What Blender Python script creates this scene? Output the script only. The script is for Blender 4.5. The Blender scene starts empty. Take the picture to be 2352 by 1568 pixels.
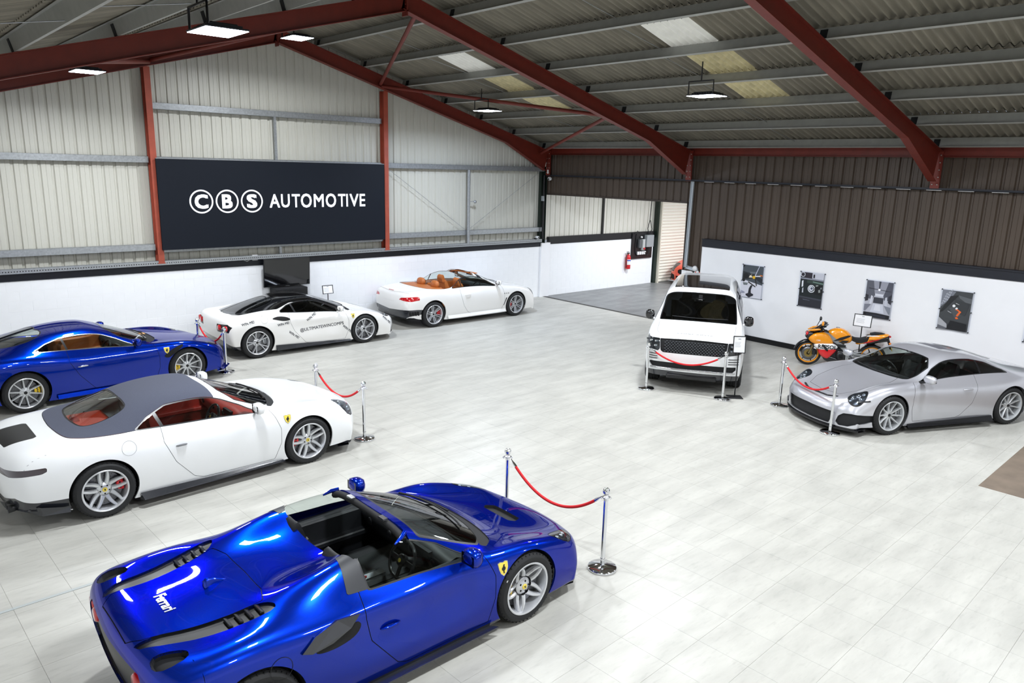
import bpy, bmesh, math, random
import numpy as np
from mathutils import Vector, Matrix
from mathutils.bvhtree import BVHTree
PI = math.pi
SC = bpy.context.scene
COL = SC.collection
random.seed(7)
rng = np.random.default_rng(7)

# ------------------------------------------------------------------ camera
CAM_H = 4.23
def cam_axes(yaw, pit, rol):
    cy, sy, cp, sp = math.cos(yaw), math.sin(yaw), math.cos(pit), math.sin(pit)
    f = Vector((sy*cp, cy*cp, -sp)); r = Vector((cy, -sy, 0)); u = r.cross(f)
    c, s = math.cos(rol), math.sin(rol)
    return c*r + s*u, -s*r + c*u, f
cr, cu, cf = cam_axes(math.radians(41.57), math.radians(13.04), math.radians(1.476))
cam = bpy.data.cameras.new('camera'); camo = bpy.data.objects.new('camera', cam); COL.objects.link(camo)
mm = Matrix((cr, cu, -cf)).transposed().to_4x4(); mm.translation = (0, 0, CAM_H)
camo.matrix_world = mm
cam.sensor_width = 36; cam.lens = 1719.7/2352*36; cam.clip_start = 0.05; cam.clip_end = 200
SC.camera = camo

# ------------------------------------------------------------------ world and exposure
W = bpy.data.worlds.new('world'); SC.world = W; W.use_nodes = True
W.node_tree.nodes['Background'].inputs[0].default_value = (0.80, 0.88, 1.0, 1)
W.node_tree.nodes['Background'].inputs[1].default_value = 0.35
SC.view_settings.view_transform = 'Standard'; SC.view_settings.look = 'None'
SC.view_settings.exposure = 0.18; SC.view_settings.gamma = 1.0; SC.view_settings.use_curve_mapping = False
SC.cycles.use_denoising = True
SC.cycles.max_bounces = 8; SC.cycles.diffuse_bounces = 4; SC.cycles.glossy_bounces = 4
SC.cycles.transmission_bounces = 4; SC.cycles.transparent_max_bounces = 12
SC.cycles.caustics_reflective = False; SC.cycles.caustics_refractive = False
SC.cycles.sample_clamp_indirect = 4.0
LAMP_W = 175.0      # watts per LED high-bay panel

# ------------------------------------------------------------------ helpers
def srgb(h):
    if isinstance(h, str):
        h = h.lstrip('#'); v = [int(h[i:i+2], 16)/255 for i in (0, 2, 4)]
    else: v = [c/255 for c in h]
    return tuple((c/12.92 if c <= .04045 else ((c+.055)/1.055)**2.4) for c in v) + (1,)
MATS = {}
def mat(name, col, rough=.5, metal=0., coat=0., spec=.5, noise=None, bump=None, emit=None, trans=0., alpha=None, coat_rough=.03, stint=None):
    """noise=(scale, amount, stretch)  bump=(scale, strength, distance)"""
    if name in MATS: return MATS[name]
    m = bpy.data.materials.new(name); m.use_nodes = True; nt = m.node_tree; b = nt.nodes['Principled BSDF']
    c = srgb(col) if not isinstance(col, tuple) or max(col) > 1 else (col + (1,))[:4]
    b.inputs['Base Color'].default_value = c; b.inputs['Roughness'].default_value = rough
    b.inputs['Metallic'].default_value = metal; b.inputs['Coat Weight'].default_value = coat
    b.inputs['Coat Roughness'].default_value = coat_rough
    if stint: b.inputs['Specular Tint'].default_value = srgb(stint)
    b.inputs['Specular IOR Level'].default_value = spec
    if emit: b.inputs['Emission Color'].default_value = srgb(emit[0]); b.inputs['Emission Strength'].default_value = emit[1]
    if noise or bump:
        tc = nt.nodes.new('ShaderNodeTexCoord'); mp = nt.nodes.new('ShaderNodeMapping'); nt.links.new(tc.outputs['Object'], mp.inputs[0])
    if noise:
        mp.inputs['Scale'].default_value = noise[2] if len(noise) > 2 else (1, 1, 1)
        n = nt.nodes.new('ShaderNodeTexNoise'); n.inputs['Scale'].default_value = noise[0]; n.inputs['Detail'].default_value = 5
        nt.links.new(mp.outputs[0], n.inputs[0])
        r = nt.nodes.new('ShaderNodeMapRange'); r.inputs[1].default_value = .3; r.inputs[2].default_value = .7
        r.inputs[3].default_value = 1-noise[1]; r.inputs[4].default_value = 1+noise[1]*.6
        nt.links.new(n.outputs[0], r.inputs[0])
        x = nt.nodes.new('ShaderNodeVectorMath'); x.operation = 'SCALE'; x.inputs[0].default_value = c[:3]
        nt.links.new(r.outputs[0], x.inputs['Scale']); nt.links.new(x.outputs[0], b.inputs['Base Color'])
    if bump:
        n = nt.nodes.new('ShaderNodeTexNoise'); n.inputs['Scale'].default_value = bump[0]; n.inputs['Detail'].default_value = 4
        nt.links.new(mp.outputs[0], n.inputs[0])
        bu = nt.nodes.new('ShaderNodeBump'); bu.inputs['Strength'].default_value = bump[1]; bu.inputs['Distance'].default_value = bump[2]
        nt.links.new(n.outputs[0], bu.inputs['Height']); nt.links.new(bu.outputs[0], b.inputs['Normal'])
    MATS[name] = m; return m
def glass_mat(name, tint, mixamt=.12, rough=.0):
    if name in MATS: return MATS[name]
    m = bpy.data.materials.new(name); m.use_nodes = True; nt = m.node_tree
    nt.nodes.remove(nt.nodes['Principled BSDF']); out = nt.nodes['Material Output']
    t = nt.nodes.new('ShaderNodeBsdfTransparent'); t.inputs[0].default_value = tint+(1,)
    g = nt.nodes.new('ShaderNodeBsdfGlossy'); g.inputs['Roughness'].default_value = rough
    f = nt.nodes.new('ShaderNodeLayerWeight'); f.inputs[0].default_value = .5
    p = nt.nodes.new('ShaderNodeMath'); p.operation = 'POWER'; p.inputs[1].default_value = 3.5; nt.links.new(f.outputs['Facing'], p.inputs[0])
    a = nt.nodes.new('ShaderNodeMath'); a.operation = 'MULTIPLY_ADD'; a.inputs[1].default_value = .75; a.inputs[2].default_value = mixamt*.6; a.use_clamp = True
    x = nt.nodes.new('ShaderNodeMixShader'); nt.links.new(p.outputs[0], a.inputs[0]); nt.links.new(a.outputs[0], x.inputs[0])
    nt.links.new(t.outputs[0], x.inputs[1]); nt.links.new(g.outputs[0], x.inputs[2]); nt.links.new(x.outputs[0], out.inputs[0])
    MATS[name] = m; return m

def tag(o, label=None, cat=None, group=None, kind=None):
    if label: o['label'] = label
    if cat: o['category'] = cat
    if group: o['group'] = group
    if kind: o['kind'] = kind
    return o
def empty(name, loc=(0, 0, 0), rz=0, parent=None, **k):
    o = bpy.data.objects.new(name, None); COL.objects.link(o); o.location = loc; o.rotation_euler = (0, 0, rz); o.empty_display_size = .1
    if parent: o.parent = parent
    return tag(o, **k)
class MB:
    """collects polygons of several materials into ONE mesh"""
    def __init__(s): s.v = []; s.f = []; s.mi = []; s.m = []; s.cur = 0; s.sm = []
    def use(s, m):
        if m not in s.m: s.m.append(m)
        s.cur = s.m.index(m); return s
    def add(s, vs, fs, smooth=False, M=None):
        n = len(s.v)
        if M is not None: vs = [M @ Vector(v) for v in vs]
        s.v += [tuple(v) for v in vs]; s.f += [tuple(i+n for i in f) for f in fs]; s.mi += [s.cur]*len(fs); s.sm += [smooth]*len(fs)
        return s
    def box(s, x0, x1, y0, y1, z0, z1, M=None, bev=0):
        if bev:
            b = bev; vs = []; 
            for sx, X in ((1, x0), (-1, x1)):
                for sy, Y in ((1, y0), (-1, y1)):
                    for sz, Z in ((1, z0), (-1, z1)):
                        vs += [(X, Y+sy*b, Z+sz*b), (X+sx*b, Y, Z+sz*b), (X+sx*b, Y+sy*b, Z)]
            fs = []
            def I(i, j, k, c): return (i*4+j*2+k)*3+c
            for i in (0, 1): q = [I(i,0,0,0), I(i,1,0,0), I(i,1,1,0), I(i,0,1,0)]; fs.append(q[::-1] if i == 0 else q)
            for j in (0, 1): q = [I(0,j,0,1), I(1,j,0,1), I(1,j,1,1), I(0,j,1,1)]; fs.append(q if j == 0 else q[::-1])
            for k in (0, 1): q = [I(0,0,k,2), I(1,0,k,2), I(1,1,k,2), I(0,1,k,2)]; fs.append(q[::-1] if k == 0 else q)
            for i in (0, 1):
                for j in (0, 1):
                    q = [I(i,j,0,0), I(i,j,1,0), I(i,j,1,1), I(i,j,0,1)]; fs.append(q if (i+j) % 2 == 0 else q[::-1])
                for k in (0, 1):
                    q = [I(i,0,k,0), I(i,0,k,2), I(i,1,k,2), I(i,1,k,0)]; fs.append(q)
            for j in (0, 1):
                for k in (0, 1): fs.append([I(0,j,k,1), I(0,j,k,2), I(1,j,k,2), I(1,j,k,1)])
            for i in (0, 1):
                for j in (0, 1):
                    for k in (0, 1): fs.append([I(i,j,k,0), I(i,j,k,1), I(i,j,k,2)])
            return s.add(vs, fs, False, M)
        vs = [(x, y, z) for x in (x0, x1) for y in (y0, y1) for z in (z0, z1)]
        return s.add(vs, [(0,1,3,2), (4,6,7,5), (0,4,5,1), (2,3,7,6), (0,2,6,4), (1,5,7,3)], False, M)
    def prism(s, poly, h0, h1, axis='z', M=None, smooth=False):
        """extrude a 2D polygon; axis z: (x,y), y: (x,z), x: (y,z)"""
        n = len(poly)
        def P(a, b, h): return (a, b, h) if axis == 'z' else ((a, h, b) if axis == 'y' else (h, a, b))
        vs = [P(a, b, h0) for a, b in poly] + [P(a, b, h1) for a, b in poly]
        fs = [tuple(range(n)), tuple(range(2*n-1, n-1, -1))] + [(i, i+n, (i+1) % n+n, (i+1) % n) for i in range(n)]
        return s.add(vs, fs, smooth, M)
    def tube(s, pts, r, n=10, cap=True, M=None, closed=False):
        pts = [Vector(p) for p in pts]; rs = r if isinstance(r, (list, tuple)) else [r]*len(pts)
        vs = []; N = len(pts); up = None
        for i, p in enumerate(pts):
            a = pts[(i-1) % N] if (i > 0 or closed) else p; b = pts[(i+1) % N] if (i < N-1 or closed) else p
            t = (b-a).normalized()
            if up is None: up = t.orthogonal().normalized()
            up = (up - t*up.dot(t)); up = up.normalized() if up.length > 1e-6 else t.orthogonal().normalized()
            w = t.cross(up)
            vs += [p + (up*math.cos(2*PI*k/n) + w*math.sin(2*PI*k/n))*rs[i] for k in range(n)]
        fs = [(i*n+k, i*n+(k+1) % n, ((i+1) % N)*n+(k+1) % n, ((i+1) % N)*n+k) for i in range(N if closed else N-1) for k in range(n)]
        s.add(vs, fs, True, M)
        if cap and not closed:
            s.add(vs[:n], [tuple(range(n-1, -1, -1))], False, M); s.add(vs[-n:], [tuple(range(n))], False, M)
        return s
    def lathe(s, prof, n=32, axis='z', M=None, a0=0, a1=2*PI):
        """prof: [(r,h)...] round the axis"""
        full = abs(a1-a0-2*PI) < 1e-6; m = n if full else n+1; vs = []
        for k in range(m):
            a = a0+(a1-a0)*k/n; c, q = math.cos(a), math.sin(a)
            for r, h in prof:
                vs.append((r*c, r*q, h) if axis == 'z' else ((r*c, h, r*q) if axis == 'y' else (h, r*c, r*q)))
        L = len(prof)
        fs = [(k*L+i, ((k+1) % m)*L+i, ((k+1) % m)*L+i+1, k*L+i+1) for k in range(n) for i in range(L-1)]
        return s.add(vs, fs, True, M)
    def sphere(s, c, r, n=16, M=None, sx=1, sy=1, sz=1):
        vs = []; m = n//2
        for i in range(m+1):
            t = PI*i/m
            for k in range(n): a = 2*PI*k/n; vs.append((c[0]+sx*r*math.sin(t)*math.cos(a), c[1]+sy*r*math.sin(t)*math.sin(a), c[2]+sz*r*math.cos(t)))
        return s.add(vs, [(i*n+k, (i+1)*n+k, (i+1)*n+(k+1) % n, i*n+(k+1) % n) for i in range(m) for k in range(n)], True, M)
    def build(s, name, m=None, parent=None, loc=None, auto=None, **k):
        me = bpy.data.meshes.new(name); me.from_pydata(s.v, [], s.f)
        for q in (s.m if s.m else [m]): me.materials.append(q)
        if s.m: me.polygons.foreach_set('material_index', s.mi)
        me.polygons.foreach_set('use_smooth', s.sm)
        if auto: me.set_sharp_from_angle(angle=math.radians(auto))
        me.update(); return link(name, me, parent, loc, **k)
def link(name, me, parent=None, loc=None, **k):
    o = bpy.data.objects.new(name, me); COL.objects.link(o)
    if parent: o.parent = parent
    if loc is not None: o.location = loc
    return tag(o, **k)
def fixn(o):
    bm = bmesh.new(); bm.from_mesh(o.data); bmesh.ops.recalc_face_normals(bm, faces=bm.faces); bm.to_mesh(o.data); bm.free(); return o
def rotM(loc=(0,0,0), rx=0, ry=0, rz=0):
    return Matrix.Translation(loc) @ Matrix.Rotation(rz, 4, 'Z') @ Matrix.Rotation(ry, 4, 'Y') @ Matrix.Rotation(rx, 4, 'X')
def frame_to(p, q, up=(0,0,1)):
    """matrix whose local x runs from p to q"""
    p = Vector(p); q = Vector(q); x = (q-p).normalized(); y = Vector(up).cross(x).normalized(); z = x.cross(y)
    m = Matrix((x, y, z)).transposed().to_4x4(); m.translation = p; return m, (q-p).length
_TC = {}
def text_mesh(txt, size=1., offset=0., spacing=1., shear=0., res=3):
    """letters as a flat mesh in the xy plane; returns (verts, faces, width)"""
    key = (txt, size, offset, spacing, shear)
    if key in _TC: return _TC[key]
    c = bpy.data.curves.new('t', 'FONT'); c.body = txt; c.size = size; c.space_character = spacing; c.shear = shear
    c.resolution_u = res; c.align_x = 'CENTER'; c.align_y = 'CENTER'
    o = bpy.data.objects.new('t', c); COL.objects.link(o); dg = bpy.context.evaluated_depsgraph_get()
    me = bpy.data.meshes.new_from_object(o.evaluated_get(dg))
    vs = [v.co[:2] for v in me.vertices]; fs = [tuple(p.vertices) for p in me.polygons]
    bpy.data.objects.remove(o); bpy.data.curves.remove(c); bpy.data.meshes.remove(me)
    if offset:      # thicken by laying shifted copies over each other
        n = len(vs); V = []; F_ = []
        for k, (a, b) in enumerate(((-1, -1), (1, -1), (1, 1), (-1, 1), (0, 0))):
            V += [(v[0]+a*offset, v[1]+b*offset) for v in vs]; F_ += [tuple(i+k*n for i in f) for f in fs]
        vs, fs = V, F_
    _TC[key] = (vs, fs); return vs, fs
# ================================================================== MATERIALS
M_red = mat('red_oxide_steel', '#6e2417', .5, noise=(6, .12))
M_post = mat('faded_red_steel', '#a34a36', .55, noise=(5, .15))
M_galv = mat('galvanised_steel', '#a9adb0', .35, .6, noise=(25, .18))
M_purlin = mat('grey_purlin_steel', '#a2a39e', .5, .15, noise=(8, .08))
M_clad = mat('cream_liner_sheet', '#c6c5bb', .42, noise=(1.2, .025, (1, 1, .3)))
M_cladw = mat('pale_liner_sheet', '#dcdad0', .45, noise=(1.2, .04))
M_brown = mat('brown_cladding', '#4c4036', .5, noise=(1.5, .1, (1, 1, .3)))
M_roof = mat('fibre_cement_roof', '#807b6e', .9, noise=(2.6, .35, (.25, 3, 1)), bump=(60, .15, .004))
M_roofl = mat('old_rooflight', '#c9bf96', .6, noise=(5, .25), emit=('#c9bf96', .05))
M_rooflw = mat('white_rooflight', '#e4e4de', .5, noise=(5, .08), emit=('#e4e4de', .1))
M_block = mat('white_painted_block', '#f5f7fa', .55, noise=(3, .02), bump=(35, .25, .004))
M_white = mat('white_plaster', '#f5f6f9', .6, noise=(2, .02))
M_navy = mat('dark_band_paint', '#141823', .5, noise=(3, .15))
M_sign = mat('sign_navy', '#0b121d', .6, spec=.25)
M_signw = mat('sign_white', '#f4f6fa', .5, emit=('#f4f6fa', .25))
M_black = mat('black_paint', '#0d0e11', .4)
M_screen = mat('screen_glass', '#0a0a0d', .08, spec=.8)
M_dgreen = mat('dark_green_steel', '#16241c', .5)
M_chrome = mat('chrome', '#e2e4e8', .06, 1.)
M_chromeb = mat('brushed_chrome', '#cfd0d2', .22, 1.)
M_rope = mat('red_rope', '#d0101c', .7, noise=(60, .15))
M_matt = mat('matt_black', '#16171a', .75)
M_plastic_w = mat('white_plastic', '#e8e9ea', .4)
M_plastic_g = mat('grey_plastic', '#9aa0a3', .45)
M_led = mat('led_diffuser', '#ffffff', .5, emit=('#dfe9ff', 26))
M_ledbody = mat('led_housing', '#2c2e33', .4, .5)

def floor_material(name, col, amt):
    m = mat(name, col, .33, spec=.45); nt = m.node_tree; b = nt.nodes['Principled BSDF']
    g = nt.nodes.new('ShaderNodeNewGeometry')
    mp = nt.nodes.new('ShaderNodeMapping'); mp.inputs['Rotation'].default_value = (0, 0, math.radians(8)); mp.inputs['Scale'].default_value = (.9, 3.2, 1)
    nt.links.new(g.outputs['Position'], mp.inputs[0])
    n = nt.nodes.new('ShaderNodeTexNoise'); n.inputs['Scale'].default_value = 1.1; n.inputs['Detail'].default_value = 6; n.inputs['Roughness'].default_value = .6
    nt.links.new(mp.outputs[0], n.inputs[0])
    n2 = nt.nodes.new('ShaderNodeTexNoise'); n2.inputs['Scale'].default_value = 7; n2.inputs['Detail'].default_value = 5
    nt.links.new(mp.outputs[0], n2.inputs[0])
    oi = nt.nodes.new('ShaderNodeObjectInfo')
    r = nt.nodes.new('ShaderNodeMapRange'); r.inputs[1].default_value = .35; r.inputs[2].default_value = .7; r.inputs[3].default_value = 1+amt*.4; r.inputs[4].default_value = 1-amt
    nt.links.new(n.outputs[0], r.inputs[0])
    r2 = nt.nodes.new('ShaderNodeMapRange'); r2.inputs[1].default_value = .55; r2.inputs[2].default_value = .8; r2.inputs[3].default_value = 1; r2.inputs[4].default_value = 1-amt*.9
    nt.links.new(n2.outputs[0], r2.inputs[0])
    r3 = nt.nodes.new('ShaderNodeMapRange'); r3.inputs[3].default_value = 1-amt*.2; r3.inputs[4].default_value = 1+amt*.12
    nt.links.new(oi.outputs['Random'], r3.inputs[0])
    a = nt.nodes.new('ShaderNodeMath'); a.operation = 'MULTIPLY'; nt.links.new(r.outputs[0], a.inputs[0]); nt.links.new(r2.outputs[0], a.inputs[1])
    a2 = nt.nodes.new('ShaderNodeMath'); a2.operation = 'MULTIPLY'; nt.links.new(a.outputs[0], a2.inputs[0]); nt.links.new(r3.outputs[0], a2.inputs[1])
    x = nt.nodes.new('ShaderNodeVectorMath'); x.operation = 'SCALE'; x.inputs[0].default_value = srgb(col)[:3]
    nt.links.new(a2.outputs[0], x.inputs['Scale']); nt.links.new(x.outputs[0], b.inputs['Base Color'])
    r4 = nt.nodes.new('ShaderNodeMapRange'); r4.inputs[3].default_value = .26; r4.inputs[4].default_value = .5; nt.links.new(n.outputs[0], r4.inputs[0]); nt.links.new(r4.outputs[0], b.inputs['Roughness'])
    return m
M_floor = floor_material('pale_vinyl_floor', '#bbbab3', .17)
M_floor2 = floor_material('grey_vinyl_floor', '#77797a', .2)
M_slab = mat('floor_joint', '#bab9b3', .6)

# ================================================================== ROOM  (camera stands at x=0,y=0)
GY, BX, WX, SY = 18.2, 17.45, -0.97, -6.6          # back wall y, right wall x, left wall x, front wall y
APX = 8.24
def roofz(x): return 7.53-.277*abs(x-APX)          # underside of the sheets
def raft(x): return 7.31-.277*abs(x-APX)           # top of the rafters

# ---- floor tiles, half a metre square, laid 2.3 degrees off the walls
flo = empty('floor', kind='structure')
mb = MB(); mb.add([(WX-.2, SY-.2, -.004), (BX+14, SY-.2, -.004), (BX+14, GY+.4, -.004), (WX-.2, GY+.4, -.004)], [(0, 1, 2, 3)]); mb.build('slab', M_slab, flo)
TS = .505; ta = math.radians(2.3); ux, uy = Vector((math.cos(ta), math.sin(ta), 0)), Vector((-math.sin(ta), math.cos(ta), 0))
t0 = Vector((7.9, 5.03, 0))
tile = MB(); g2 = TS/2-.0004; b = .0007
tile.add([(-g2, -g2, -.003), (g2, -g2, -.003), (g2, g2, -.003), (-g2, g2, -.003), (-g2+b, -g2+b, 0), (g2-b, -g2+b, 0), (g2-b, g2-b, 0), (-g2+b, g2-b, 0)],
         [(0, 1, 5, 4), (1, 2, 6, 5), (2, 3, 7, 6), (3, 0, 4, 7), (4, 5, 6, 7)])
t_me = tile.build('floor_tile', M_floor, flo); tile_mesh = t_me.data; bpy.data.objects.remove(t_me)
cells = []
for i in range(-22, 26):
    for j in range(-26, 30):
        p = t0 + ux*(TS*(i+.5)) + uy*(TS*(j+.5))
        if not (WX-.3 < p.x < BX+.02 and SY < p.y < GY+.2): continue
        q = p-Vector((0, 0, CAM_H)); zc = q.dot(cf)
        vis = zc > .5 and abs(q.dot(cr)/zc) < .72 and abs(q.dot(cu)/zc) < .5
        cells.append((0 if vis else 1, q.length, p))
cells.sort(key=lambda c: (c[0], c[1]))
rest = MB()
for k, (v, d, p) in enumerate(cells):
    if k < 300:
        o = link('floor_tile', tile_mesh, flo, p); o.rotation_euler[2] = ta
    else: rest.add([(c[0], c[1], c[2]) for c in tile.v], tile.f, False, rotM(p, rz=ta))
rest.build('floor_tiles', M_floor, flo, kind='stuff')
# darker tiles of the next bay, edging strip along the opening
mb = MB(); mb.box(BX-.02, BX+.1, 12.55, GY, -.01, .006); mb.build('threshold_strip', mat('strip_black', '#2b2a28', .6), flo)
mb = MB()
for i in range(28):
    for j in range(14):
        x = BX+.1+i*.5; y = GY-.5*(j+1)
        mb.box(x+.002, x+.498, y+.002, y+.498, -.012, .001)
mb.build('grey_floor_tiles', M_floor2, flo, kind='stuff')
mp_ = MB(); mp_.add([(11.6, 3.0, .004), (17.2, 3.2, .004), (17.4, -1, .004), (11.75, -1, .004), (11.59, 3.01, 0), (17.2, 3.21, 0), (17.4, -1.01, 0), (11.74, -1.01, 0)],
    [(0, 3, 2, 1), (0, 1, 5, 4), (1, 2, 6, 5), (2, 3, 7, 6), (3, 0, 4, 7)])
o = mp_.build('floor_mat', mat('brown_mat', '#74675a', .8, noise=(3, .2)))
tag(o, 'brown worn floor mat lying on the pale tiles at the far right', 'mat')
# strip cable tape on the floor at the left
mb = MB(); m_, L = frame_to((-.9, 7.84, 0), (1.75, 7.93, 0)); mb.box(0, L, -.02, .02, 0, .004, m_)
tag(mb.build('floor_tape', mat('grey_tape', '#aab0b0', .5)), 'thin grey cable strip taped across the floor at the left behind the blue spider', 'tape')

# ---- profiled cladding
def clad_sheet(u0, u1, top, bot, pitch=.237, rib=.07, dep=.03):
    """returns verts in (u, depth, z); flat pans with narrow ribs pointing away from the room"""
    us = []; k0 = math.floor(u0/pitch)
    for k in range(k0, math.ceil(u1/pitch)+1):
        a = k*pitch
        us += [(a, 0), (a+rib*.28, dep), (a+rib*.72, dep), (a+rib, 0), (a+pitch*.62, 0), (a+pitch*.64, .006), (a+pitch*.67, 0)]
    us = [(u, d) for u, d in us if u0-1e-6 <= u <= u1+1e-6]
    def at(u):
        a = (u/pitch-math.floor(u/pitch))*pitch
        return dep*max(0, min(1, a/(rib*.28), (rib-a)/(rib*.28))) if a < rib else 0
    if not us or us[0][0] > u0+1e-4: us = [(u0, at(u0))]+us
    if us[-1][0] < u1-1e-4: us.append((u1, at(u1)))
    vs = []
    for u, d in us: vs += [(u, d, bot(u)), (u, d, top(u))]
    fs = [(2*i, 2*i+2, 2*i+3, 2*i+1) for i in range(len(us)-1)]
    return vs, fs
wb = empty('wall_back', kind='structure')
ZB = 1.9
for x0 in np.arange(WX, BX, .948):
    x1 = min(x0+.948, BX)
    tops = lambda u: min(roofz(u)-.02, 9)
    vs, fs = clad_sheet(x0, x1, tops, lambda u: ZB)
    mb = MB(); mb.add([(u, GY+.12+d, z) for u, d, z in vs], fs); mb.build('cladding_sheet', M_clad, wb)
for x0 in np.arange(BX, BX+6.2, .948):     # next bay, paler and with a dark column between
    vs, fs = clad_sheet(x0, x0+.948, lambda u: 5.0, lambda u: ZB)
    mb = MB(); mb.add([(u, GY+.12+d, z) for u, d, z in vs], fs); mb.build('cladding_sheet', M_cladw, wb)
# block walls
bw, bh = .44, .2125
def blockwork(parent, x0, x1, ztop, y, name='concrete_block', limit=999, cnt=[0]):
    nrow = math.ceil(ztop/bh); items = []
    for r in range(nrow):
        z0 = r*bh; z1 = min(ztop, z0+bh); s = x0-(bw/2 if r % 2 else 0)
        while s < x1-.01:
            a, b_ = max(s, x0), min(s+bw, x1); s += bw
            if b_-a > .03: items.append((a, b_, z0, z1))
    rest = MB(); cache = {}
    for k, (a, b_, z0, z1) in enumerate(items[::-1]):
        if k < limit:
            key = (round(b_-a, 3), round(z1-z0, 3))
            if key not in cache:
                m = MB(); m.box(.0005, b_-a-.0005, 0, .1, .0005, z1-z0-.0005, bev=.0014); o = m.build(name, M_block); cache[key] = o.data; bpy.data.objects.remove(o)
            link(name, cache[key], parent, (a, y+random.uniform(0, .0012), z0))
        else: rest.box(a+.0015, b_-.0015, y, y+.1, z0+.0015, z1-.0015, bev=.004)
    if rest.v: rest.build(name+'s', M_block, parent, kind='stuff')
    m = MB(); m.box(x0, x1, y+.004, y+.12, 0, ztop); m.build('mortar', M_block, parent)
blockwork(wb, 1.6, BX-.16, 1.70, GY, limit=180)
blockwork(wb, BX+.25, 23.3, 1.76, GY, limit=112)
mb = MB(); mb.box(WX, 1.6, GY, GY+.12, 0, 1.70); mb.box(BX-.16, BX+.25, GY-.06, GY+.12, 0, 1.82); mb.build('rendered_pier', M_white, wb)
mb = MB(); mb.box(WX, BX-.16, GY-.012, GY+.12, 1.70, 1.86); mb.build('dark_band', M_navy, wb)
mb = MB(); mb.box(BX+.25, 23.3, GY-.012, GY+.12, 1.76, 2.0); mb.build('dark_band', M_black, wb)

# perforated cable tray on top of the block wall
def tray(name, p, q, w, h, m, parent=None, nslot=0, up=(0, 0, 1)):
    M4, L = frame_to(p, q, up); mb = MB(); t = .004
    mb.use(m); mb.box(0, L, -w/2, w/2, 0, t, M4); mb.box(0, L, -w/2, -w/2+t, 0, h, M4); mb.box(0, L, w/2-t, w/2, 0, h, M4)
    if nslot:
        mb.use(M_black); st = L/nslot
        for k in range(nslot):
            for zz in (.3, .68): mb.box(k*st+st*.25, k*st+st*.7, w/2-.001, w/2+.0015, h*zz-h*.07, h*zz+h*.1, M4)
            mb.box(k*st+st*.25, k*st+st*.7, -w/2-.0015, -w/2+.001, h*.4, h*.6, M4)
    return mb.build(name, None, parent)
o = tray('cable_tray', (WX+.1, GY-.06, 1.86), (BX-.2, GY-.06, 1.86), .12, .1, M_galv, nslot=360)
tag(o, 'long perforated galvanised cable tray along the top of the white block wall', 'cable tray')

def cchan(name, p, q, h, w, m, up=(0, 0, 1), flip=1, lip=.015, t=.003, parent=None, **k):
    """cold rolled channel: web height h, flanges w"""
    M4, L = frame_to(p, q, up); mb = MB(); mb.use(m); f = flip
    def B(y0, y1, z0, z1): mb.box(0, L, min(y0, y1), max(y0, y1), z0, z1, M4)
    B(0, f*t, 0, h); B(0, f*w, h-t, h); B(0, -f*w if k.get('zed') else f*w, 0, t); B(f*w, f*(w-t), h-lip, h)
    s_ = -f if k.pop('zed', 0) else f
    B(s_*w, s_*(w-t), 0, lip)
    return mb.build(name, None, parent, **k)
yg = GY+.115
segs = [(WX, 5.2, 4.14, 'left of the sign'), (11.36, BX-.1, 4.14, 'right of the sign'), (5.36, 11.2, 5.3, 'above the sign'), (5.36, 11.2, 4.14, 'behind the top of the sign'),
        (WX, 5.2, 2.2, 'low at the left below the tall panels'), (5.36, 11.2, 2.14, 'just below the sign'), (11.36, BX-.1, 2.2, 'low at the right above the white convertible')]
for a, b_, z, w_ in segs:
    o = cchan('sheeting_rail', (a, yg-.14, z), (b_, yg-.14, z), .14, .14, M_galv, flip=1)
    tag(o, 'galvanised horizontal sheeting rail on the back wall, ' + w_, 'rail', 'galvanised rails of the back wall')
for x, z0, z1, w_ in ((8.18, 4.25, 5.3, 'thin galvanised upright between the two rails above the sign'), (8.18, 1.96, 2.14, 'short galvanised stub below the sign')):
    mb = MB(); mb.box(x-.03, x+.03, yg-.15, yg-.09, z0, z1); tag(mb.build('sag_bar', M_galv), w_, 'bar', 'galvanised uprights of the back wall')
mb = MB(); mb.tube([(14.17, yg-.2, 1.96), (14.17, yg-.2, 4.14)], .05, 12); mb.tube([(14.17, yg-.2, 3.85), (14.17, yg-.2, 3.9)], .056, 12)
mb.box(14.2, 14.4, yg-.22, yg-.18, 3.2, 3.22); mb.sphere((14.42, yg-.2, 3.2), .05, 10)
tag(mb.build('steel_pipe', M_galv, auto=40), 'vertical galvanised steel pipe on the liner wall right of the sign', 'pipe')
mb = MB()
for p, q in (((11.4, yg-.12, 4.12), (14.15, yg-.12, 2.34)), ((14.2, yg-.12, 2.34), (17.15, yg-.12, 4.12))): mb.tube([p, q], .006, 6)
tag(mb.build('cross_wire', M_galv), 'thin V-shaped bracing wires crossing the liner wall right of the sign', 'wire')

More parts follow.
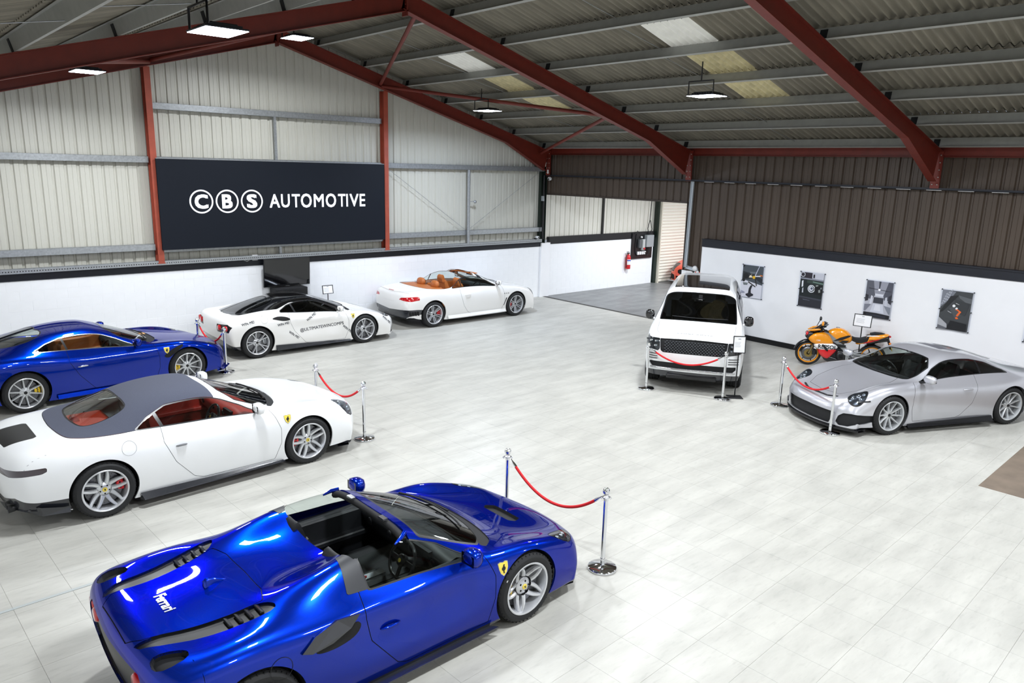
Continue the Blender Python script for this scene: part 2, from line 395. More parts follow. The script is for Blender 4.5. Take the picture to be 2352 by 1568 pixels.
# ---- red steel frames
def isec(M4, L, h0, h1, w, tf, tw, mb, nx=1):
    """I section; bottom flange drops from h0 to h1 along its length, top at z=0"""
    for (y0, y1, za, zb, zc, zd) in ((-w/2, w/2, -tf, 0, -tf, 0), (-w/2, w/2, -h0, -h0+tf, -h1, -h1+tf), (-tw/2, tw/2, -h0+tf, -tf, -h1+tf, -tf)):
        vs = [(0, y0, za), (0, y1, za), (0, y1, zb), (0, y0, zb), (L, y0, zc), (L, y1, zc), (L, y1, zd), (L, y0, zd)]
        mb.add(vs, [(0, 1, 2, 3), (7, 6, 5, 4), (0, 4, 5, 1), (1, 5, 6, 2), (2, 6, 7, 3), (3, 7, 4, 0)], False, M4)
M_bolt = mat('bolt_heads', '#b9b4ae', .4, .7)
def portal(y, label, w=.16, sides=(1, -1)):
    fr = empty('portal_frame', (APX, y, 0), label=label, cat='steel frame', group='red steel roof frames')
    for sgn, xe in ((1, BX-.12), (-1, WX+.12)):
        if sgn not in sides: continue
        x0 = 0; D = abs(xe-APX); sl = math.atan(.277)
        p = Vector((0, 0, raft(APX))); q = Vector((sgn*(D-1.75), 0, raft(APX+sgn*(D-1.75)))); e = Vector((sgn*(D), 0, raft(xe)))
        mb = MB(); M4, L = frame_to(p, q, (0, 1, 0)); M4 = (lambda a: a)(M4)
        x = (q-p).normalized(); zz = Vector((-x.z, 0, x.x)) if sgn > 0 else Vector((x.z, 0, -x.x)); yy = zz.cross(x)
        R = Matrix((x, yy, zz)).transposed().to_4x4(); R.translation = p
        isec(R, L, .31, .31, w, .014, .01, mb); mb.build('rafter', M_red, fr)
        R2 = R.copy(); R2.translation = q; mb = MB(); isec(R2, (e-q).length, .31, .64, w, .014, .01, mb)
        mb.build('haunch', M_red, fr)
        mb = MB(); s_ = sgn; xc = s_*D
        mb.use(M_red); mb.box(min(xc, xc+s_*.02), max(xc, xc+s_*.02), -w/2-.01, w/2+.01, raft(xe)-.76, raft(xe)+.02)
        mb.box(min(xc+s_*.02, xc+s_*.034), max(xc+s_*.02, xc+s_*.034), -w/2-.01, w/2+.01, raft(xe)-.80, raft(xe)+.02)
        mb.box(min(xc+s_*.034, xc+s_*.1), max(xc+s_*.034, xc+s_*.1), -.006, .006, raft(xe)-.80, raft(xe))
        mb.use(M_bolt)
        for k in range(5):
            for yy_ in (-.05, .05): mb.lathe([(.0, -.014*s_), (.014, -.014*s_), (.014, 0), (0, 0)], 6, 'x', rotM((xc, yy_, raft(xe)-.08-k*.15)))
        mb.build('knee_plate', None, fr)
    mb = MB(); mb.box(-.015, .015, -w/2, w/2, raft(APX)-.4, raft(APX)-.01)
    for k in range(3):
        for yy_ in (-.045, .045): mb.lathe([(.0, -.028), (.012, -.028), (.012, .028), (0, .028)], 6, 'x', rotM((0, yy_, raft(APX)-.08-k*.12)))
    mb.build('apex_plate', M_red, fr)
    return fr
portal(18.0, 'red steel gable frame against the pale back wall')
portal(12.5, 'red steel roof frame crossing the top left of the hall, nearer than the gable')
portal(6.25, 'red steel roof frame at the upper right, nearest one in view', sides=(1,))
portal(0.0, 'red steel roof frame overhead just beyond the view')
for x, w_ in ((5.28, 'left edge of the dark sign'), (11.28, 'right edge of the dark sign')):
    mb = MB(); zt = raft(x)-.32; y0 = GY-.12
    mb.box(x-.065, x+.065, y0-.01, y0, 1.92, zt); mb.box(x-.065, x+.065, y0+.19, y0+.2, 1.92, zt); mb.box(x-.005, x+.005, y0, y0+.19, 1.92, zt)
    mb.box(x-.08, x+.08, y0-.012, y0+.2, 1.9, 1.92)
    tag(mb.build('wind_post', M_post), 'red steel post of the back wall at the ' + w_, 'column', 'red posts of the back wall')
# eaves beam along the brown wall, bracing tubes
m_, L = frame_to((BX-.06, SY, 4.87), (BX-.06, GY, 4.87)); mb = MB(); isec(m_, L, .2, .2, .1, .01, .008, mb)
tag(mb.build('eaves_beam', M_red), 'long red steel eaves beam along the top of the brown wall', 'beam')
for p, q, l in (((11.05, 17.95, 6.3), (8.55, 12.55, 7.05), 'steep red bracing tube between the gable frame and the ridge'),
                ((11.1, 17.95, 6.25), (13.85, 12.55, 5.5), 'long flat red bracing tube below the right roof slope'),
                ((16.9, 17.9, 4.72), (13.95, 12.55, 5.46), 'red bracing tube rising from the far right corner of the roof'),
                ((5.3, 17.95, 6.25), (2.7, 12.55, 5.55), 'red bracing tube below the left roof slope'),
                ((5.35, 17.95, 6.3), (7.95, 12.55, 7.05), 'red bracing tube left of the ridge behind the big lamp')):
    mb = MB(); mb.tube([p, q], .045, 10); tag(mb.build('brace_tube', M_red), l, 'brace', 'red roof bracing tubes')
# ---- purlins
names = ['highest', 'second from the ridge', 'third from the ridge', 'fourth from the ridge', 'fifth from the ridge', 'sixth from the ridge', 'lowest']
for sgn, side in ((1, 'right'), (-1, 'left')):
    for k in range(7):
        x = APX+sgn*(1.06+1.3*k); z = raft(x)+.005
        a = Vector((x, SY, z)); b_ = Vector((x, GY+.05, z)); M4 = rotM(a, ry=sgn*math.atan(.277)) @ Matrix.Rotation(PI/2, 4, 'Z')
        mb = MB(); mb.use(M_purlin); L = GY+.05-SY; h = .2
        # local: x along +Y, y across, z up ; zed section
        mb.box(0, L, -.002, .002, 0, h, M4); mb.box(0, L, 0, .065*sgn, 0, .004, M4) if sgn > 0 else mb.box(0, L, -.065, 0, 0, .004, M4)
        (mb.box(0, L, -.06, 0, h-.004, h, M4) if sgn > 0 else mb.box(0, L, 0, .06, h-.004, h, M4))
        mb.use(M_matt)
        for fy in (6.25, 12.5, 0., 18.):
            mb.box(fy-SY-.06, fy-SY+.06, -.012, .012, .0, .17, M4)
        tag(mb.build('purlin', None), f'grey steel purlin under the {side} roof slope, {names[k]}' + ('' if k != 0 else ' next to the ridge'), 'purlin', 'grey roof purlins')
mb = MB()   # anti-sag rods between purlins
for yb in (3.1, 9.35, 15.25):
    for sgn in (1, -1):
        for k in range(6):
            x = APX+sgn*(1.06+1.3*k); x2 = APX+sgn*(1.06+1.3*(k+1)); mb.tube([(x, yb, raft(x)+.03), (x2, yb+.04, raft(x2)+.16)], .006, 5)
tag(mb.build('sag_rod', M_galv), 'thin slanting steel rods strung between the roof purlins', 'rod', kind='stuff')

# ---- corrugated roof sheets
cl = empty('ceiling', kind='structure')
PC = .146; NC = 7; SWY = PC*NC
def sheet_mesh(length, m):
    mb = MB(); vs = []; n = NC*8
    for i in range(n+1):
        y = i/n*SWY; z = .032*math.sin(2*PI*i/8)
        vs += [(0, y, z), (length, y, z)]
    mb.add(vs, [(2*i, 2*i+1, 2*i+3, 2*i+2) for i in range(n)], True); o = mb.build('roof_sheet', m); me = o.data; bpy.data.objects.remove(o); return me
sm_ = sheet_mesh(1.52, M_roof); sl_ = sheet_mesh(1.52, M_roofl); sw_ = sheet_mesh(1.05, M_rooflw)
rest = MB(); cnt = 0; sla = math.atan(.277)
ROOFL = {3: (21, 15), 4: (21, 15), 5: ()}      # yellowed rooflight sheets: row down the slope -> bays
ROOFW = {2: (21, 15)}
for sgn in (1, -1):
    for k in range(8):
        xa = APX+sgn*(k*1.3-.2 if k else .0); xb = APX+sgn*(k*1.3+1.3)
        for j in range(int((GY+.8-SY)/SWY)+1):
            y0 = SY-.5+j*SWY
            q = Vector(((xa+xb)/2, y0+.5, roofz(xa)-CAM_H)); zc = q.dot(cf)
            vis = zc > .5 and abs(q.dot(cr)/zc) < .74 and q.dot(cu)/zc < .53
            z0 = roofz(xa)+.03+(.008 if k else 0)
            off = .018*(k % 2)
            M4 = Matrix.Translation((xa, y0, z0+off)) @ Matrix.Rotation(sgn*sla, 4, 'Y') @ Matrix.Diagonal((sgn, 1, 1, 1))
            if vis and cnt < 295:
                kind = sl_ if (sgn > 0 and j in ROOFL.get(k, ())) else sm_
                o = link('roof_sheet', kind, cl); o.matrix_local = M4; cnt += 1
                if sgn > 0 and j in ROOFW.get(k, ()):
                    o = link('roof_sheet', sw_, cl); o.matrix_local = Matrix.Translation((xa+.4, y0, z0+off-.012-.4*.277)) @ Matrix.Rotation(sla, 4, 'Y')
            else:
                rest.add([v.co for v in sm_.vertices], [tuple(p.vertices) for p in sm_.polygons], True, M4)
rest.build('roof_sheets', M_roof, cl, kind='stuff')
# ================================================================== RIGHT WALL (brown) and the opening
wr = empty('wall_right', kind='structure')
OPY0, OPZ = 12.57, 3.43
ends = list(np.arange(SY, GY+.01, .95))
for y0 in ends:
    y1 = min(y0+.95, GY)
    if y1-y0 < .05: continue
    def piece(a, b_, zb):
        vs, fs = clad_sheet(a, b_, lambda u: 4.95, lambda u: zb, pitch=.25, rib=.08, dep=.035)
        mb = MB(); mb.add([(BX+.02+d, u, z) for u, d, z in vs], [f[::-1] for f in fs]); mb.build('brown_cladding_sheet', M_brown, wr)
    if y0 >= OPY0: piece(y0, y1, OPZ)
    elif y1 <= OPY0: piece(y0, y1, 1.56 if y0 > 11.3 else 2.3)
    else: piece(y0, OPY0, 1.56); piece(OPY0, y1, OPZ)
mb = MB()
mb.box(BX-.16, BX+.02, 11.83, 11.845, 0, 2.5)
mb.box(BX-.15, BX+.12, SY, 11.83, 0, 2.29); mb.build('plastered_wall', M_white, wr)
mb = MB(); mb.box(BX-.17, BX+.12, SY, 11.85, 2.29, 2.48); mb.box(BX-.19, BX+.12, SY, 11.85, 2.47, 2.5); mb.build('dark_band', M_navy, wr)
mb = MB(); mb.box(BX+.02, BX+.2, 11.84, 12.2, 0, 1.5); mb.box(BX+.02, BX+.2, 12.2, 12.42, 0, 1.42); mb.build('grey_render', mat('grey_render', '#a7a9a6', .8, noise=(5, .15)), wr)
mb = MB(); mb.box(BX, BX+.22, 12.42, 12.57, 0, 1.56); mb.build('white_pier', M_white, wr)
mb = MB(); mb.box(BX+.03, BX+.16, 12.55, 12.58, 1.5, OPZ); mb.box(BX+.0, BX+.1, 12.55, GY, OPZ-.03, OPZ+.02); mb.build('opening_flashing', mat('brown_flashing', '#3c332c', .5), wr)
mb = MB(); mb.box(BX-.168, BX-.14, SY, 11.83, 0, .13); mb.build('baseboard_right', M_black, kind='structure')
# dark corner column of the back right corner
mb = MB(); mb.box(BX-.22, BX-.2, GY-.02, GY+.1, 1.82, 4.3); mb.box(BX-.2, BX-.06, GY+.02, GY+.04, 1.82, 4.3); mb.box(BX-.06, BX-.04, GY-.1, GY+.1, 1.82, 4.3)
tag(mb.build('corner_post', M_dgreen), 'dark green steel post in the back right corner above the white pier', 'column')
# trays and conduits along the brown wall
mb = MB(); mb.use(M_navy); m_, L = frame_to((BX-.06, SY, 4.0), (BX-.06, GY-.1, 4.0)); mb.box(0, L, -.05, .05, 0, .004, m_); mb.box(0, L, -.05, -.046, 0, .045, m_); mb.box(0, L, .046, .05, 0, .045, m_)
mb.use(M_black); 
for q in range(4): mb.tube([(BX-.09+.02*q, y, 4.015+.012*math.sin(y*3+q)) for y in np.arange(SY, GY-.1, .4)], .012, 5)
mb.use(M_plastic_w)
for y in np.arange(3, 12.2, .62): mb.box(BX-.113, BX-.11, y, y+.3, 3.99, 3.998)
tag(mb.build('cable_tray', None), 'dark painted cable tray with cables running high along the brown wall', 'cable tray')
M_galv2 = mat('bright_galvanised', '#c9d0d6', .4, .2)
o = tray('cable_tray', (BX-.05, 12.37, 4.0), (BX-.05, 12.4, 1.66), .09, .05, M_galv2, nslot=60, up=(-1, 0, 0))
o2 = tray('tray_foot', (BX-.05, 12.4, 1.68), (BX-.05, 12.0, 1.62), .09, .05, M_galv2, o, nslot=8, up=(-1, 0, 0))
tag(o, 'perforated galvanised tray dropping down the brown wall beside the opening', 'cable tray')
mb = MB(); mb.use(M_black); mb.tube([(BX-.15, GY-.08, 4.02), (BX-.15, GY-.08, 3.5), (BX-.17, GY-.1, 2.2), (BX-.17, GY-.12, 1.95)], .035, 8)
tag(mb.build('black_conduit', None), 'black cable conduit down the back right corner beside the dark post', 'conduit')
# small devices
def dome(loc, label, base='x'):
    e = empty('security_camera', loc, label=label, cat='camera', group='white dome cameras')
    mb = MB(); mb.lathe([(0, 0), (.055, 0), (.055, -.03), (0, -.03)], 18, 'x'); mb.build('mount', M_plastic_w, e)
    mb = MB(); mb.sphere((-.06, 0, 0), .058, 16); mb.build('housing', M_plastic_w, e)
    mb = MB(); mb.sphere((-.095, -.01, -.012), .034, 12); mb.build('lens', M_screen, e)
dome((BX-.1, GY-.32, 3.92), 'white dome camera just below the cable tray in the back right corner')
mb = MB(); mb.lathe([(0, 0), (.035, 0), (.04, .12), (0, .13)], 12, 'z', rotM((BX-.1, GY-.2, 4.08))); tag(mb.build('wireless_sensor', M_plastic_w), 'small white sensor standing on the cable tray in the back right corner', 'sensor')
mb = MB(); mb.box(BX-.24, BX-.2, GY-.16, GY-.06, 3.2, 3.36); tag(mb.build('switch_box', M_plastic_g), 'small grey switch box on the dark corner post', 'box')
e = empty('bullet_camera', (BX-.5, GY-.15, 2.0), label='small white bullet camera on the tray near the back right corner', cat='camera')
mb = MB(); mb.lathe([(0, 0), (.04, 0), (.04, .13), (0, .13)], 12, 'y', rotM((0, -.12, .04))); mb.build('housing', M_plastic_w, e)
mb = MB(); mb.lathe([(0, -.001), (.028, -.001)], 12, 'y', rotM((0, -.125, .04))); mb.build('lens', M_screen, e)
mb = MB(); mb.box(-.01, .01, -.02, .1, -.04, .0); mb.build('mount', M_black, e)
# white bell, sockets and valve by the pier
e = empty('alarm_bell', (BX-.08, 12.08, 1.66), label='white round bell above small white valves on the grey render', cat='alarm bell')
mb = MB(); mb.lathe([(0, -.05), (.05, -.045), (.075, -.01), (.075, .02), (0, .03)], 20, 'x'); mb.build('bell', M_plastic_w, e)
for dy, dz in ((.1, -.14), (-.01, -.15), (-.1, -.1)):
    mb = MB(); mb.sphere((0, dy, dz), .04, 12, sz=1.4); mb.build('valve', M_plastic_w, e)
mb = MB(); mb.tube([(.02, -.12, -.1), (.02, -.15, -.3), (.0, -.16, -.34)], .014, 8); mb.build('pipe', M_black, e)

# ================================================================== NEXT BAY seen through the opening
wn = empty('wall_next_bay', kind='structure')
NX = 23.36
mb = MB()
for k in range(1, 23): pass
mb.box(NX, NX+.12, GY-.12, GY+.05, 0, 5); mb.box(NX+.1, NX+.16, GY-.05, GY+.05, 0, 5)
tag(mb.build('corner_column', M_dgreen), 'dark green column between the block wall and the roller shutter in the next bay', 'column')
mb = MB(); mb.box(20.38, 20.44, GY+.03, GY+.1, 2.0, 5.0); tag(mb.build('wall_post', mat('dark_post', '#262626', .5)), 'thin dark post in the pale liner wall of the next bay', 'column')
sh = empty('roller_shutter', (23.5, GY-.12, 0), label='cream slatted roller shutter door at the end of the next bay', cat='shutter')
slat = MB(); P = [(-.0, 0), (-.035, .035), (-.04, .075), (-.015, .108), (0, .116)]
vs = [(x, y, z) for x in (0, 4.6) for y, z in P]; slat.add(vs, [(i, i+5, i+6, i+1) for i in range(4)], True)
so = slat.build('shutter_slat', mat('cream_shutter', '#ebe8dc', .4), sh); sme = so.data; bpy.data.objects.remove(so)
for k in range(42): link('shutter_slat', sme, sh, (0, 0, .0+k*.1175))
mb = MB(); mb.box(-.06, .0, -.1, .06, 0, 5); mb.build('guide_rail', mat('cream_guide', '#d9d4c4', .4), sh)
mb = MB(); mb.tube([(1.6, -.1, 5), (1.62, -.1, 2.3), (1.6, -.1, 2.15), (1.57, -.1, 2.3), (1.57, -.1, 5)], .008, 5); mb.build('pull_cord', M_matt, sh)
mb = MB(); mb.box(23.5, 30, GY-.02, GY+.1, 0, 5); mb.box(30, 30.1, 4, GY, 0, 5); mb.box(BX+.2, 30, 4, 4.1, 0, 5); mb.build('far_walls', M_white, wn)
mb = MB(); mb.box(BX+.2, 30, 4, GY+.3, 5.0, 5.1); mb.build('far_ceiling', mat('far_ceiling', '#8c8a85', .8), wn)
# electrics board
bd = empty('electrics_board', (22.6, GY-.03, 1.43), label='black board with grey fuse boxes and switches on the next bay wall', cat='switchboard')
mb = MB(); mb.box(-.62, .58, -.02, .03, -.43, .54); mb.build('back_board', M_black, bd)
mb = MB(); mb.box(.08, .5, -.16, -.02, .0, .45, bev=.01); mb.build('fuse_box', M_plastic_g, bd)
mb = MB(); mb.box(-.1, .04, -.12, -.02, -.12, .3, bev=.01); mb.build('switch_unit', mat('light_grey_plastic', '#b9bdbd', .45), bd)
mb = MB(); mb.box(-.3, -.18, -.12, -.02, -.02, .3, bev=.01); mb.build('meter', mat('dark_grey_plastic', '#5a5f62', .45), bd)
mb = MB(); mb.lathe([(0, -.04), (.04, -.04), (.04, 0), (0, 0)], 12, 'y', rotM((-.03, -.12, -.05))); mb.build('rotary_switch', mat('red_plastic', '#c02028', .4), bd)
for k in range(4):
    mb = MB(); mb.box(-.32+.13*k, -.22+.13*k, -.07, -.02, -.28, -.16, bev=.006); mb.build('socket', M_plastic_w, bd)
mb = MB(); mb.lathe([(0, -.08), (.03, -.08), (.04, -.02), (0, 0)], 12, 'y', rotM((-.14, -.02, .38))); mb.build('indicator_lamp', M_plastic_w, bd)
mb = MB()
mb.tube([(.3, -.06, 0), (.32, -.08, -.25), (.2, -.08, -.32), (.12, -.06, -.2)], .022, 8); mb.tube([(-.4, -.04, .5), (-.45, -.04, .1), (-.42, -.04, -.2), (-.3, -.05, -.32)], .014, 6)
mb.tube([(.28, -.06, .45), (.2, -.06, .7), (.3, -.06, 1.0), (.38, -.05, 2.6)], .016, 6); mb.tube([(.34, -.06, .45), (.45, -.06, .66), (.32, -.06, 1.0)], .014, 6)
mb.tube([(-.5, -.05, .5), (-.4, -.06, .62), (-.25, -.05, .54)], .012, 6)
mb.build('cables', M_matt, bd)
fe = empty('fire_extinguisher', (21.75, GY-.1, 0.66), label='red fire extinguisher hanging at the left of the black electrics board', cat='fire extinguisher')
mb = MB(); mb.lathe([(0, 0), (.085, 0), (.095, .02), (.095, .42), (.07, .5), (.03, .53), (.03, .56), (0, .56)], 20); mb.build('cylinder', mat('extinguisher_red', '#cf1420', .3, coat=.5), fe)
mb = MB(); mb.box(-.07, .05, -.02, .02, .56, .6); mb.box(-.09, .02, -.02, .02, .62, .64); mb.build('valve_head', M_black, fe)
mb = MB(); mb.tube([(-.04, -.03, .57), (-.13, -.03, .52), (-.15, -.03, .3), (-.12, -.02, .12), (-.1, 0, .05)], .012, 6); mb.build('hose', M_black, fe)
mb = MB(); mb.lathe([(.0965, .16), (.0965, .36)], 12, 'z', None, -PI*.9, -PI*.15); mb.build('label_panel', M_plastic_w, fe)
mb = MB(); mb.lathe([(.097, .3), (.097, .34)], 12, 'z', None, -PI*.9, -PI*.15); mb.build('blue_stripe', mat('blue_print', '#2140b0', .5), fe)

# ================================================================== SIGN, TV
sg = empty('wall_sign', (8.23, GY-.2, 3.2), label='large dark navy sign board between the two red posts', cat='sign')
mb = MB(); mb.box(-2.93, 2.93, 0, .05, -.99, 1.04, bev=.004); mb.build('board', M_sign, sg)
mb = MB(); mb.box(-2.93, 2.93, -.004, .02, 1.036, 1.05); mb.build('edge_trim', M_galv, sg)
def letters(txt, x0, x1, z0, z1, y, m, parent, name='lettering', bold=0, **k):
    vs, fs = text_mesh(txt, 1, bold, **k); a = np.array(vs); lo = a.min(0); hi = a.max(0)
    sx = (x1-x0)/(hi[0]-lo[0]); sz = (z1-z0)/(hi[1]-lo[1]); mb = MB()
    v2 = [(x0+(p[0]-lo[0])*sx, z0+(p[1]-lo[1])*sz) for p in vs]; n = len(v2)
    mb.add([(p[0], y, p[1]) for p in v2], [f for f in fs]); return mb.build(name, m, parent)
# centres measured on the board
zc_ = .09
for k, (ch, xc) in enumerate((('C', -2.0), ('B', -1.4), ('S', -.8))):
    mb = MB(); R1 = .272
    vs = []; n = 56
    for i in range(n): a = 2*PI*i/n; vs += [(xc+R1*math.cos(a), -.006, zc_+R1*math.sin(a)), (xc+(R1-.036)*math.cos(a), -.006, zc_+(R1-.036)*math.sin(a))]
    mb.add(vs, [(2*i, 2*((i+1) % n), 2*((i+1) % n)+1, 2*i+1) for i in range(n)]); mb.build('ring', M_signw, sg)
    w = {'C': .155, 'B': .125, 'S': .13}[ch]
    letters(ch, xc-w, xc+w, zc_-.165, zc_+.165, -.006, M_signw, sg, 'letter', bold=.035)
xs = -.36
for ch, w in zip('AUTOMOTIVE', (.27, .23, .22, .3, .28, .3, .22, .05, .27, .17)):
    o_ = .012 if ch in 'OO' else 0
    letters(ch, xs, xs+w, zc_-.165-o_, zc_+.165+o_, -.006, M_signw, sg, 'letter', bold=.018); xs += w+{'A': .03, 'T': .02, 'V': .03, 'I': .05}.get(ch, .055)
tv = empty('television', (8.27, GY-.14, 1.5), label='large black wall television above the striped two-tone coupe', cat='television')
tv.rotation_euler[0] = math.radians(4)
mb = MB(); mb.box(-.62, .62, -.03, .02, -.355, .355, bev=.006); mb.build('casing', M_black, tv)
mb = MB(); mb.box(-.608, .608, -.0325, -.03, -.335, .345); mb.build('screen', M_screen, tv)
mb = MB(); mb.box(-.05, .05, -.036, -.03, -.352, -.34); mb.build('badge', M_chromeb, tv)
mb = MB(); mb.box(-.15, .15, .02, .1, -.1, .1); mb.build('wall_bracket', M_black, tv)
cb = empty('media_cabinet', (8.27, GY-.24, 0), label='tall narrow black cabinet standing below the television', cat='cabinet')
mb = MB(); mb.box(-.43, .43, -.16, .2, 0, 1.12, bev=.008); mb.build('body', M_matt, cb)
mb = MB(); mb.box(-.41, -.005, -.172, -.16, .06, 1.08, bev=.004); mb.build('door', M_black, cb)
mb = MB(); mb.box(.005, .41, -.172, -.16, .06, 1.08, bev=.004); mb.build('door', M_black, cb)
mb = MB(); mb.box(-.07, .07, -.05, .0, -.07, .07, bev=.008, M=rotM((7.5, GY, 1.9))); o = mb.build('socket_box', M_plastic_w)
tag(o, 'white double socket on the dark band left of the television', 'socket')
mb = MB(); mb.tube([(7.43, GY-.03, 1.88), (7.3, GY-.02, 1.82), (7.2, GY-.02, 1.86)], .01, 6); mb.build('flex', M_plastic_w).parent = o

# ================================================================== POSTERS
def poster(yc, art, label):
    e = empty('poster', (BX-.16, yc, 1.54), label=label, cat='poster', group='black and white posters on the white wall')
    hw, hh = .325, .44
    mb = MB(); mb.box(-.022, -.016, -hw, hw, -hh, hh); mb.build('acrylic_panel', glass_mat('acrylic', (.97, .98, 1.), .03), e)
    w, h = .29, .415
    def Q(name, col, pts):   # pts in 0..1, u to the right as seen, v up
        mm_ = mat('print_'+col.strip('#'), col, .5); L_ = Q.k; Q.k += 1
        mb = MB(); mb.add([(-.0232-.0004*L_, w-2*w*u, -h+2*h*v) for u, v in pts], [tuple(range(len(pts)))])
        return mb.build(name, mm_, e)
    Q.k = 0
    for a in art: Q(*a)
    for sy in (-1, 1):
        for sz in (-1, 0, 1):
            mb = MB(); mb.lathe([(0, 0), (.011, 0), (.011, -.03), (0, -.03)], 12, 'x', rotM((0, sy*(hw-.02), sz*(hh-.02)))); mb.build('standoff', M_black, e)
def circ(u, v, r, n=20, asp=1.43, a0=0, a1=2*PI): return [(u+r*math.cos(a0+(a1-a0)*k/n), v+r/asp*math.sin(a0+(a1-a0)*k/n)) for k in range(n)]
R0 = [(0, 0), (1, 0), (1, 1), (0, 1)]
PR = 'printed_shape'
poster(10.24, [('print_sheet', '#d9dae4', R0), (PR, '#4a5158', [(0, .55), (.35, .5), (1, .42), (1, 1), (0, 1)]), (PR, '#2a2e33', [(0, .58), (.3, .56), (.6, .62), (1, .46), (1, .62), (.5, .75), (0, .8)]),
    (PR, '#15171b', circ(.18, .66, .13)), (PR, '#6b7278', [(.35, .8), (.7, .82), (.68, .76), (.4, .74)]), (PR, '#15171b', [(.05, .93), (.12, 1), (0, 1), (0, .9)]),
    (PR, '#15171b', circ(.08, .53, .08)), (PR, '#70787a', [(.05, .45), (.3, .45), (.28, .38), (.1, .37)]),
    (PR, '#c9cbe0', [(.6, .67), (.64, .67), (.82, 1), (.79, 1)]), (PR, '#b9a98a', [(.36, .62), (.4, .62), (.48, .72), (.45, .73)]), (PR, '#ece4d0', [(.33, .62), (.38, .7), (.5, .66), (.5, .63)]),
    (PR, '#e5b420', circ(.58, .64, .07)), (PR, '#2a2620', [(.62, .6), (.67, .6), (.76, .4), (.72, .38)]), (PR, '#2a2620', [(.3, .47), (.33, .5), (.7, .37), (.68, .34)]), (PR, '#d8d8dd', [(.64, .66), (.9, .68), (.9, .72), (.62, .69)]),
    (PR, '#e07a30', [(.85, .71), (1, .7), (1, .73), (.86, .74)]), (PR, '#1d1f26', [(.45, .38), (.55, .4), (.48, .24), (.5, .14), (.36, .14), (.38, .28)]), (PR, '#23242e', [(.24, .1), (.45, .16), (.62, .12), (.62, .08), (.42, .0), (.25, .06)]),
    (PR, '#9a9db0', [(0, .2), (.18, .16), (.2, .13), (0, .1)])], 'poster of a work lamp on a table, nearest the tall white car')
poster(8.65, [('print_sheet', '#2b2c34', R0), (PR, '#c8cbd6', [(.5, .84), (1, .82), (1, 1), (.5, 1)]), (PR, '#2e2a33', [(0, .86), (.5, .84), (.5, 1), (0, 1)]), (PR, '#8b8f9c', [(0, .8), (1, .79), (1, .83), (0, .84)]),
    (PR, '#1b2225', [(0, .28), (1, .26), (1, .79), (0, .8)]), (PR, '#33403c', [(.3, .7), (1, .68), (1, .77), (.3, .78)]), (PR, '#6f8a80', [(.55, .73), (1, .7), (1, .73), (.55, .76)]),
    (PR, '#dfe3ea', [(.08, .56), (.15, .58), (.14, .76), (.07, .74)]), (PR, '#b9bdc8', [(.12, .4), (.18, .4), (.17, .55), (.12, .53)]), (PR, '#dfe2e8', circ(.52, .54, .16, 28)), (PR, '#1b2225', circ(.52, .54, .125, 28)), (PR, '#d7dbe6', circ(.51, .545, .1, 24)), (PR, '#4a5264', circ(.53, .55, .05)),
    (PR, '#0f1214', [(.66, .4), (1, .38), (1, .66), (.66, .66)]), (PR, '#8f9492', [(.84, .45), (.92, .47), (.9, .55), (.82, .53)]), (PR, '#a0a5a3', [(.7, .62), (.8, .64), (.8, .67), (.7, .66)]), (PR, '#7d8288', [(.9, .56), (.97, .57), (.96, .62), (.9, .6)]),
    (PR, '#41444e', [(0, .26), (1, .22), (1, .27), (0, .3)]), (PR, '#6a7080', [(.2, .2), (.5, .19), (.5, .2), (.2, .215)]), (PR, '#d5d9e2', circ(.1, .93, .1, 18)), (PR, '#2e2a33', circ(.1, .93, .075, 18)), (PR, '#2c2d31', [(.55, .86), (.62, .86), (.62, .96), (.55, .96)])],
    'poster of a round dial in dark machinery, second from the tall white car')
art = [('print_sheet', '#b9bbc6', R0), (PR, '#5b5d68', [(0, 1), (.25, 1), (.36, .62), (.28, .5), (0, .5)]), (PR, '#50525e', [(1, 1), (.82, 1), (.68, .62), (.72, .5), (1, .5)]), (PR, '#9799a6', [(.25, 1), (.82, 1), (.68, .66), (.36, .66)]),
    (PR, '#3c3e48', [(.46, 1), (.54, 1), (.52, .8), (.48, .8)]), (PR, '#2e2f38', [(.1, .8), (.5, .78), (.95, .76), (.95, .745), (.5, .765), (.1, .78)]), (PR, '#fbfbff', circ(.5, .77, .045)),
    (PR, '#d7d9e4', [(.36, .66), (.68, .66), (.66, .6), (.38, .6)]), (PR, '#3a3c46', [(.33, .56), (.7, .56), (.7, .4), (.32, .4)]), (PR, '#d3d5e0', [(.22, .6), (.29, .58), (.27, .36), (.18, .34)]), (PR, '#c4c7d2', [(.76, .58), (.83, .6), (.86, .34), (.76, .36)]),
    (PR, '#2c2d36', [(0, .62), (.12, .6), (.12, .45), (0, .42)]), (PR, '#2f303a', [(1, .68), (.88, .62), (.88, .45), (1, .4)]), (PR, '#cfd2de', [(.33, .38), (.7, .38), (.78, .14), (.25, .15)]), (PR, '#dfe1ea', [(.42, .36), (.6, .36), (.64, .2), (.38, .2)]), (PR, '#7c7f8c', [(0, .34), (.25, .36), (.06, .16), (0, .16)]),
    (PR, '#7f8490', [(1, .33), (.74, .36), (.95, .14), (1, .14)]), (PR, '#17181f', [(0, 0), (1, 0), (1, .11), (.5, .13), (0, .13)]), (PR, '#2b2d38', [(.12, .03), (.86, .02), (.86, .08), (.12, .1)])]
poster(7.05, art, 'poster of a bright workshop interior above the orange motorbike')
art = [('print_sheet', '#3f4245', R0), (PR, '#787c86', [(0, 1), (.45, .98), (.3, .78), (0, .55)])]
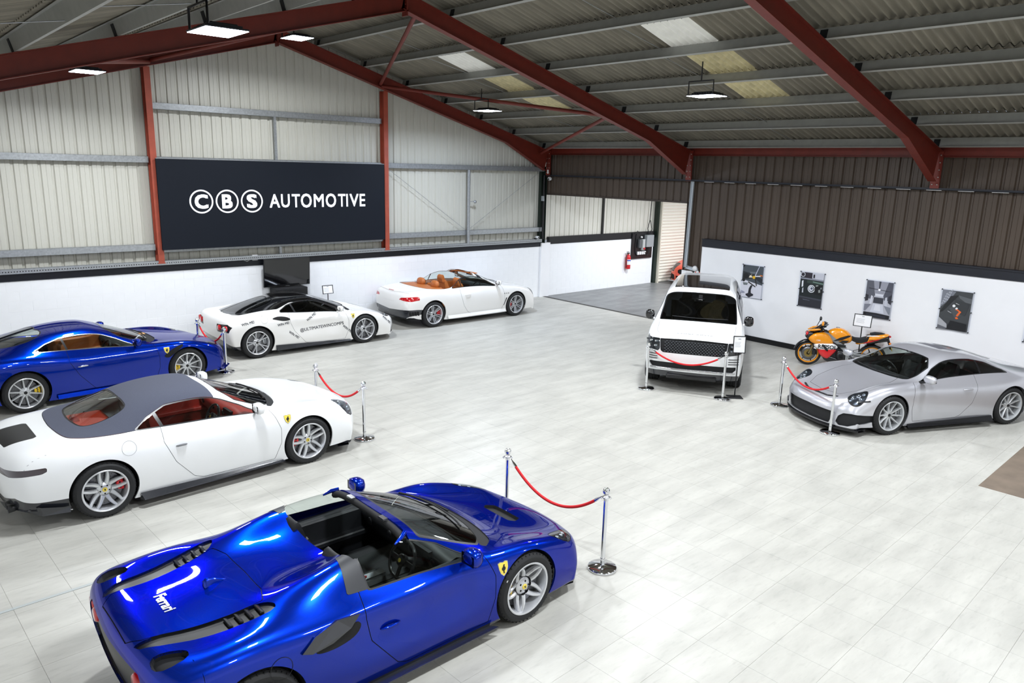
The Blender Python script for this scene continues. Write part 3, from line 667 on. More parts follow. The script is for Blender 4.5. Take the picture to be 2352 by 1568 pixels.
for k in range(5):
    for j in range(3): art.append((PR, '#a9adb8', [(.02+.08*j+.05*k*.6, .62+.05*j+.07*k*.9), (.07+.08*j+.05*k*.6, .65+.05*j+.07*k*.9), (.06+.08*j+.05*k*.6, .68+.05*j+.07*k*.9), (.01+.08*j+.05*k*.6, .65+.05*j+.07*k*.9)]))
art += [(PR, '#202225', [(.3, .86), (.56, .9), (.1, .45), (0, .42)]), (PR, '#5e6266', [(.55, .9), (1, .84), (1, .72), (.8, .74), (.6, .83)]), (PR, '#34373a', [(.45, .8), (.95, .7), (.85, .4), (.5, .5)]), (PR, '#4c4f53', [(.3, .55), (.45, .6), (.72, .4), (.55, .3)]),
    (PR, '#f0f2f4', circ(.45, .62, .05)), (PR, '#e4e6e8', circ(.55, .56, .04)), (PR, '#e8682c', [(.5, .52), (.58, .55), (.72, .49), (.62, .36), (.56, .38), (.64, .48), (.56, .52)]), (PR, '#e8682c', [(.54, .33), (.6, .35), (.66, .31), (.58, .29)]), (PR, '#c9cbcd', [(.5, .7), (.62, .67), (.62, .66), (.5, .685)]), (PR, '#bcbec2', [(.27, .48), (.4, .44), (.4, .425), (.27, .465)]),
    (PR, '#14161b', [(.4, .24), (.95, .2), (.95, 0), (.3, .02)]), (PR, '#a9abb0', [(0, .3), (.3, .14), (.32, .04), (0, .1)]), (PR, '#5f6168', [(0, .1), (.32, .04), (.25, 0), (0, 0)])]
poster(5.46, art, 'poster of electronics with orange cables, rightmost whole poster above the silver coupe')
poster(3.86, [('print_sheet', '#4e5652', R0), (PR, '#8fa398', [(0, .6), (1, .7), (1, 1), (0, 1)]), (PR, '#2c3030', [(0, 0), (1, 0), (1, .4), (0, .3)])], 'poster cut off by the right edge of the photo')

# ================================================================== LED high bay lamps
def lamp(x, y, z, label, on=True, lit=LAMP_W, tint=(.94, .97, 1.0)):
    e = empty('ceiling_lamp', (x, y, z), label=label, cat='lamp', group='square LED panel lamps under the roof')
    mb = MB(); mb.box(-.235, .235, -.295, .295, 0, .02, bev=.006); mb.box(-.15, .15, -.2, .2, .02, .07, bev=.01)
    for k in range(9): mb.box(-.18, .18, -.24+k*.055, -.235+k*.055, .02, .05)
    mb.build('housing', M_ledbody, e)
    mb = MB(); mb.box(-.225, .225, -.285, .285, -.006, 0); mb.build('diffuser', M_led, e)
    mb = MB(); mb.tube([(-.2, -.27, .03), (-.2, -.27, .25), (-.2, .27, .25), (-.2, .27, .03)], .014, 6); mb.build('bracket', M_black, e)
    zt = raft(x)-z+.02; mb = MB(); mb.tube([(-.2, 0, .25), (-.2, 0, zt)], .012, 6); mb.build('hanger', M_black, e)
    L = bpy.data.lights.new('panel_light', 'AREA'); L.shape = 'RECTANGLE'; L.size = .45; L.size_y = .57; L.energy = lit; L.color = tint; L.spread = math.radians(165)
    lo = bpy.data.objects.new('panel_light', L); COL.objects.link(lo); lo.parent = e; lo.location = (0, 0, -.012)
lamp(3.49, 15.3, 5.68, 'lit square lamp below the left slope near the back wall')
lamp(7.45, 15.3, 6.72, 'brightest small lamp close to the gable ridge')
lamp(12.54, 15.3, 5.62, 'lamp hanging over the white convertible at the back right', tint=(.74, .84, 1.0))
lamp(3.27, 8.6, 5.58, 'largest glowing lamp below the nearer red rafter at the upper left')
lamp(12.3, 8.6, 5.62, 'lamp on a bracket below the right roof slope, before the brown wall')
lamp(8.24, 8.6, 6.85, 'lamp under the ridge above the middle of the floor')
for x, y, z in ((3.5, 3.1, 5.68), (8.24, 3.1, 6.72), (13.1, 3.1, 5.7), (3.5, -3.2, 5.68), (8.24, -3.2, 6.72), (13.1, -3.2, 5.7)):
    lamp(x, y, z, f'lamp in the unseen {"middle" if x > 7 and x < 10 else ("left" if x < 7 else "right")} of the {"near" if y > 0 else "front"} bay')
for x, y in ((20.5, 14.5), (25, 14), (20.5, 9), (25, 9)):
    lamp(x, y, 4.5, f'lamp of the next bay at {"left" if x < 22 else "right"} {"back" if y > 12 else "front"}', lit=LAMP_W*1.25)

# remaining walls of the hall (behind and left of the camera)
wl = empty('wall_left', kind='structure')
mb = MB(); mb.box(WX-.12, WX, SY, GY, 0, 1.8); mb.build('block_base', M_white, wl)
vs, fs = clad_sheet(SY, GY, lambda u: 5.0, lambda u: 1.8); mb = MB(); mb.add([(WX-d, u, z) for u, d, z in vs], fs); mb.build('cladding_sheet', M_clad, wl)
wf = empty('wall_front', kind='structure')
mb = MB(); mb.box(WX, BX, SY-.12, SY, 0, 1.8); mb.build('block_base', M_white, wf)
vs, fs = clad_sheet(WX, BX, lambda u: roofz(u), lambda u: 1.8); mb = MB(); mb.add([(u, SY-d, z) for u, d, z in vs], fs); mb.build('cladding_sheet', M_clad, wf)

# ================================================================== ROPE BARRIERS
def barrier_post(p, label, dark=False):
    e = empty('barrier_post', (p[0], p[1], 0), label=label, cat='barrier post', group='chrome rope barrier posts')
    mb = MB(); mb.lathe([(0, .001), (.158, .001), (.16, .006), (.16, .022), (.152, .03), (.05, .04), (.03, .048), (0, .048)], 40); mb.build('base', M_chrome, e)
    mb = MB(); mb.lathe([(.0245, .04), (.0245, .83)], 20); mb.lathe([(.0245, .12), (.027, .121), (.027, .13), (.0245, .131)], 20); mb.build('pole', M_chrome, e)
    mb = MB(); mb.lathe([(.0245, .80), (.03, .805), (.03, .82), (.045, .835), (.046, .845), (.03, .85), (.022, .855), (.018, .87)], 20)
    for k in range(4):
        a = PI/4+k*PI/2; mb.tube([(.04*math.cos(a), .04*math.sin(a), .84), (.06*math.cos(a), .06*math.sin(a), .83), (.045*math.cos(a), .045*math.sin(a), .815)], .005, 6)
    mb.build('rope_ring', M_chrome, e)
    mb = MB(); mb.sphere((0, 0, .905), .042, 20); mb.build('ball_finial', M_chrome, e)
    return e
def barrier_rope(p, q, label, sag=.3):
    P_, Q_ = Vector((p[0], p[1], .825)), Vector((q[0], q[1], .825)); d = (Q_-P_); L = d.length; u = d/L
    def pt(t, a=.06): s_ = P_+u*(a+(L-2*a)*t); s_.z -= sag*(1-(2*t-1)**2)*.9 ; return s_
    e = empty('barrier_rope', P_, label=label, cat='rope', group='red ropes between barrier posts')
    mb = MB(); mb.tube([pt(t)-P_ for t in np.linspace(.06, .94, 40)], .017, 12); mb.build('rope', M_rope, e)
    for a, b_ in ((.0, .06), (.94, 1.)):
        mb = MB(); s_, f_ = (a, b_) if a == 0 else (b_, a)
        mb.tube([pt(s_+(f_-s_)*t)-P_ for t in (0, .25, .5, .75, 1)], [.006, .008, .014, .019, .02], 10)
        mb.build('end_hook', M_chrome, e)
P_ = dict(a=(5.45, 14.95), a2=(5.33, 16.15), p1=(5.70, 9.88), p2=(5.6, 11.28), q1=(5.62, 6.36), q2=(5.70, 4.85), r1=(11.57, 8.97), r2=(12.21, 7.63), s1=(12.76, 6.75), s2=(12.02, 5.40))
for k, l in dict(a='chrome post at the nose of the blue coupe', a2='chrome post behind the tail of the two-tone coupe', p1='chrome post nearer, ahead of the white soft-top', p2='chrome post beyond the nose of the white soft-top',
                 q1='chrome post half hidden behind the nose of the blue open spider', q2='nearest chrome post, right of the blue open spider', r1='chrome post left in front of the tall white car', r2='chrome post right in front of the tall white car',
                 s1='chrome post left of the silver coupe', s2='chrome post in front of the headlight of the silver coupe').items(): barrier_post(P_[k], l)
barrier_rope(P_['a2'], P_['a'], 'red rope between the blue coupe and the two-tone coupe'); barrier_rope(P_['p2'], P_['p1'], 'red rope ahead of the white soft-top')
barrier_rope(P_['q1'], P_['q2'], 'red rope nearest the camera, ahead of the blue open spider', .36); barrier_rope(P_['r1'], P_['r2'], 'red rope across the grille of the tall white car', .26)
barrier_rope(P_['s1'], P_['s2'], 'red rope before the bonnet of the silver coupe', .27)

# ================================================================== INFO STANDS
def info_stand(p, rz, h, w, hh, label, qr=True, tilt=.15, base=True):
    e = empty('info_stand', (p[0], p[1], 0), rz, label=label, cat='sign stand', group='black framed information stands')
    mb = MB(); mb.box(-.14, .14, -.12, .12, 0, .008); mb.box(-.14, .14, -.12, .12, .008, .01); mb.build('base', M_matt, e)
    mb = MB(); mb.tube([(0, 0, .01), (0, 0, h-hh/2)], .012, 8); mb.build('pole', M_matt, e)
    M4 = rotM((0, 0, h), rx=-tilt)
    mb = MB(); t = .014
    for x0, x1, z0, z1 in ((-w/2, w/2, -hh/2, -hh/2+t), (-w/2, w/2, hh/2-t, hh/2), (-w/2, -w/2+t, -hh/2, hh/2), (w/2-t, w/2, -hh/2, hh/2)): mb.box(x0, x1, -.012, .008, z0, z1, M4)
    mb.build('frame', M_black, e)
    mb = MB(); mb.box(-w/2+t, w/2-t, -.004, .004, -hh/2+t, hh/2-t, M4); pg = mb.build('page', mat('paper', '#f2f3f6', .5), e)
    mb = MB(); mb.box(-.025, .025, -.0055, -.004, hh*.3, hh*.3+.014, M4)
    for k in range(5): mb.box(-w*.35, w*.12-.01*(k % 3), -.005, -.004, hh*.12-k*.022, hh*.12-k*.022+.004, M4)
    mb.build('printed_text', mat('print_grey', '#8f929a', .5), pg)
    return e
info_stand((9.17, 17.62), 0, 1.03, .3, .225, 'black framed information stand behind the two-tone coupe by the wall')
info_stand((16.85, 7.15), -PI/2+.15, 1.09, .38, .28, 'black framed information stand behind the orange motorbike')
info_stand((12.52, 7.56), -.75, 1.05, .24, .33, 'black framed portrait information stand beside the tall white car', tilt=.1)
# ================================================================== VEHICLE BODY TOOLS
def bspl(P, n, axis, lam=.8):
    """uniform cubic B-spline through control rows (quasi-interpolating), n samples per span"""
    P = np.moveaxis(np.asarray(P, float), axis, 0); K = len(P)
    Q = P.copy(); Q[1:-1] = P[1:-1]-lam*(P[:-2]-2*P[1:-1]+P[2:])/6
    Q = np.concatenate([[2*Q[0]-Q[1]], Q, [2*Q[-1]-Q[-2]]]); out = []
    for i in range(K-1):
        for t in np.arange(n)/n:
            out.append(((1-t)**3*Q[i]+(3*t**3-6*t*t+4)*Q[i+1]+(-3*t**3+3*t*t+3*t+1)*Q[i+2]+t**3*Q[i+3])/6)
    out.append((Q[K-1]+4*Q[K]+Q[K+1])/6)
    return np.moveaxis(np.array(out), 0, axis)
def sd_poly(px, py, poly):
    """signed distance, negative inside"""
    d = np.full(px.shape, 1e9); s = np.ones(px.shape); n = len(poly)
    for i in range(n):
        ax, ay = poly[i]; bx, by = poly[i-1]; ex, ey = bx-ax, by-ay; wx, wy = px-ax, py-ay
        t = np.clip((wx*ex+wy*ey)/(ex*ex+ey*ey+1e-12), 0, 1); dx, dy = wx-ex*t, wy-ey*t
        d = np.minimum(d, dx*dx+dy*dy)
        c1 = py >= ay; c2 = py < by; c3 = ex*wy > ey*wx
        flip = (c1 & c2 & c3) | (~c1 & ~c2 & ~c3); s = np.where(flip, -s, s)
    return s*np.sqrt(d)
def smooth_poly(pts, n=4):
    """round a polygon with Chaikin corner cutting"""
    P = np.array(pts, float)
    for _ in range(n):
        Q = np.roll(P, -1, 0); P = np.stack([.75*P+.25*Q, .25*P+.75*Q], 1).reshape(-1, 2)
    return P
class Shell:
    """car skin: rows = stations from tail to nose, columns = lines from sill to centre line"""
    def __init__(s, cage, ns=12, nk=8, lam=.8, scale=(1, 1, 1)):
        C = np.array(cage, float)*np.array(scale)            # (S, K, 3) half, y>0
        M_ = C[:, -2::-1].copy(); M_[:, :, 1] *= -1
        F = np.concatenate([C, M_], 1)                        # full width loop: left sill .. centre .. right sill
        G = bspl(bspl(F, ns, 0, lam), nk, 1, lam)
        s.S, s.K = C.shape[0], C.shape[1]
        nS, nK = G.shape[:2]
        u = np.linspace(0, s.S-1, nS)[:, None]*np.ones((1, nK)); v = np.ones((nS, 1))*np.linspace(0, 2*(s.K-1), nK)[None]
        v = np.where(v > s.K-1, 2*(s.K-1)-v, v)
        s.P = G.reshape(-1, 3); s.u = u.ravel(); s.v = v.ravel()
        i = np.arange(nS-1)[:, None]*nK+np.arange(nK-1)[None]
        a, b, c, d = i.ravel(), (i+1).ravel(), (i+nK+1).ravel(), (i+nK).ravel()
        du = np.gradient(G, axis=0); dv = np.gradient(G, axis=1); N = np.cross(dv, du).reshape(-1, 3)
        L = np.linalg.norm(N, axis=1, keepdims=True)
        s.N = N/np.maximum(L, 1e-9)
        # make outward
        cen = s.P-np.array([0, 0, .4]); 
        if (s.N*cen).sum() < 0: s.N *= -1; s.T = np.concatenate([np.stack([a, c, b], 1), np.stack([a, d, c], 1)])
        else: s.T = np.concatenate([np.stack([a, b, c], 1), np.stack([a, c, d], 1)])
        # smooth the degenerate normals
        s.lab = np.zeros(len(s.T), int); s.names = ['body']
        s.bvh = BVHTree.FromPolygons([tuple(p) for p in s.P], [tuple(t) for t in s.T])
    def lid(s, n):
        if n not in s.names: s.names.append(n)
        return s.names.index(n)
    def _split(s, f, mask):
        """split triangles of mask where f changes sign"""
        T = s.T; F = f[T]; pos = F > 0; cnt = pos.sum(1); m = mask & (cnt > 0) & (cnt < 3)
        idx = np.where(m)[0]
        if len(idx) == 0: return f
        Tm = T[idx]; pm = pos[idx]; one = (pm.sum(1) == 1)
        lone = np.where(one, pm.argmax(1), (~pm).argmax(1))      # the vertex alone on its side
        r = np.arange(len(idx)); A = Tm[r, lone]; B = Tm[r, (lone+1) % 3]; Cc = Tm[r, (lone+2) % 3]
        E = np.concatenate([np.stack([A, B], 1), np.stack([A, Cc], 1)]); Es = np.sort(E, 1)
        uq, inv = np.unique(Es, axis=0, return_inverse=True); inv = inv.ravel()
        fa, fb = f[uq[:, 0]], f[uq[:, 1]]; t = np.clip(fa/(fa-fb), .0001, .9999)[:, None]
        n0 = len(s.P)
        s.P = np.concatenate([s.P, s.P[uq[:, 0]]*(1-t)+s.P[uq[:, 1]]*t])
        nn = s.N[uq[:, 0]]*(1-t)+s.N[uq[:, 1]]*t; s.N = np.concatenate([s.N, nn/np.maximum(np.linalg.norm(nn, axis=1, keepdims=True), 1e-9)])
        t1 = t[:, 0]; s.u = np.concatenate([s.u, s.u[uq[:, 0]]*(1-t1)+s.u[uq[:, 1]]*t1]); s.v = np.concatenate([s.v, s.v[uq[:, 0]]*(1-t1)+s.v[uq[:, 1]]*t1])
        AB = n0+inv[:len(idx)]; AC = n0+inv[len(idx):]
        lb = s.lab[idx]
        new = np.concatenate([np.stack([A, AB, AC], 1), np.stack([AB, B, Cc], 1), np.stack([AB, Cc, AC], 1)])
        keep = np.ones(len(T), bool); keep[idx] = False
        s.T = np.concatenate([T[keep], new]); s.lab = np.concatenate([s.lab[keep], lb, lb, lb])
        return np.concatenate([f, np.zeros(len(uq))])
    def cut(s, fn, name, within=('body',), gap=0., gapname='shut_line', ring=None):
        """fn(P,u,v,N)->signed value (negative inside). inside -> name; |f|<gap -> gapname; ring=(width,name) outside band"""
        w = [s.names.index(x) for x in within if x in s.names]
        def lvl(off, inner, nm):
            f = fn(s.P, s.u, s.v, s.N)-off
            f = s._split(f, np.isin(s.lab, w))
            cf_ = f[s.T].sum(1)
            s.lab[np.isin(s.lab, w) & (cf_ < 0)] = s.lid(nm)
        if ring: lvl(ring[0], None, ring[1]+'_n'); w0 = w; w = [s.lid(ring[1]+'_n')]
        if gap:
            lvl(gap, None, gapname+'_tmp'); w = [s.lid(gapname+'_tmp')]; lvl(-gap, None, name); s.lab[s.lab == w[0]] = s.lid(gapname)
        else: lvl(0, None, name)
        if ring: s.lab[s.lab == s.lid(ring[1]+'_n')] = s.lid(ring[1])
    def line(s, fn, width, name='shut_line', within=('body',)):
        s.cut(lambda *a: np.abs(fn(*a))-width, name, within)
    def delete(s, name):
        k = s.lab != s.names.index(name); s.T = s.T[k]; s.lab = s.lab[k]
    def parts(s, rows, parent):
        """rows of (label, name, material, inset): every separate piece becomes its own part"""
        for lab, nm, m, ins in rows:
            if lab not in s.names: continue
            if lab in ('body',): s.part(lab, nm, m, parent, ins, .02); continue
            if lab == 'shut_line': o = s.part(lab, nm, m, parent, ins); o and tag(o, kind='stuff'); continue
            idx = np.where(s.lab == s.names.index(lab))[0]
            if len(idx) == 0: continue
            T = s.T[idx]; root = np.arange(len(s.P)); 
            for _ in range(200):
                mn = root[T].min(1); new = root.copy(); np.minimum.at(new, T.ravel(), np.repeat(mn, 3)); new = new[new]
                if (new == root).all(): break
                root = new
            isl = root[T[:, 0]]
            for r_ in np.unique(isl):
                k = isl == r_
                if k.sum() < 12 and len(np.unique(isl)) > 1: continue
                s.part(lab, nm, m, parent, ins, pick=idx[k])
    def part(s, label, name, m, parent, inset=0., skirt=0., side=None, thick=0., pick=None):
        """build the faces of a label as one object"""
        if label not in s.names: return None
        sel = s.lab == s.names.index(label)
        if pick is not None: sel = pick
        if side is not None: sel &= (s.P[s.T][:, :, 1].mean(1)*side > 0)
        T = s.T[sel]
        if len(T) == 0: return None
        uq, inv = np.unique(T, return_inverse=True); T2 = inv.reshape(-1, 3); P = s.P[uq]; N = s.N[uq]
        V = P-N*inset; extraV = []; extraF = []
        sk = skirt or (inset if inset > .004 else 0)
        nV = len(V)
        if sk:
            E = np.concatenate([T2[:, [0, 1]], T2[:, [1, 2]], T2[:, [2, 0]]]); key = np.sort(E, 1)
            _, i1, c = np.unique(key, axis=0, return_index=True, return_counts=True); be = E[i1[c == 1]]
            bv = np.unique(be); mp_ = {int(b): nV+i for i, b in enumerate(bv)}
            if inset > .004: extraV = P[bv]
            else: extraV = V[bv]-N[bv]*sk
            extraF = [(int(b), int(a), mp_[int(a)], mp_[int(b)]) for a, b in be]
        me = bpy.data.meshes.new(name)
        allV = np.concatenate([V, extraV]) if len(extraV) else V
        me.from_pydata(allV.tolist(), [], T2.tolist()+extraF)
        me.materials.append(m); me.polygons.foreach_set('use_smooth', [True]*len(me.polygons))
        me.update()
        nn = np.zeros((len(allV), 3)); nn[:nV] = N
        if len(extraV): nn[nV:] = N[bv]
        if not len(extraV): me.normals_split_custom_set_from_vertices(nn.tolist())
        else:
            ln = np.zeros((len(me.loops), 3)); 
            li = np.empty(len(me.loops), int); me.loops.foreach_get('vertex_index', li)
            ln = nn[li]; nt3 = len(T2)*3; fn_ = np.empty(len(me.polygons)*3); me.polygons.foreach_get('normal', fn_); fn_ = fn_.reshape(-1, 3)[len(T2):]
            ln[nt3:] = np.repeat(fn_, 4, axis=0); me.normals_split_custom_set(ln.tolist())
        return link(name, me, parent)
    # ---- projections onto the skin
    def side_y(s, x, z, sgn):
        h = s.bvh.ray_cast(Vector((x, 3*sgn, z)), Vector((0, -sgn, 0))); return (h[0], h[1]) if h[0] else (None, None)
    def top_z(s, x, y):
        h = s.bvh.ray_cast(Vector((x, y, 3)), Vector((0, 0, -1))); return (h[0], h[1]) if h[0] else (None, None)
    def front_x(s, y, z, sgn=1):
        h = s.bvh.ray_cast(Vector((5*sgn, y, z)), Vector((-sgn, 0, 0))); return (h[0], h[1]) if h[0] else (None, None)
    def decal(s, name, m, parent, pts, faces, how, off=.004, sgn=-1, maxe=.05):
        """pts 2D -> laid on the skin. how: side (x,z), top (x,y), front (y,z)"""
        off = max(off, .0035)
        bm = bmesh.new(); bv = [bm.verts.new((a, b, 0)) for a, b in pts]
        for f in faces:
            try: bm.faces.new([bv[i] for i in f])
            except ValueError: pass
        bmesh.ops.triangulate(bm, faces=bm.faces[:])
        for _ in range(5):
            le = [e for e in bm.edges if e.calc_length() > maxe]
            if not le: break
            bmesh.ops.subdivide_edges(bm, edges=le, cuts=1); bmesh.ops.triangulate(bm, faces=bm.faces[:])
        bm.verts.index_update(); pts = [v.co[:2] for v in bm.verts]; faces = [tuple(v.index for v in f.verts) for f in bm.faces]; bm.free()
        out = []
        for a, b in pts:
            h, n = s.side_y(a, b, sgn) if how == 'side' else (s.top_z(a, b) if how == 'top' else s.front_x(a, b, sgn))
            if h is None: return None
            if n.dot({'side': Vector((0, sgn, 0)), 'top': Vector((0, 0, 1)), 'front': Vector((sgn, 0, 0))}[how]) < 0: n = -n
            out.append(h+n*off)
        mb = MB(); mb.add(out, faces); o = mb.build(name, m, parent); return o
def xform2(pts, c, rot=0, sc=1, mirror=False):
    cs, sn = math.cos(rot), math.sin(rot); out = []
    for a, b in pts:
        if mirror: a = -a
        out.append((c[0]+sc*(a*cs-b*sn), c[1]+sc*(a*sn+b*cs)))
    return out
def side_text(sh, txt, c, h, m, parent, sgn=-1, rot=0, bold=0, name='lettering', spacing=1.):
    vs, fs = text_mesh(txt, 1, bold, spacing)
    # viewed from y<0 (right side) x runs to the right; viewed from y>0 it is mirrored
    return sh.decal(name, m, parent, xform2(vs, c, rot if sgn < 0 else -rot, h/.7, mirror=(sgn > 0)), fs, 'side', .003, sgn)

# ------------------------------------------------------------------ wheels
M_tyre = mat('tyre_rubber', '#1a1b1d', .75, noise=(40, .1))
M_tread = mat('tyre_tread', '#17181a', .85)
M_disc = mat('brake_disc', '#6e6f72', .35, .8)
M_dark = mat('dark_void', '#060607', .8)
M_dtrim = mat('dark_trim', '#121316', .35)
M_carbon = mat('gloss_carbon', '#24262c', .18, coat=.8)
M_rsilver = mat('silver_alloy', '#d4d7da', .28, .55, coat=.3)
M_rdia = mat('machined_alloy', '#d2d4d8', .25, .55, coat=.3)
M_rgrey = mat('grey_alloy', '#5d6066', .25, .8, coat=.3)
M_rblack = mat('black_alloy', '#1d1e22', .25, .5, coat=.4)
M_yel = mat('yellow_caliper', '#e2bc12', .35, coat=.4)
M_redc = mat('red_caliper', '#d3121c', .35, coat=.4)
M_silc = mat('silver_caliper', '#a9adb2', .35, .5)
M_ylogo = mat('yellow_badge', '#e9d04c', .4, coat=.5)
def wheel_meshes(key, R, w, rim, style, mr, ml, cap):
    """meshes centred at the hub, outer face towards +y"""
    hw = w/2; out = {}
    def fin(mb, nm, m=None, auto=35):
        o = mb.build(nm, m, auto=auto); me = o.data; bpy.data.objects.remove(o); out[nm] = me
    mb = MB(); mb.use(M_tyre)
    sw = R-rim
    prof = [(rim-.012, hw-.012), (rim+.004, hw+.002), (rim+sw*.3, hw+.008), (rim+sw*.6, hw+.006), (R-.018, hw-.008), (R-.004, hw-.026)]
    mb.lathe(prof, 56, 'y'); mb.lathe([(a, -b) for a, b in prof][::-1], 56, 'y')
    mb.use(M_tread); t = [(R-.004, hw-.026)]
    for k, g in enumerate((.62, .25, -.18, -.55)): t += [(R, hw*g+.016), (R-.008, hw*g+.012), (R-.008, hw*g-.004), (R, hw*g-.008)]
    t += [(R-.004, -hw+.026)]; mb.lathe(t, 56, 'y')
    for k in range(44):   # shoulder blocks
        a = 2*PI*k/44; Mx = Matrix.Rotation(a, 4, 'Y') @ Matrix.Translation((0, 0, R-.0105)); 
        mb.box(-.0035, .0035, hw-.05, hw-.012, -.002, .0085, Mx)
    fin(mb, 'tyre')
    mb = MB(); mb.use(ml)
    mb.lathe([(rim-.006, hw-.004), (rim, hw+.004), (rim-.008, hw+.008), (rim-.02, hw+.002), (rim-.026, hw-.02), (rim-.03, -hw+.02), (rim-.004, -hw+.004)], 56, 'y')
    mb.use(mr)
    def spoke(a0, a1, r0, r1, w0, w1, y0, y1, d=.04, bow=.0, ms=None):
        if ms: mb.use(ms)
        vs = []; n = 5
        for i in range(n):
            t = i/(n-1); a = a0+(a1-a0)*t; r = r0+(r1-r0)*t; ww = w0+(w1-w0)*t; y = y0+(y1-y0)*t+bow*math.sin(PI*t)
            dx, dz = math.sin(a), math.cos(a); px, pz = dz, -dx
            for q, yy in ((-1, y-d), (-.9, y-.012), (-.45, y), (.45, y), (.9, y-.012), (1, y-d)):
                vs.append((dx*r+px*ww/2*q, yy, dz*r+pz*ww/2*q))
        mb.add(vs, [(i*6+j, i*6+j+1, (i+1)*6+j+1, (i+1)*6+j) for i in range(n-1) for j in range(5)], False)
        if ms: mb.use(mr)
    yf = hw-.012; rr = rim-.018
    n, kind = style
    if kind == 'star':        # pairs of blades forming a star
        for k in range(n):
            a = 2*PI*k/n
            for sg in (-1, 1): spoke(a+sg*.40, a+sg*.17, .075, rr, .058, .034, yf-.045, yf, .045)
    elif kind == 'vstar':     # wide faceted V star
        for k in range(n):
            a = 2*PI*k/n; g = .25
            for sg in (-1, 1):
                spoke(a+sg*.42, a+sg*.055, .1, rr, .052, .032, yf-.05, yf-.004, .05, .006)
    elif kind == 'twin':
        for k in range(n):
            a = 2*PI*k/n; spoke(a-.2, a-.1, .06, rr, .03, .02, yf-.04, yf, .04); spoke(a+.2, a+.1, .06, rr, .03, .02, yf-.04, yf, .04)
    elif kind == 'split':     # trunk that forks to the rim
        for k in range(n):
            a = 2*PI*k/n
            for sg in (-1, 1): spoke(a+sg*.1, a+sg*.1, .06, rr*.55, .032, .026, yf-.04, yf-.02, .04); spoke(a+sg*.1, a+sg*.2, rr*.53, rr, .027, .03, yf-.02, yf, .04)
    else:
        for k in range(n): a = 2*PI*k/n+(.06 if k % 2 else -.06)*0; spoke(a, a, .05, rr, .036, .022, yf-.035, yf, .04, -.006)
    mb.lathe([(0, yf-.036), (.03, yf-.036), (.062, yf-.044), (.085, yf-.06), (.09, yf-.11)], 30, 'y')
    mb.use(M_dark); 
    for k in range(5):
        a = 2*PI*(k+.5)/5; mb.lathe([(0, yf-.0395), (.0105, yf-.0395), (.0115, yf-.046)], 8, 'y', rotM((.052*math.sin(a), 0, .052*math.cos(a))))
    fin(mb, 'rim', auto=30)
    mb = MB(); mb.use(cap[0]); mb.lathe([(0, yf-.026), (.022, yf-.027), (.028, yf-.032), (.028, yf-.045)], 20, 'y')
    if len(cap) > 1: mb.use(cap[1]); mb.add([(-.006, yf-.0255, -.012), (.008, yf-.0255, -.01), (.004, yf-.0255, .0), (.01, yf-.0255, .01), (-.004, yf-.0255, .014), (-.008, yf-.0255, .003)], [(0, 1, 2, 3, 4, 5)])
    fin(mb, 'centre_cap')
    mb = MB(); mb.use(M_disc); rd = rim*.8; mb.lathe([(.07, 0), (.08, .012), (.1, .013), (rd, .013), (rd, -.013), (.1, -.013)], 48, 'y', rotM((0, hw-.115, 0)))
    mb.use(M_dark)
    for k in range(24):
        a = 2*PI*k/24
        for q in (.6, .75, .9): mb.lathe([(0, .0135), (.005, .0135)], 6, 'y', rotM((rd*q*math.sin(a+q*2), hw-.115, rd*q*math.cos(a+q*2))))
    mb.lathe([(0, -hw*.5), (rim-.03, -hw*.5)], 40, 'y')
    fin(mb, 'brake_disc')
    WM[key] = (out, R, w, rim)
WM = {}
def caliper_mesh(mc, R, w, rim, ang, span=.62):
    hw = w/2; mb = MB(); mb.use(mc); r1, r0 = rim-.04, rim*.52; n = 8; vs = []
    y1 = hw-.062
    for i in range(n+1):
        a = ang-span/2+span*i/n; k = 1-.25*abs(2*i/n-1)**3
        for r, y in ((r0+(r1-r0)*(1-k), y1-.07), (r0+(r1-r0)*(1-k), y1-.004), (r0+.02, y1), (r1-.015, y1), (r1, y1-.01), (r1, y1-.07)): vs.append((r*math.sin(a), y, r*math.cos(a)))
    mb.add(vs, [(i*6+j, i*6+j+1, (i+1)*6+j+1, (i+1)*6+j) for i in range(n) for j in range(5)], True)
    for e in (0, n): mb.add(vs[e*6:e*6+6], [(0, 1, 2, 3, 4, 5)])
    mb.use(M_dark)
    for i in (-.18, .0, .18):
        a = ang+i; mb.lathe([(0, .001), (.011, .001), (.012, -.002)], 10, 'y', rotM(((r0+r1)/2*math.sin(a), y1+.002, (r0+r1)/2*math.cos(a))))
    o = mb.build('brake_caliper', None, auto=40); me = o.data; bpy.data.objects.remove(o); return me
def put_wheel(parent, key, x, y_out, sgn, rot=0, cal=None, calang=0, steer=0, camber=0):
    """y_out: lateral position of the tyre's outer face; sgn=-1 right side"""
    ms, R, w, rim = WM[key]; yc = sgn*(y_out-w/2)
    e = link('wheel', ms['rim'], parent, (x, yc, R)); e.rotation_mode = 'XYZ'
    base = Matrix.Rotation(steer, 4, 'Z') @ (Matrix.Identity(4) if sgn > 0 else Matrix.Rotation(PI, 4, 'Z'))
    e.matrix_local = Matrix.Translation((x, yc, R)) @ base @ Matrix.Rotation(rot, 4, 'Y')
    link('tyre', ms['tyre'], e); link('centre_cap', ms['centre_cap'], e); link('brake_disc', ms['brake_disc'], e)
    if cal:
        c = link('brake_caliper', caliper_mesh(cal, R, w, rim, calang*(1 if sgn > 0 else -1)), e); c.matrix_local = Matrix.Rotation(-rot, 4, 'Y')
    return e
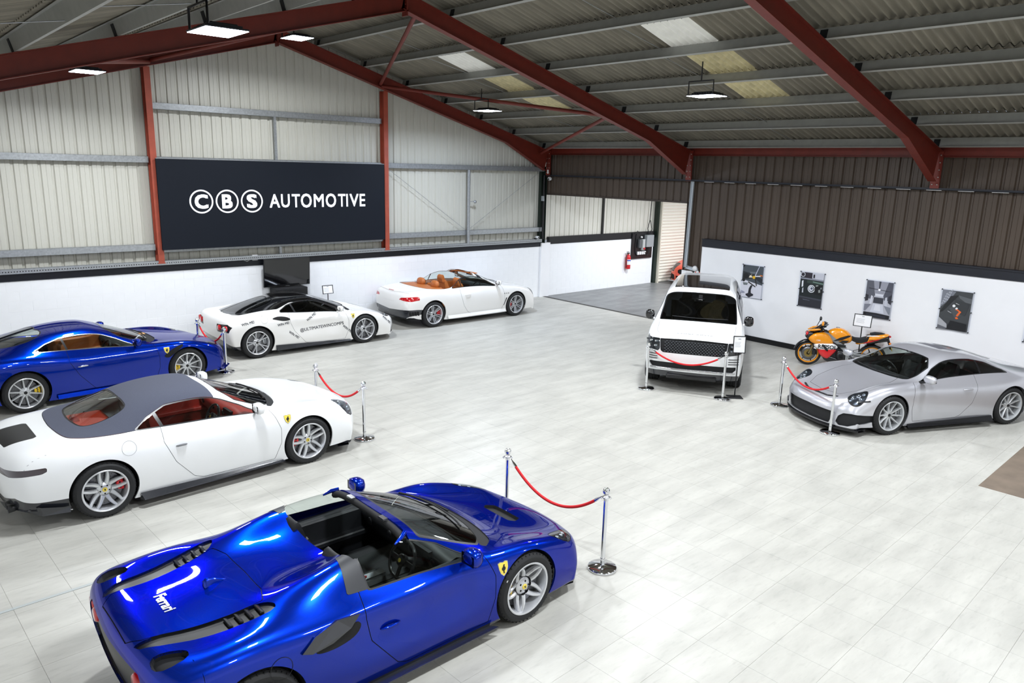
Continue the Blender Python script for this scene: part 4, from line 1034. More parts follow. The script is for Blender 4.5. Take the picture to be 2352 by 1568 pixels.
def arch_liner(parent, x, R, yin, yout, sgn, zc):
    mb = MB(); n = 24; vs = []
    for i in range(n+1):
        a = -.35+(PI+.7)*i/n
        for y in (yin, yout): vs.append((x+R*math.cos(a), sgn*y, zc+R*math.sin(a)))
    mb.add(vs, [(2*i, 2*i+1, 2*i+3, 2*i+2) for i in range(n)], True)
    mb.add([(x+R*math.cos(-.35+(PI+.7)*i/n), sgn*yin, zc+R*math.sin(-.35+(PI+.7)*i/n)) for i in range(n+1)], [tuple(range(n+1))])
    return mb.build('wheel_arch_liner', M_dark, parent)

# ------------------------------------------------------------------ interior pieces (local car axes)
def seat(parent, x, y, z, m1, m2, h=.66, recl=.32, wid=.5, head=True, name='seat', stitch=None):
    """x,y,z: hinge point between cushion and backrest at cushion height"""
    def pad(name, L, W_, T, M4, mm_, par, taper=.85, bol=.05):
        n, k = 8, 8; vs = []
        for i in range(n+1):
            t = i/n
            for j in range(k+1):
                q = j/k*2-1; ww = W_/2*(1-(1-taper)*t)*(1-.25*max(0, t-.85)/.15*.3); th = T*(1-.5*t**6)*(1 if 0 < i < n else .55)
                up = bol*abs(q)**3 if abs(q) < .99 else bol*.3
                vs.append((t*L, q*ww, (up+(.012 if .1 < t < .9 else 0)))); 
        m_ = len(vs); vs += [(a, b_, -T*(1-.6*(a/L)**4)) for a, b_, c in vs]; S = k+1
        fs = [(i*S+j, (i+1)*S+j, (i+1)*S+j+1, i*S+j+1) for i in range(n) for j in range(k)]
        fs += [tuple(m_+q for q in f[::-1]) for f in fs]
        for i in range(n): fs += [(i*S, m_+i*S, m_+(i+1)*S, (i+1)*S), (i*S+k, (i+1)*S+k, m_+(i+1)*S+k, m_+i*S+k)]
        for j in range(k): fs += [(j, j+1, m_+j+1, m_+j), (n*S+j, m_+n*S+j, m_+n*S+j+1, n*S+j+1)]
        mb = MB(); mb.add(vs, fs, True, M4); return mb.build(name, mm_, par, auto=50)
    A = rotM((x, y, z), ry=-.12)
    s1 = pad('seat', .5, wid, .16, A, m1, parent, .95, .045)
    B = rotM((x+.02, y, z), ry=-(PI/2+recl)); B = B @ Matrix.Rotation(0, 4, 'X')
    Bf = Matrix.Translation((x+.04, y, z)) @ Matrix.Rotation(-(PI/2+recl), 4, 'Y') @ Matrix.Rotation(PI, 4, 'X')
    # backrest: local x up along the back, thickness backwards
    d = Vector((-math.sin(recl), 0, math.cos(recl))); nrm = Vector((math.cos(recl), 0, math.sin(recl))); yy = nrm.cross(d)
    Bm = Matrix((d, yy, nrm)).transposed().to_4x4(); Bm.translation = (x+.05, y, z-.02)
    b = pad('backrest', h, wid, .12, Bm, m1, s1, .72, .055)
    mb = MB(); mb.box(.1, h*.72, -wid*.2, wid*.2, .0, .022, Bm, bev=.01); mb.build('seat_insert', m2, s1)
    if head: Hm = Bm.copy(); Hm.translation = Vector(Bm.translation)+d*(h-.03); pad('headrest', .2, wid*.5, .09, Hm, m1, s1, .85, .01)
    return s1
def steering_wheel(parent, x, y, z, m, tilt=.42, R=.175, hub=None, logo=None):
    M4 = Matrix.Translation((x, y, z)) @ Matrix.Rotation(-(PI/2-tilt), 4, 'Y')
    mb = MB(); mb.use(m); pts = []
    for k in range(28):
        a = 2*PI*k/28; r = R*(1-.07*max(0, math.cos(a-PI))**6); pts.append((r*math.cos(a), r*math.sin(a), 0))
    mb.tube(pts, .016, 8, M=M4, closed=True)
    mb.lathe([(0, .035), (.045, .033), (.062, .015), (.05, -.03), (0, -.03)], 16, M=M4)
    for a, w_ in ((PI/2, .04), (-PI/2, .04), (PI, .03)):
        mb.box(.04, R-.005, -w_/2, w_/2, -.01, .008, M4 @ Matrix.Rotation(a, 4, 'Z'))
    mb.tube([(0, 0, -.02), (0, 0, -.3)], .04, 10, M=M4)
    o = mb.build('steering_wheel', None, parent, auto=40)
    if logo: mb = MB(); mb.use(logo); mb.lathe([(0, .037), (.018, .037), (.02, .034)], 14, M=M4); mb.build('badge', None, o)
    return o
def blob(pts, name, m, parent, lev=2, flat=False, pw=3.2, n=14):
    """rounded solid inside an eight-corner cage (bottom ring x0y0,x1y0,x1y1,x0y1 then top ring)"""
    C8 = [Vector(p) for p in pts]; vs = []; h = n//2
    for i in range(h+1):
        t = PI*i/h
        for k in range(n):
            a = 2*PI*k/n; d = (math.sin(t)*math.cos(a), math.sin(t)*math.sin(a), math.cos(t))
            q = sum(abs(c)**pw for c in d)**(-1/pw); u, v, w = [(c*q+1)/2 for c in d]
            bot = (C8[0]*(1-u)+C8[1]*u)*(1-v)+(C8[3]*(1-u)+C8[2]*u)*v; top = (C8[4]*(1-u)+C8[5]*u)*(1-v)+(C8[7]*(1-u)+C8[6]*u)*v
            vs.append(bot*(1-w)+top*w)
    mb = MB(); mb.add(vs, [(i*n+k, (i+1)*n+k, (i+1)*n+(k+1) % n, i*n+(k+1) % n) for i in range(h) for k in range(n)], not flat)
    return fixn(mb.build(name, m, parent))
def mirror_pair(sh, parent, x, z, m, size=(.12, .2, .12), arm=M_dtrim, out=.15, glassm=None, xo=0.):
    for sgn in (-1, 1):
        h, n = sh.side_y(x, z, sgn)
        if h is None: continue
        y0 = abs(h.y); L, W_, H_ = size; yc = y0+out
        c = (x+xo, sgn*yc, z+.09)
        p = []
        for zz, k in ((-.5, .85), (.5, 1.)):
            for xx, yy in ((-.5, -.5), (.5, -.42), (.5, .38), (-.5, .5)): p.append((c[0]+L*xx*k*(1 if xx < 0 else .9), c[1]+sgn*W_*yy*1.1, c[2]+H_*zz*1.15))
        o = blob(p, 'door_mirror', m, parent, 2)
        mb = MB(); mb.add([(c[0]-L*.42, c[1]+sgn*W_*a*.42, c[2]+H_*b_*.42) for a, b_ in ((-1, -1), (1, -.9), (1, .9), (-1, 1))], [(0, 1, 2, 3)]); mb.build('mirror_glass', M_screen, o)
        mb = MB(); mb.tube([(x, h.y-sgn*.01, z), (x+xo*.6, sgn*(y0+out*.4), z+.02), (c[0], sgn*(yc-W_*.2), c[2]-H_*.3)], [.022, .018, .024], 8); mb.build('mirror_arm', arm, o)
def handle(sh, parent, x, z, m, kind='bar', L=.2, sides=(-1, 1)):
    for sgn in sides:
        h, n = sh.side_y(x, z, sgn)
        if h is None: continue
        pts = []
        for t in np.linspace(0, 1, 7):
            h2, n2 = sh.side_y(x-L/2+L*t, z+.004*math.sin(PI*t), sgn); pts.append(h2+n2*((1 if n2.y*sgn > 0 else -1)*(.004+.022*math.sin(PI*t)**.5)))
        mb = MB(); mb.tube(pts, [.008, .013, .014, .014, .014, .013, .008], 8); mb.build('door_handle', m, parent)
# ================================================================== VEHICLES
def st(x, ys, zs):
    xs = x if isinstance(x, (list, tuple)) else [x]*8
    return [(a, b, c) for a, b, c in zip(xs, ys, zs)]
CAGES = {}
CAGES['spider'] = [
 st([-1.95,-1.97,-1.99,-2.0,-2.03,-2.05,-2.06,-2.07], [.86,.85,.83,.8,.7,.5,.3,0], [.27]*8),
 st([-1.88,-1.94,-2.0,-2.04,-2.10,-2.13,-2.15,-2.16], [.93,.94,.93,.9,.8,.55,.3,0], [.26,.34,.44,.52,.55,.55,.55,.55]),
 st([-1.84,-1.89,-1.95,-2.0,-2.06,-2.11,-2.14,-2.16], [.94,.955,.95,.9,.8,.55,.3,0], [.25,.45,.64,.79,.87,.90,.905,.91]),
 st(-1.72, [.94,.97,.975,.94,.82,.56,.3,0], [.2,.44,.66,.83,.90,.885,.89,.895]),
 st(-1.30, [.95,.985,.99,.965,.85,.60,.3,0], [.15,.38,.62,.82,.93,.90,.925,.935]),
 st(-.85, [.93,.975,.985,.95,.82,.60,.34,0], [.12,.35,.6,.80,.90,1.03,.955,.95]),
 st(-.45, [.92,.95,.96,.93,.84,.62,.38,0], [.11,.33,.58,.77,.865,1.13,1.0,.965]),
 st(0.0, [.92,.945,.955,.93,.85,.61,.36,0], [.11,.33,.57,.74,.84,1.15,1.19,1.2]),
 st([.2,.2,.2,.2,.2,.2,.17,.15], [.92,.945,.955,.93,.86,.61,.36,0], [.11,.33,.57,.74,.84,1.12,1.175,1.19]),
 st([.55,.55,.55,.55,.55,.58,.62,.63], [.92,.945,.95,.93,.865,.70,.42,0], [.11,.33,.56,.72,.83,.955,1.03,1.045]),
 st([.88,.88,.88,.88,.88,.95,1.08,1.13], [.93,.945,.955,.93,.85,.76,.46,0], [.12,.32,.54,.71,.80,.81,.835,.84]),
 st(1.33, [.94,.97,.975,.945,.84,.64,.36,0], [.15,.36,.56,.73,.795,.73,.715,.71]),
 st(1.75, [.92,.955,.95,.91,.80,.6,.35,0], [.14,.31,.49,.64,.69,.64,.62,.62]),
 st([1.98,2.0,2.02,2.06,2.14,2.22,2.27,2.30], [.9,.93,.92,.86,.73,.52,.3,0], [.14,.28,.42,.53,.57,.54,.53,.52]),
 st([1.99,2.02,2.06,2.12,2.24,2.33,2.37,2.40], [.9,.92,.91,.85,.7,.5,.3,0], [.13,.2,.28,.34,.36,.36,.36,.36]),
 st([2.0,2.03,2.07,2.13,2.24,2.33,2.37,2.39], [.89,.9,.88,.82,.68,.48,.3,0], [.13]*8)]
for r_ in CAGES['spider'][:4]: r_[:] = [(-1.3+(p[0]+1.3)*.84, p[1], p[2]) for p in r_]
for i_ in (6, 7, 8, 9):
    r_ = CAGES['spider'][i_]; r_[2] = (r_[2][0], r_[2][1]-.035, r_[2][2]); r_[1] = (r_[1][0], r_[1][1]+.01, r_[1][2])
CAGES['coupe488'] = [list(r) for r in CAGES['spider']]
def setst(c, i, k, x=None, y=None, z=None):
    p = list(CAGES[c][i][k]); 
    if x is not None: p[0] = x
    if y is not None: p[1] = y
    if z is not None: p[2] = z
    CAGES[c][i][k] = tuple(p)
for k, y, z in ((4, .86, .92), (5, .60, .955), (6, .34, .985), (7, 0, 1.0)): setst('coupe488', 4, k, y=y, z=z)
for k, y, z in ((4, .85, .94), (5, .60, 1.06), (6, .34, 1.11), (7, 0, 1.125)): setst('coupe488', 5, k, y=y, z=z)
for k, y, z in ((4, .85, .88), (5, .60, 1.14), (6, .36, 1.19), (7, 0, 1.205)): setst('coupe488', 6, k, y=y, z=z)
for k, y, z in ((5, .56, .89), (6, .3, .90), (7, 0, .905)): setst('coupe488', 3, k, y=y, z=z)
for k, y, z in ((5, .61, 1.16), (6, .36, 1.205), (7, 0, 1.215)): setst('coupe488', 7, k, y=y, z=z)
CAGES['softtop'] = [
 st([-2.1,-2.13,-2.16,-2.18,-2.22,-2.26,-2.28,-2.29], [.84,.83,.8,.76,.68,.5,.3,0], [.26]*8),
 st([-2.0,-2.06,-2.12,-2.17,-2.24,-2.3,-2.32,-2.33], [.9,.9,.89,.85,.74,.52,.3,0], [.25,.36,.48,.56,.6,.6,.6,.6]),
 st([-1.95,-2.0,-2.05,-2.1,-2.16,-2.22,-2.25,-2.26], [.91,.925,.91,.86,.75,.53,.3,0], [.25,.46,.66,.80,.885,.91,.915,.92]),
 st(-1.82, [.92,.955,.96,.91,.79,.56,.3,0], [.2,.44,.68,.86,.94,.95,.95,.95]),
 st(-1.335, [.95,.985,.99,.955,.84,.62,.34,0], [.16,.4,.66,.85,.96,1.01,1.04,1.05]),
 st(-.9, [.93,.965,.98,.94,.84,.62,.35,0], [.13,.37,.64,.83,.95,1.14,1.21,1.225]),
 st(-.45, [.92,.95,.965,.93,.85,.61,.35,0], [.12,.35,.62,.8,.92,1.205,1.285,1.30]),
 st(-.08, [.92,.945,.96,.93,.855,.62,.35,0], [.12,.35,.61,.79,.91,1.20,1.285,1.30]),
 st([.15,.15,.15,.15,.15,.15,.12,.1], [.92,.945,.96,.93,.86,.64,.36,0], [.12,.35,.61,.78,.905,1.16,1.245,1.26]),
 st([.5,.5,.5,.5,.5,.52,.56,.58], [.92,.945,.96,.935,.87,.71,.42,0], [.12,.35,.61,.78,.895,1.0,1.07,1.08]),
 st([.78,.78,.78,.78,.78,.84,.98,1.03], [.92,.95,.965,.94,.86,.76,.46,0], [.12,.36,.61,.78,.885,.895,.905,.905]),
 st(1.335, [.94,.975,.98,.955,.85,.64,.36,0], [.17,.39,.62,.80,.88,.86,.845,.84]),
 st(1.75, [.93,.96,.955,.92,.81,.6,.35,0], [.16,.36,.57,.73,.80,.795,.79,.785]),
 st([1.98,2.0,2.02,2.05,2.12,2.2,2.26,2.29], [.89,.92,.91,.85,.72,.52,.3,0], [.18,.34,.5,.62,.69,.69,.685,.68]),
 st([2.0,2.04,2.08,2.13,2.23,2.31,2.35,2.37], [.89,.91,.9,.83,.68,.5,.3,0], [.16,.25,.34,.4,.43,.43,.43,.43]),
 st([2.0,2.03,2.06,2.11,2.2,2.27,2.3,2.32], [.88,.89,.87,.8,.66,.48,.3,0], [.14]*8)]
CAGES['fastback'] = [
 st([-2.1,-2.13,-2.16,-2.18,-2.2,-2.22,-2.24,-2.25], [.84,.83,.8,.76,.68,.5,.3,0], [.27]*8),
 st([-2.02,-2.08,-2.13,-2.16,-2.2,-2.22,-2.23,-2.24], [.9,.9,.89,.85,.74,.52,.3,0], [.25,.36,.5,.6,.66,.66,.66,.66]),
 st([-1.98,-2.03,-2.08,-2.13,-2.18,-2.22,-2.24,-2.25], [.91,.92,.9,.85,.75,.53,.3,0], [.25,.46,.68,.84,.93,.97,.98,.98]),
 st(-1.80, [.92,.95,.95,.91,.79,.56,.3,0], [.2,.44,.68,.88,.96,1.01,1.03,1.04]),
 st(-1.36, [.94,.97,.975,.95,.83,.60,.34,0], [.16,.4,.66,.88,.97,1.06,1.12,1.135]),
 st(-.95, [.92,.955,.965,.93,.82,.60,.35,0], [.13,.37,.64,.85,.94,1.14,1.21,1.225]),
 st(-.55, [.91,.94,.95,.92,.82,.60,.35,0], [.12,.35,.62,.80,.905,1.185,1.255,1.27]),
 st(-.25, [.91,.93,.945,.92,.83,.61,.35,0], [.12,.35,.60,.77,.89,1.18,1.255,1.27]),
 st([.0,.0,.0,.0,.0,.0,-.04,-.05], [.91,.93,.945,.92,.84,.63,.36,0], [.12,.35,.59,.76,.88,1.13,1.225,1.245]),
 st([.35,.35,.35,.35,.35,.38,.41,.42], [.91,.93,.945,.925,.85,.70,.42,0], [.12,.35,.59,.75,.865,.98,1.06,1.075]),
 st([.65,.65,.65,.65,.65,.70,.84,.88], [.91,.935,.95,.93,.85,.76,.46,0], [.12,.36,.60,.76,.86,.87,.89,.895]),
 st(1.30, [.93,.96,.965,.945,.83,.62,.36,0], [.17,.39,.62,.79,.86,.80,.81,.82]),
 st(1.72, [.92,.95,.945,.91,.79,.58,.34,0], [.16,.36,.55,.70,.765,.71,.73,.74]),
 st([1.93,1.95,1.98,2.02,2.08,2.16,2.2,2.22], [.89,.92,.91,.85,.72,.52,.3,0], [.18,.32,.46,.56,.63,.62,.63,.63]),
 st([1.95,2.0,2.04,2.1,2.2,2.27,2.3,2.32], [.89,.91,.9,.83,.68,.5,.3,0], [.15,.22,.3,.36,.4,.4,.4,.4]),
 st([1.96,2.0,2.04,2.1,2.2,2.26,2.29,2.3], [.88,.89,.87,.8,.66,.48,.3,0], [.13]*8)]
CAGES['cabrio'] = [
 st([-2.25,-2.28,-2.3,-2.32,-2.35,-2.37,-2.38,-2.39], [.82,.81,.79,.76,.68,.5,.3,0], [.3]*8),
 st([-2.2,-2.26,-2.31,-2.35,-2.4,-2.43,-2.44,-2.45], [.87,.88,.87,.84,.74,.52,.3,0], [.3,.4,.52,.6,.64,.64,.64,.64]),
 st([-2.15,-2.19,-2.24,-2.29,-2.34,-2.38,-2.4,-2.41], [.88,.9,.89,.85,.75,.53,.3,0], [.3,.5,.7,.85,.95,.98,.99,.99]),
 st(-1.98, [.89,.93,.94,.91,.80,.56,.3,0], [.25,.5,.72,.9,1.0,1.01,1.01,1.01]),
 st(-1.48, [.91,.945,.955,.94,.84,.62,.34,0], [.2,.44,.70,.9,1.0,1.03,1.03,1.03]),
 st(-1.0, [.89,.93,.945,.925,.84,.66,.35,0], [.16,.4,.66,.86,.97,1.02,1.03,1.03]),
 st(-.55, [.885,.915,.93,.91,.83,.62,.35,0], [.15,.38,.64,.84,.955,1.26,1.33,1.345]),
 st(-.1, [.885,.91,.93,.91,.83,.62,.35,0], [.15,.38,.64,.83,.95,1.28,1.35,1.36]),
 st([.2,.2,.2,.2,.2,.2,.17,.15], [.885,.91,.93,.91,.84,.63,.36,0], [.15,.38,.64,.82,.945,1.24,1.32,1.335]),
 st([.6,.6,.6,.6,.6,.62,.66,.68], [.885,.91,.93,.915,.85,.71,.42,0], [.15,.38,.63,.81,.935,1.07,1.14,1.155]),
 st([.95,.95,.95,.95,.95,1.0,1.12,1.17], [.885,.915,.935,.92,.85,.76,.46,0], [.15,.38,.63,.81,.925,.94,.955,.96]),
 st(1.5, [.91,.94,.95,.93,.83,.64,.36,0], [.18,.4,.63,.82,.90,.87,.885,.90]),
 st(1.9, [.9,.93,.93,.9,.79,.6,.35,0], [.18,.38,.58,.74,.82,.80,.82,.83]),
 st([2.13,2.15,2.18,2.22,2.29,2.36,2.4,2.42], [.87,.9,.88,.82,.7,.52,.3,0], [.18,.34,.5,.62,.69,.69,.70,.70]),
 st([2.15,2.19,2.24,2.3,2.38,2.44,2.47,2.48], [.87,.89,.87,.8,.66,.5,.3,0], [.15,.24,.33,.39,.43,.44,.44,.44]),
 st([2.16,2.19,2.24,2.3,2.37,2.42,2.45,2.46], [.86,.87,.85,.78,.65,.48,.3,0], [.14]*8)]
CAGES['ninecoupe'] = [
 st([-1.98,-2.0,-2.03,-2.05,-2.1,-2.14,-2.15,-2.16], [.84,.83,.8,.76,.68,.5,.3,0], [.25]*8),
 st([-1.92,-1.98,-2.04,-2.08,-2.15,-2.2,-2.22,-2.23], [.9,.9,.88,.84,.73,.52,.3,0], [.25,.36,.48,.56,.6,.6,.6,.6]),
 st([-1.85,-1.9,-1.95,-1.99,-2.06,-2.12,-2.14,-2.15], [.91,.92,.9,.85,.75,.53,.3,0], [.25,.44,.6,.72,.80,.85,.86,.86]),
 st(-1.68, [.9,.93,.935,.9,.78,.56,.3,0], [.2,.42,.62,.78,.87,.93,.945,.95]),
 st(-1.23, [.91,.945,.955,.93,.80,.58,.32,0], [.16,.38,.60,.80,.91,1.03,1.075,1.085]),
 st(-.8, [.89,.93,.945,.91,.79,.58,.33,0], [.12,.35,.58,.79,.91,1.12,1.18,1.19]),
 st(-.4, [.86,.90,.915,.89,.79,.58,.34,0], [.12,.34,.57,.76,.9,1.185,1.245,1.26]),
 st(-.05, [.86,.89,.905,.885,.79,.59,.35,0], [.12,.34,.57,.75,.885,1.195,1.26,1.275]),
 st([.22,.22,.22,.22,.22,.22,.2,.18], [.86,.885,.9,.88,.79,.60,.36,0], [.12,.34,.57,.75,.875,1.155,1.225,1.24]),
 st([.55,.55,.55,.55,.55,.58,.6,.61], [.86,.885,.9,.885,.80,.67,.4,0], [.12,.34,.57,.75,.865,.995,1.05,1.06]),
 st([.85,.85,.85,.85,.85,.88,.96,.98], [.87,.895,.91,.895,.81,.72,.42,0], [.12,.35,.58,.755,.855,.865,.865,.865]),
 st(1.24, [.89,.915,.925,.90,.80,.60,.34,0], [.16,.37,.58,.76,.845,.79,.775,.775]),
 st(1.62, [.88,.90,.905,.87,.76,.58,.33,0], [.15,.34,.53,.68,.765,.70,.675,.67]),
 st([1.83,1.85,1.88,1.92,1.98,2.06,2.12,2.15], [.86,.88,.87,.81,.7,.52,.3,0], [.16,.3,.43,.53,.585,.565,.55,.545]),
 st([1.88,1.92,1.97,2.03,2.12,2.19,2.24,2.26], [.87,.89,.87,.81,.68,.5,.3,0], [.13,.2,.28,.34,.37,.37,.37,.37]),
 st([1.9,1.94,1.98,2.04,2.13,2.2,2.25,2.27], [.86,.87,.86,.8,.66,.48,.3,0], [.12]*8)]
CAGES['suv'] = [
 st([-2.5,-2.54,-2.56,-2.58,-2.6,-2.61,-2.62,-2.62], [.92,.9,.86,.8,.7,.5,.3,0], [.38]*8),
 st([-2.5,-2.56,-2.6,-2.63,-2.65,-2.66,-2.67,-2.67], [.95,.95,.93,.88,.78,.55,.3,0], [.38,.6,.8,.95,1.05,1.1,1.12,1.12]),
 st([-2.42,-2.46,-2.5,-2.52,-2.5,-2.38,-2.35,-2.34], [.95,.97,.96,.93,.88,.72,.42,0], [.38,.65,.95,1.15,1.28,1.72,1.82,1.84]),
 st(-2.1, [.96,.985,.985,.97,.92,.745,.45,0], [.36,.62,.92,1.13,1.26,1.77,1.85,1.865]),
 st(-1.5, [.97,1.0,1.0,.98,.93,.755,.45,0], [.34,.6,.9,1.12,1.25,1.79,1.865,1.88]),
 st(-1.0, [.96,.99,.995,.98,.93,.76,.45,0], [.32,.58,.88,1.11,1.24,1.795,1.87,1.885]),
 st(-.5, [.95,.98,.99,.98,.93,.76,.45,0], [.32,.58,.88,1.1,1.235,1.795,1.87,1.885]),
 st(0, [.95,.98,.99,.98,.93,.76,.45,0], [.32,.58,.88,1.1,1.23,1.785,1.86,1.875]),
 st([.42,.42,.42,.42,.42,.42,.42,.42], [.95,.98,.99,.98,.93,.76,.45,0], [.32,.58,.88,1.1,1.225,1.75,1.82,1.83]),
 st([.8,.8,.8,.8,.8,.82,.85,.86], [.95,.98,.99,.98,.935,.82,.48,0], [.32,.58,.88,1.1,1.22,1.45,1.53,1.54]),
 st([1.1,1.1,1.1,1.1,1.1,1.14,1.22,1.24], [.95,.98,.995,.985,.93,.86,.5,0], [.32,.58,.88,1.1,1.205,1.23,1.245,1.25]),
 st(1.5, [.97,1.0,1.005,.985,.91,.80,.48,0], [.35,.6,.88,1.08,1.17,1.20,1.215,1.22]),
 st(1.95, [.96,.985,.98,.955,.88,.77,.45,0], [.36,.6,.84,1.02,1.11,1.15,1.165,1.17]),
 st([2.16,2.18,2.2,2.22,2.24,2.29,2.33,2.34], [.93,.95,.94,.91,.86,.74,.42,0], [.36,.58,.80,1.0,1.08,1.115,1.13,1.135]),
 st([2.18,2.22,2.25,2.28,2.32,2.36,2.39,2.4], [.93,.94,.93,.9,.84,.7,.4,0], [.34,.45,.56,.64,.68,.7,.7,.7]),
 st([2.14,2.18,2.2,2.22,2.26,2.3,2.33,2.34], [.91,.91,.89,.85,.8,.68,.4,0], [.3]*8)]
for i_ in range(4):
    CAGES['cabrio'][i_] = [(-1.48+(p[0]+1.48)*.88, p[1]*(.965 if i_ < 3 else .98), p[2]*(1 if k < 3 else (.945 if i_ < 3 else .97))) for k, p in enumerate(CAGES['cabrio'][i_])]
for i_ in range(5, 11):
    CAGES['ninecoupe'][i_] = [(p[0]-(.11 if k >= 4 else .04), p[1], p[2]) for k, p in enumerate(CAGES['ninecoupe'][i_])]
for i_ in range(12, 16): CAGES['ninecoupe'][i_] = [(1.3+(p[0]-1.3)*.88, p[1], p[2]) for p in CAGES['ninecoupe'][i_]]

def uvreg(poly, su=.38, sv=.22, rnd=0):
    P2 = [(a*su, b_*sv) for a, b_ in (smooth_poly(poly, rnd) if rnd else poly)]
    return lambda P, u, v, N: sd_poly(u*su, v*sv, P2)
def sidereg(poly, vmax=4.3, sgn=0, rnd=0):
    P2 = smooth_poly(poly, rnd) if rnd else poly
    def f(P, u, v, N):
        d = sd_poly(P[:, 0], P[:, 2], P2); d = np.maximum(d, (v-vmax)*.2)
        d = np.maximum(d, .35-np.abs(P[:, 1]))
        if sgn: d = np.maximum(d, -P[:, 1]*sgn*1.)
        return d
    return f
def frontreg(poly, x0=1.2, sgn=1, both=True, rnd=0, off=0):
    if both: poly = [(-.25 if a < .001 else a, b_) for a, b_ in poly]
    P2 = smooth_poly(poly, rnd) if rnd else poly
    def f(P, u, v, N):
        y = np.abs(P[:, 1]) if both else P[:, 1]
        return np.maximum(sd_poly(y, P[:, 2], P2), x0-P[:, 0]*sgn)
    return f
def topreg(poly, both=True, zmin=.3, rnd=0, nz=-1):
    if both: poly = [(a, -.25 if b_ < .001 else b_) for a, b_ in poly]
    P2 = smooth_poly(poly, rnd) if rnd else poly
    def f(P, u, v, N):
        y = np.abs(P[:, 1]) if both else P[:, 1]
        return np.maximum(sd_poly(P[:, 0], y, P2), np.maximum(zmin-P[:, 2], -(N[:, 2]-nz)*.3))
    return f
def vehicle(name, cage, pos, ang, label, paint, axles, Rw, arch, cat='car', ns=12, nk=8, arch_top=None, scale=(1, 1, 1), lam=.8, zoff=0):
    """shell with cut wheel arches; returns root, shell"""
    root = empty(name, (pos[0], pos[1], 0), math.radians(ang), label=label, cat=cat)
    sh = Shell(CAGES[cage], ns, nk, lam, scale)
    for xa, ra in zip(axles, arch):
        f = lambda P, u, v, N: np.maximum(np.hypot(P[:, 0]-xa, P[:, 2]-Rw)-ra, np.maximum(.45-np.abs(P[:, 1]), (v-3.75)*.2))
        sh.cut(f, 'arch'); sh.delete('arch')
    return root, sh
def interior(root, xw0, xw1, xs, yb, zf, m_trim, m_seat, m_ins, zbelt=.84, seats=2, dash_x=.62, rear=False, wheel=True, logo=None, driver=-1, m_dash=None, seatx=-.28, seath=.62, zseat=.3, carpet=None, seatw=.5, door=True):
    """tub, dashboard, seats, console. xw0..xw1 cabin length"""
    m_dash = m_dash or m_trim
    mb = MB(); mb.box(xw0, xw1, -yb, yb, zf-.02, zf); mb.box(xw0-.02, xw0, -yb, yb, zf, zbelt-.03); mb.box(xw1, xw1+.02, -yb, yb, zf, zbelt-.1); mb.build('cabin_floor', carpet or M_dark, root)
    if door:
        for s_ in (-1, 1):
            mb = MB(); mb.box(xs[0], xs[1], min(s_*(yb-.03), s_*(yb+.03)), max(s_*(yb-.03), s_*(yb+.03)), zf, zbelt-.035, bev=.012); mb.box(xs[0]-.05, xs[1]+.1, min(s_*yb, s_*(yb+.095)), max(s_*yb, s_*(yb+.095)), zbelt-.1, zbelt-.025, bev=.01)
            mb.box(xs[0]+.15, xs[1]-.2, min(s_*(yb-.11), s_*yb), max(s_*(yb-.11), s_*yb), zbelt-.3, zbelt-.24, bev=.012)
            o = mb.build('door_card', m_trim, root)
    # dashboard
    n = 10; mb = MB(); vs = []
    for i in range(n+1):
        y = -yb+2*yb*i/n; b_ = .03*math.exp(-((y-driver*.38)/.16)**2); cx = .12*(1-(y/yb)**2)
        vs += [(dash_x+cx+.28, y, zbelt-.07), (dash_x+.12+cx*.3, y, zbelt-.015+b_), (dash_x+.02, y, zbelt-.04+b_), (dash_x, y, zbelt-.1), (dash_x+.06, y, zbelt-.24), (dash_x+.2, y, zbelt-.42)]
    mb.add(vs, [(i*6+j, i*6+j+1, (i+1)*6+j+1, (i+1)*6+j) for i in range(n) for j in range(5)], True); mb.build('dashboard', m_dash, root)
    mb = MB(); mb.use(M_dtrim)
    for y in (-.18, .0, .18, yb-.2, -yb+.2): mb.lathe([(0, -.005), (.03, -.006), (.038, 0), (.04, .01)], 14, 'x', rotM((dash_x-.002, y, zbelt-.12)))
    mb.box(dash_x-.02, dash_x+.02, driver*.38-.13, driver*.38+.13, zbelt-.09, zbelt-.02)
    mb.build('air_vents', None, root)
    mb = MB(); mb.box(xs[0]+.05, dash_x+.15, -.11, .11, zf, zf+.26, bev=.03); mb.box(xs[0]+.1, xs[0]+.5, -.09, .09, zf+.26, zf+.33, bev=.02); o = mb.build('centre_console', m_trim, root)
    mb = MB(); mb.use(M_chromeb); mb.box(.1, .34, -.04, .04, zf+.262, zf+.27); mb.use(mat('red_button', '#c01820', .4)); mb.lathe([(0, .01), (.014, .008), (.014, 0)], 10, M=rotM((.14, 0, zf+.27))); mb.build('console_switches', None, o)
    for s_ in (-1, 1): seat(root, seatx, s_*.38, zseat, m_seat, m_ins, seath, wid=seatw)
    if rear:
        for s_ in (-1, 1): seat(root, seatx-.78, s_*.33, zseat+.08, m_seat, m_ins, seath*.72, recl=.3, wid=.46, name='rear_seat')
    if wheel: steering_wheel(root, dash_x-.22, driver*.38, zbelt-.08, M_dtrim, logo=logo)
def underbody(root, x0, x1, y, z=.13, zt=.42):
    mb = MB(); mb.box(x0, x1, -y, y, z, zt, bev=.03); mb.build('underbody', M_matt, root)
def lamp_glass(name='lamp_lens', tint=(.75, .8, .85)): return glass_mat(name, tint, .12)
M_carglass = glass_mat('car_glass', (.78, .84, .82), .10)
M_darkglass = glass_mat('dark_car_glass', (.20, .22, .24), .10)
M_clearglass = glass_mat('clear_door_glass', (.80, .88, .85), .07)
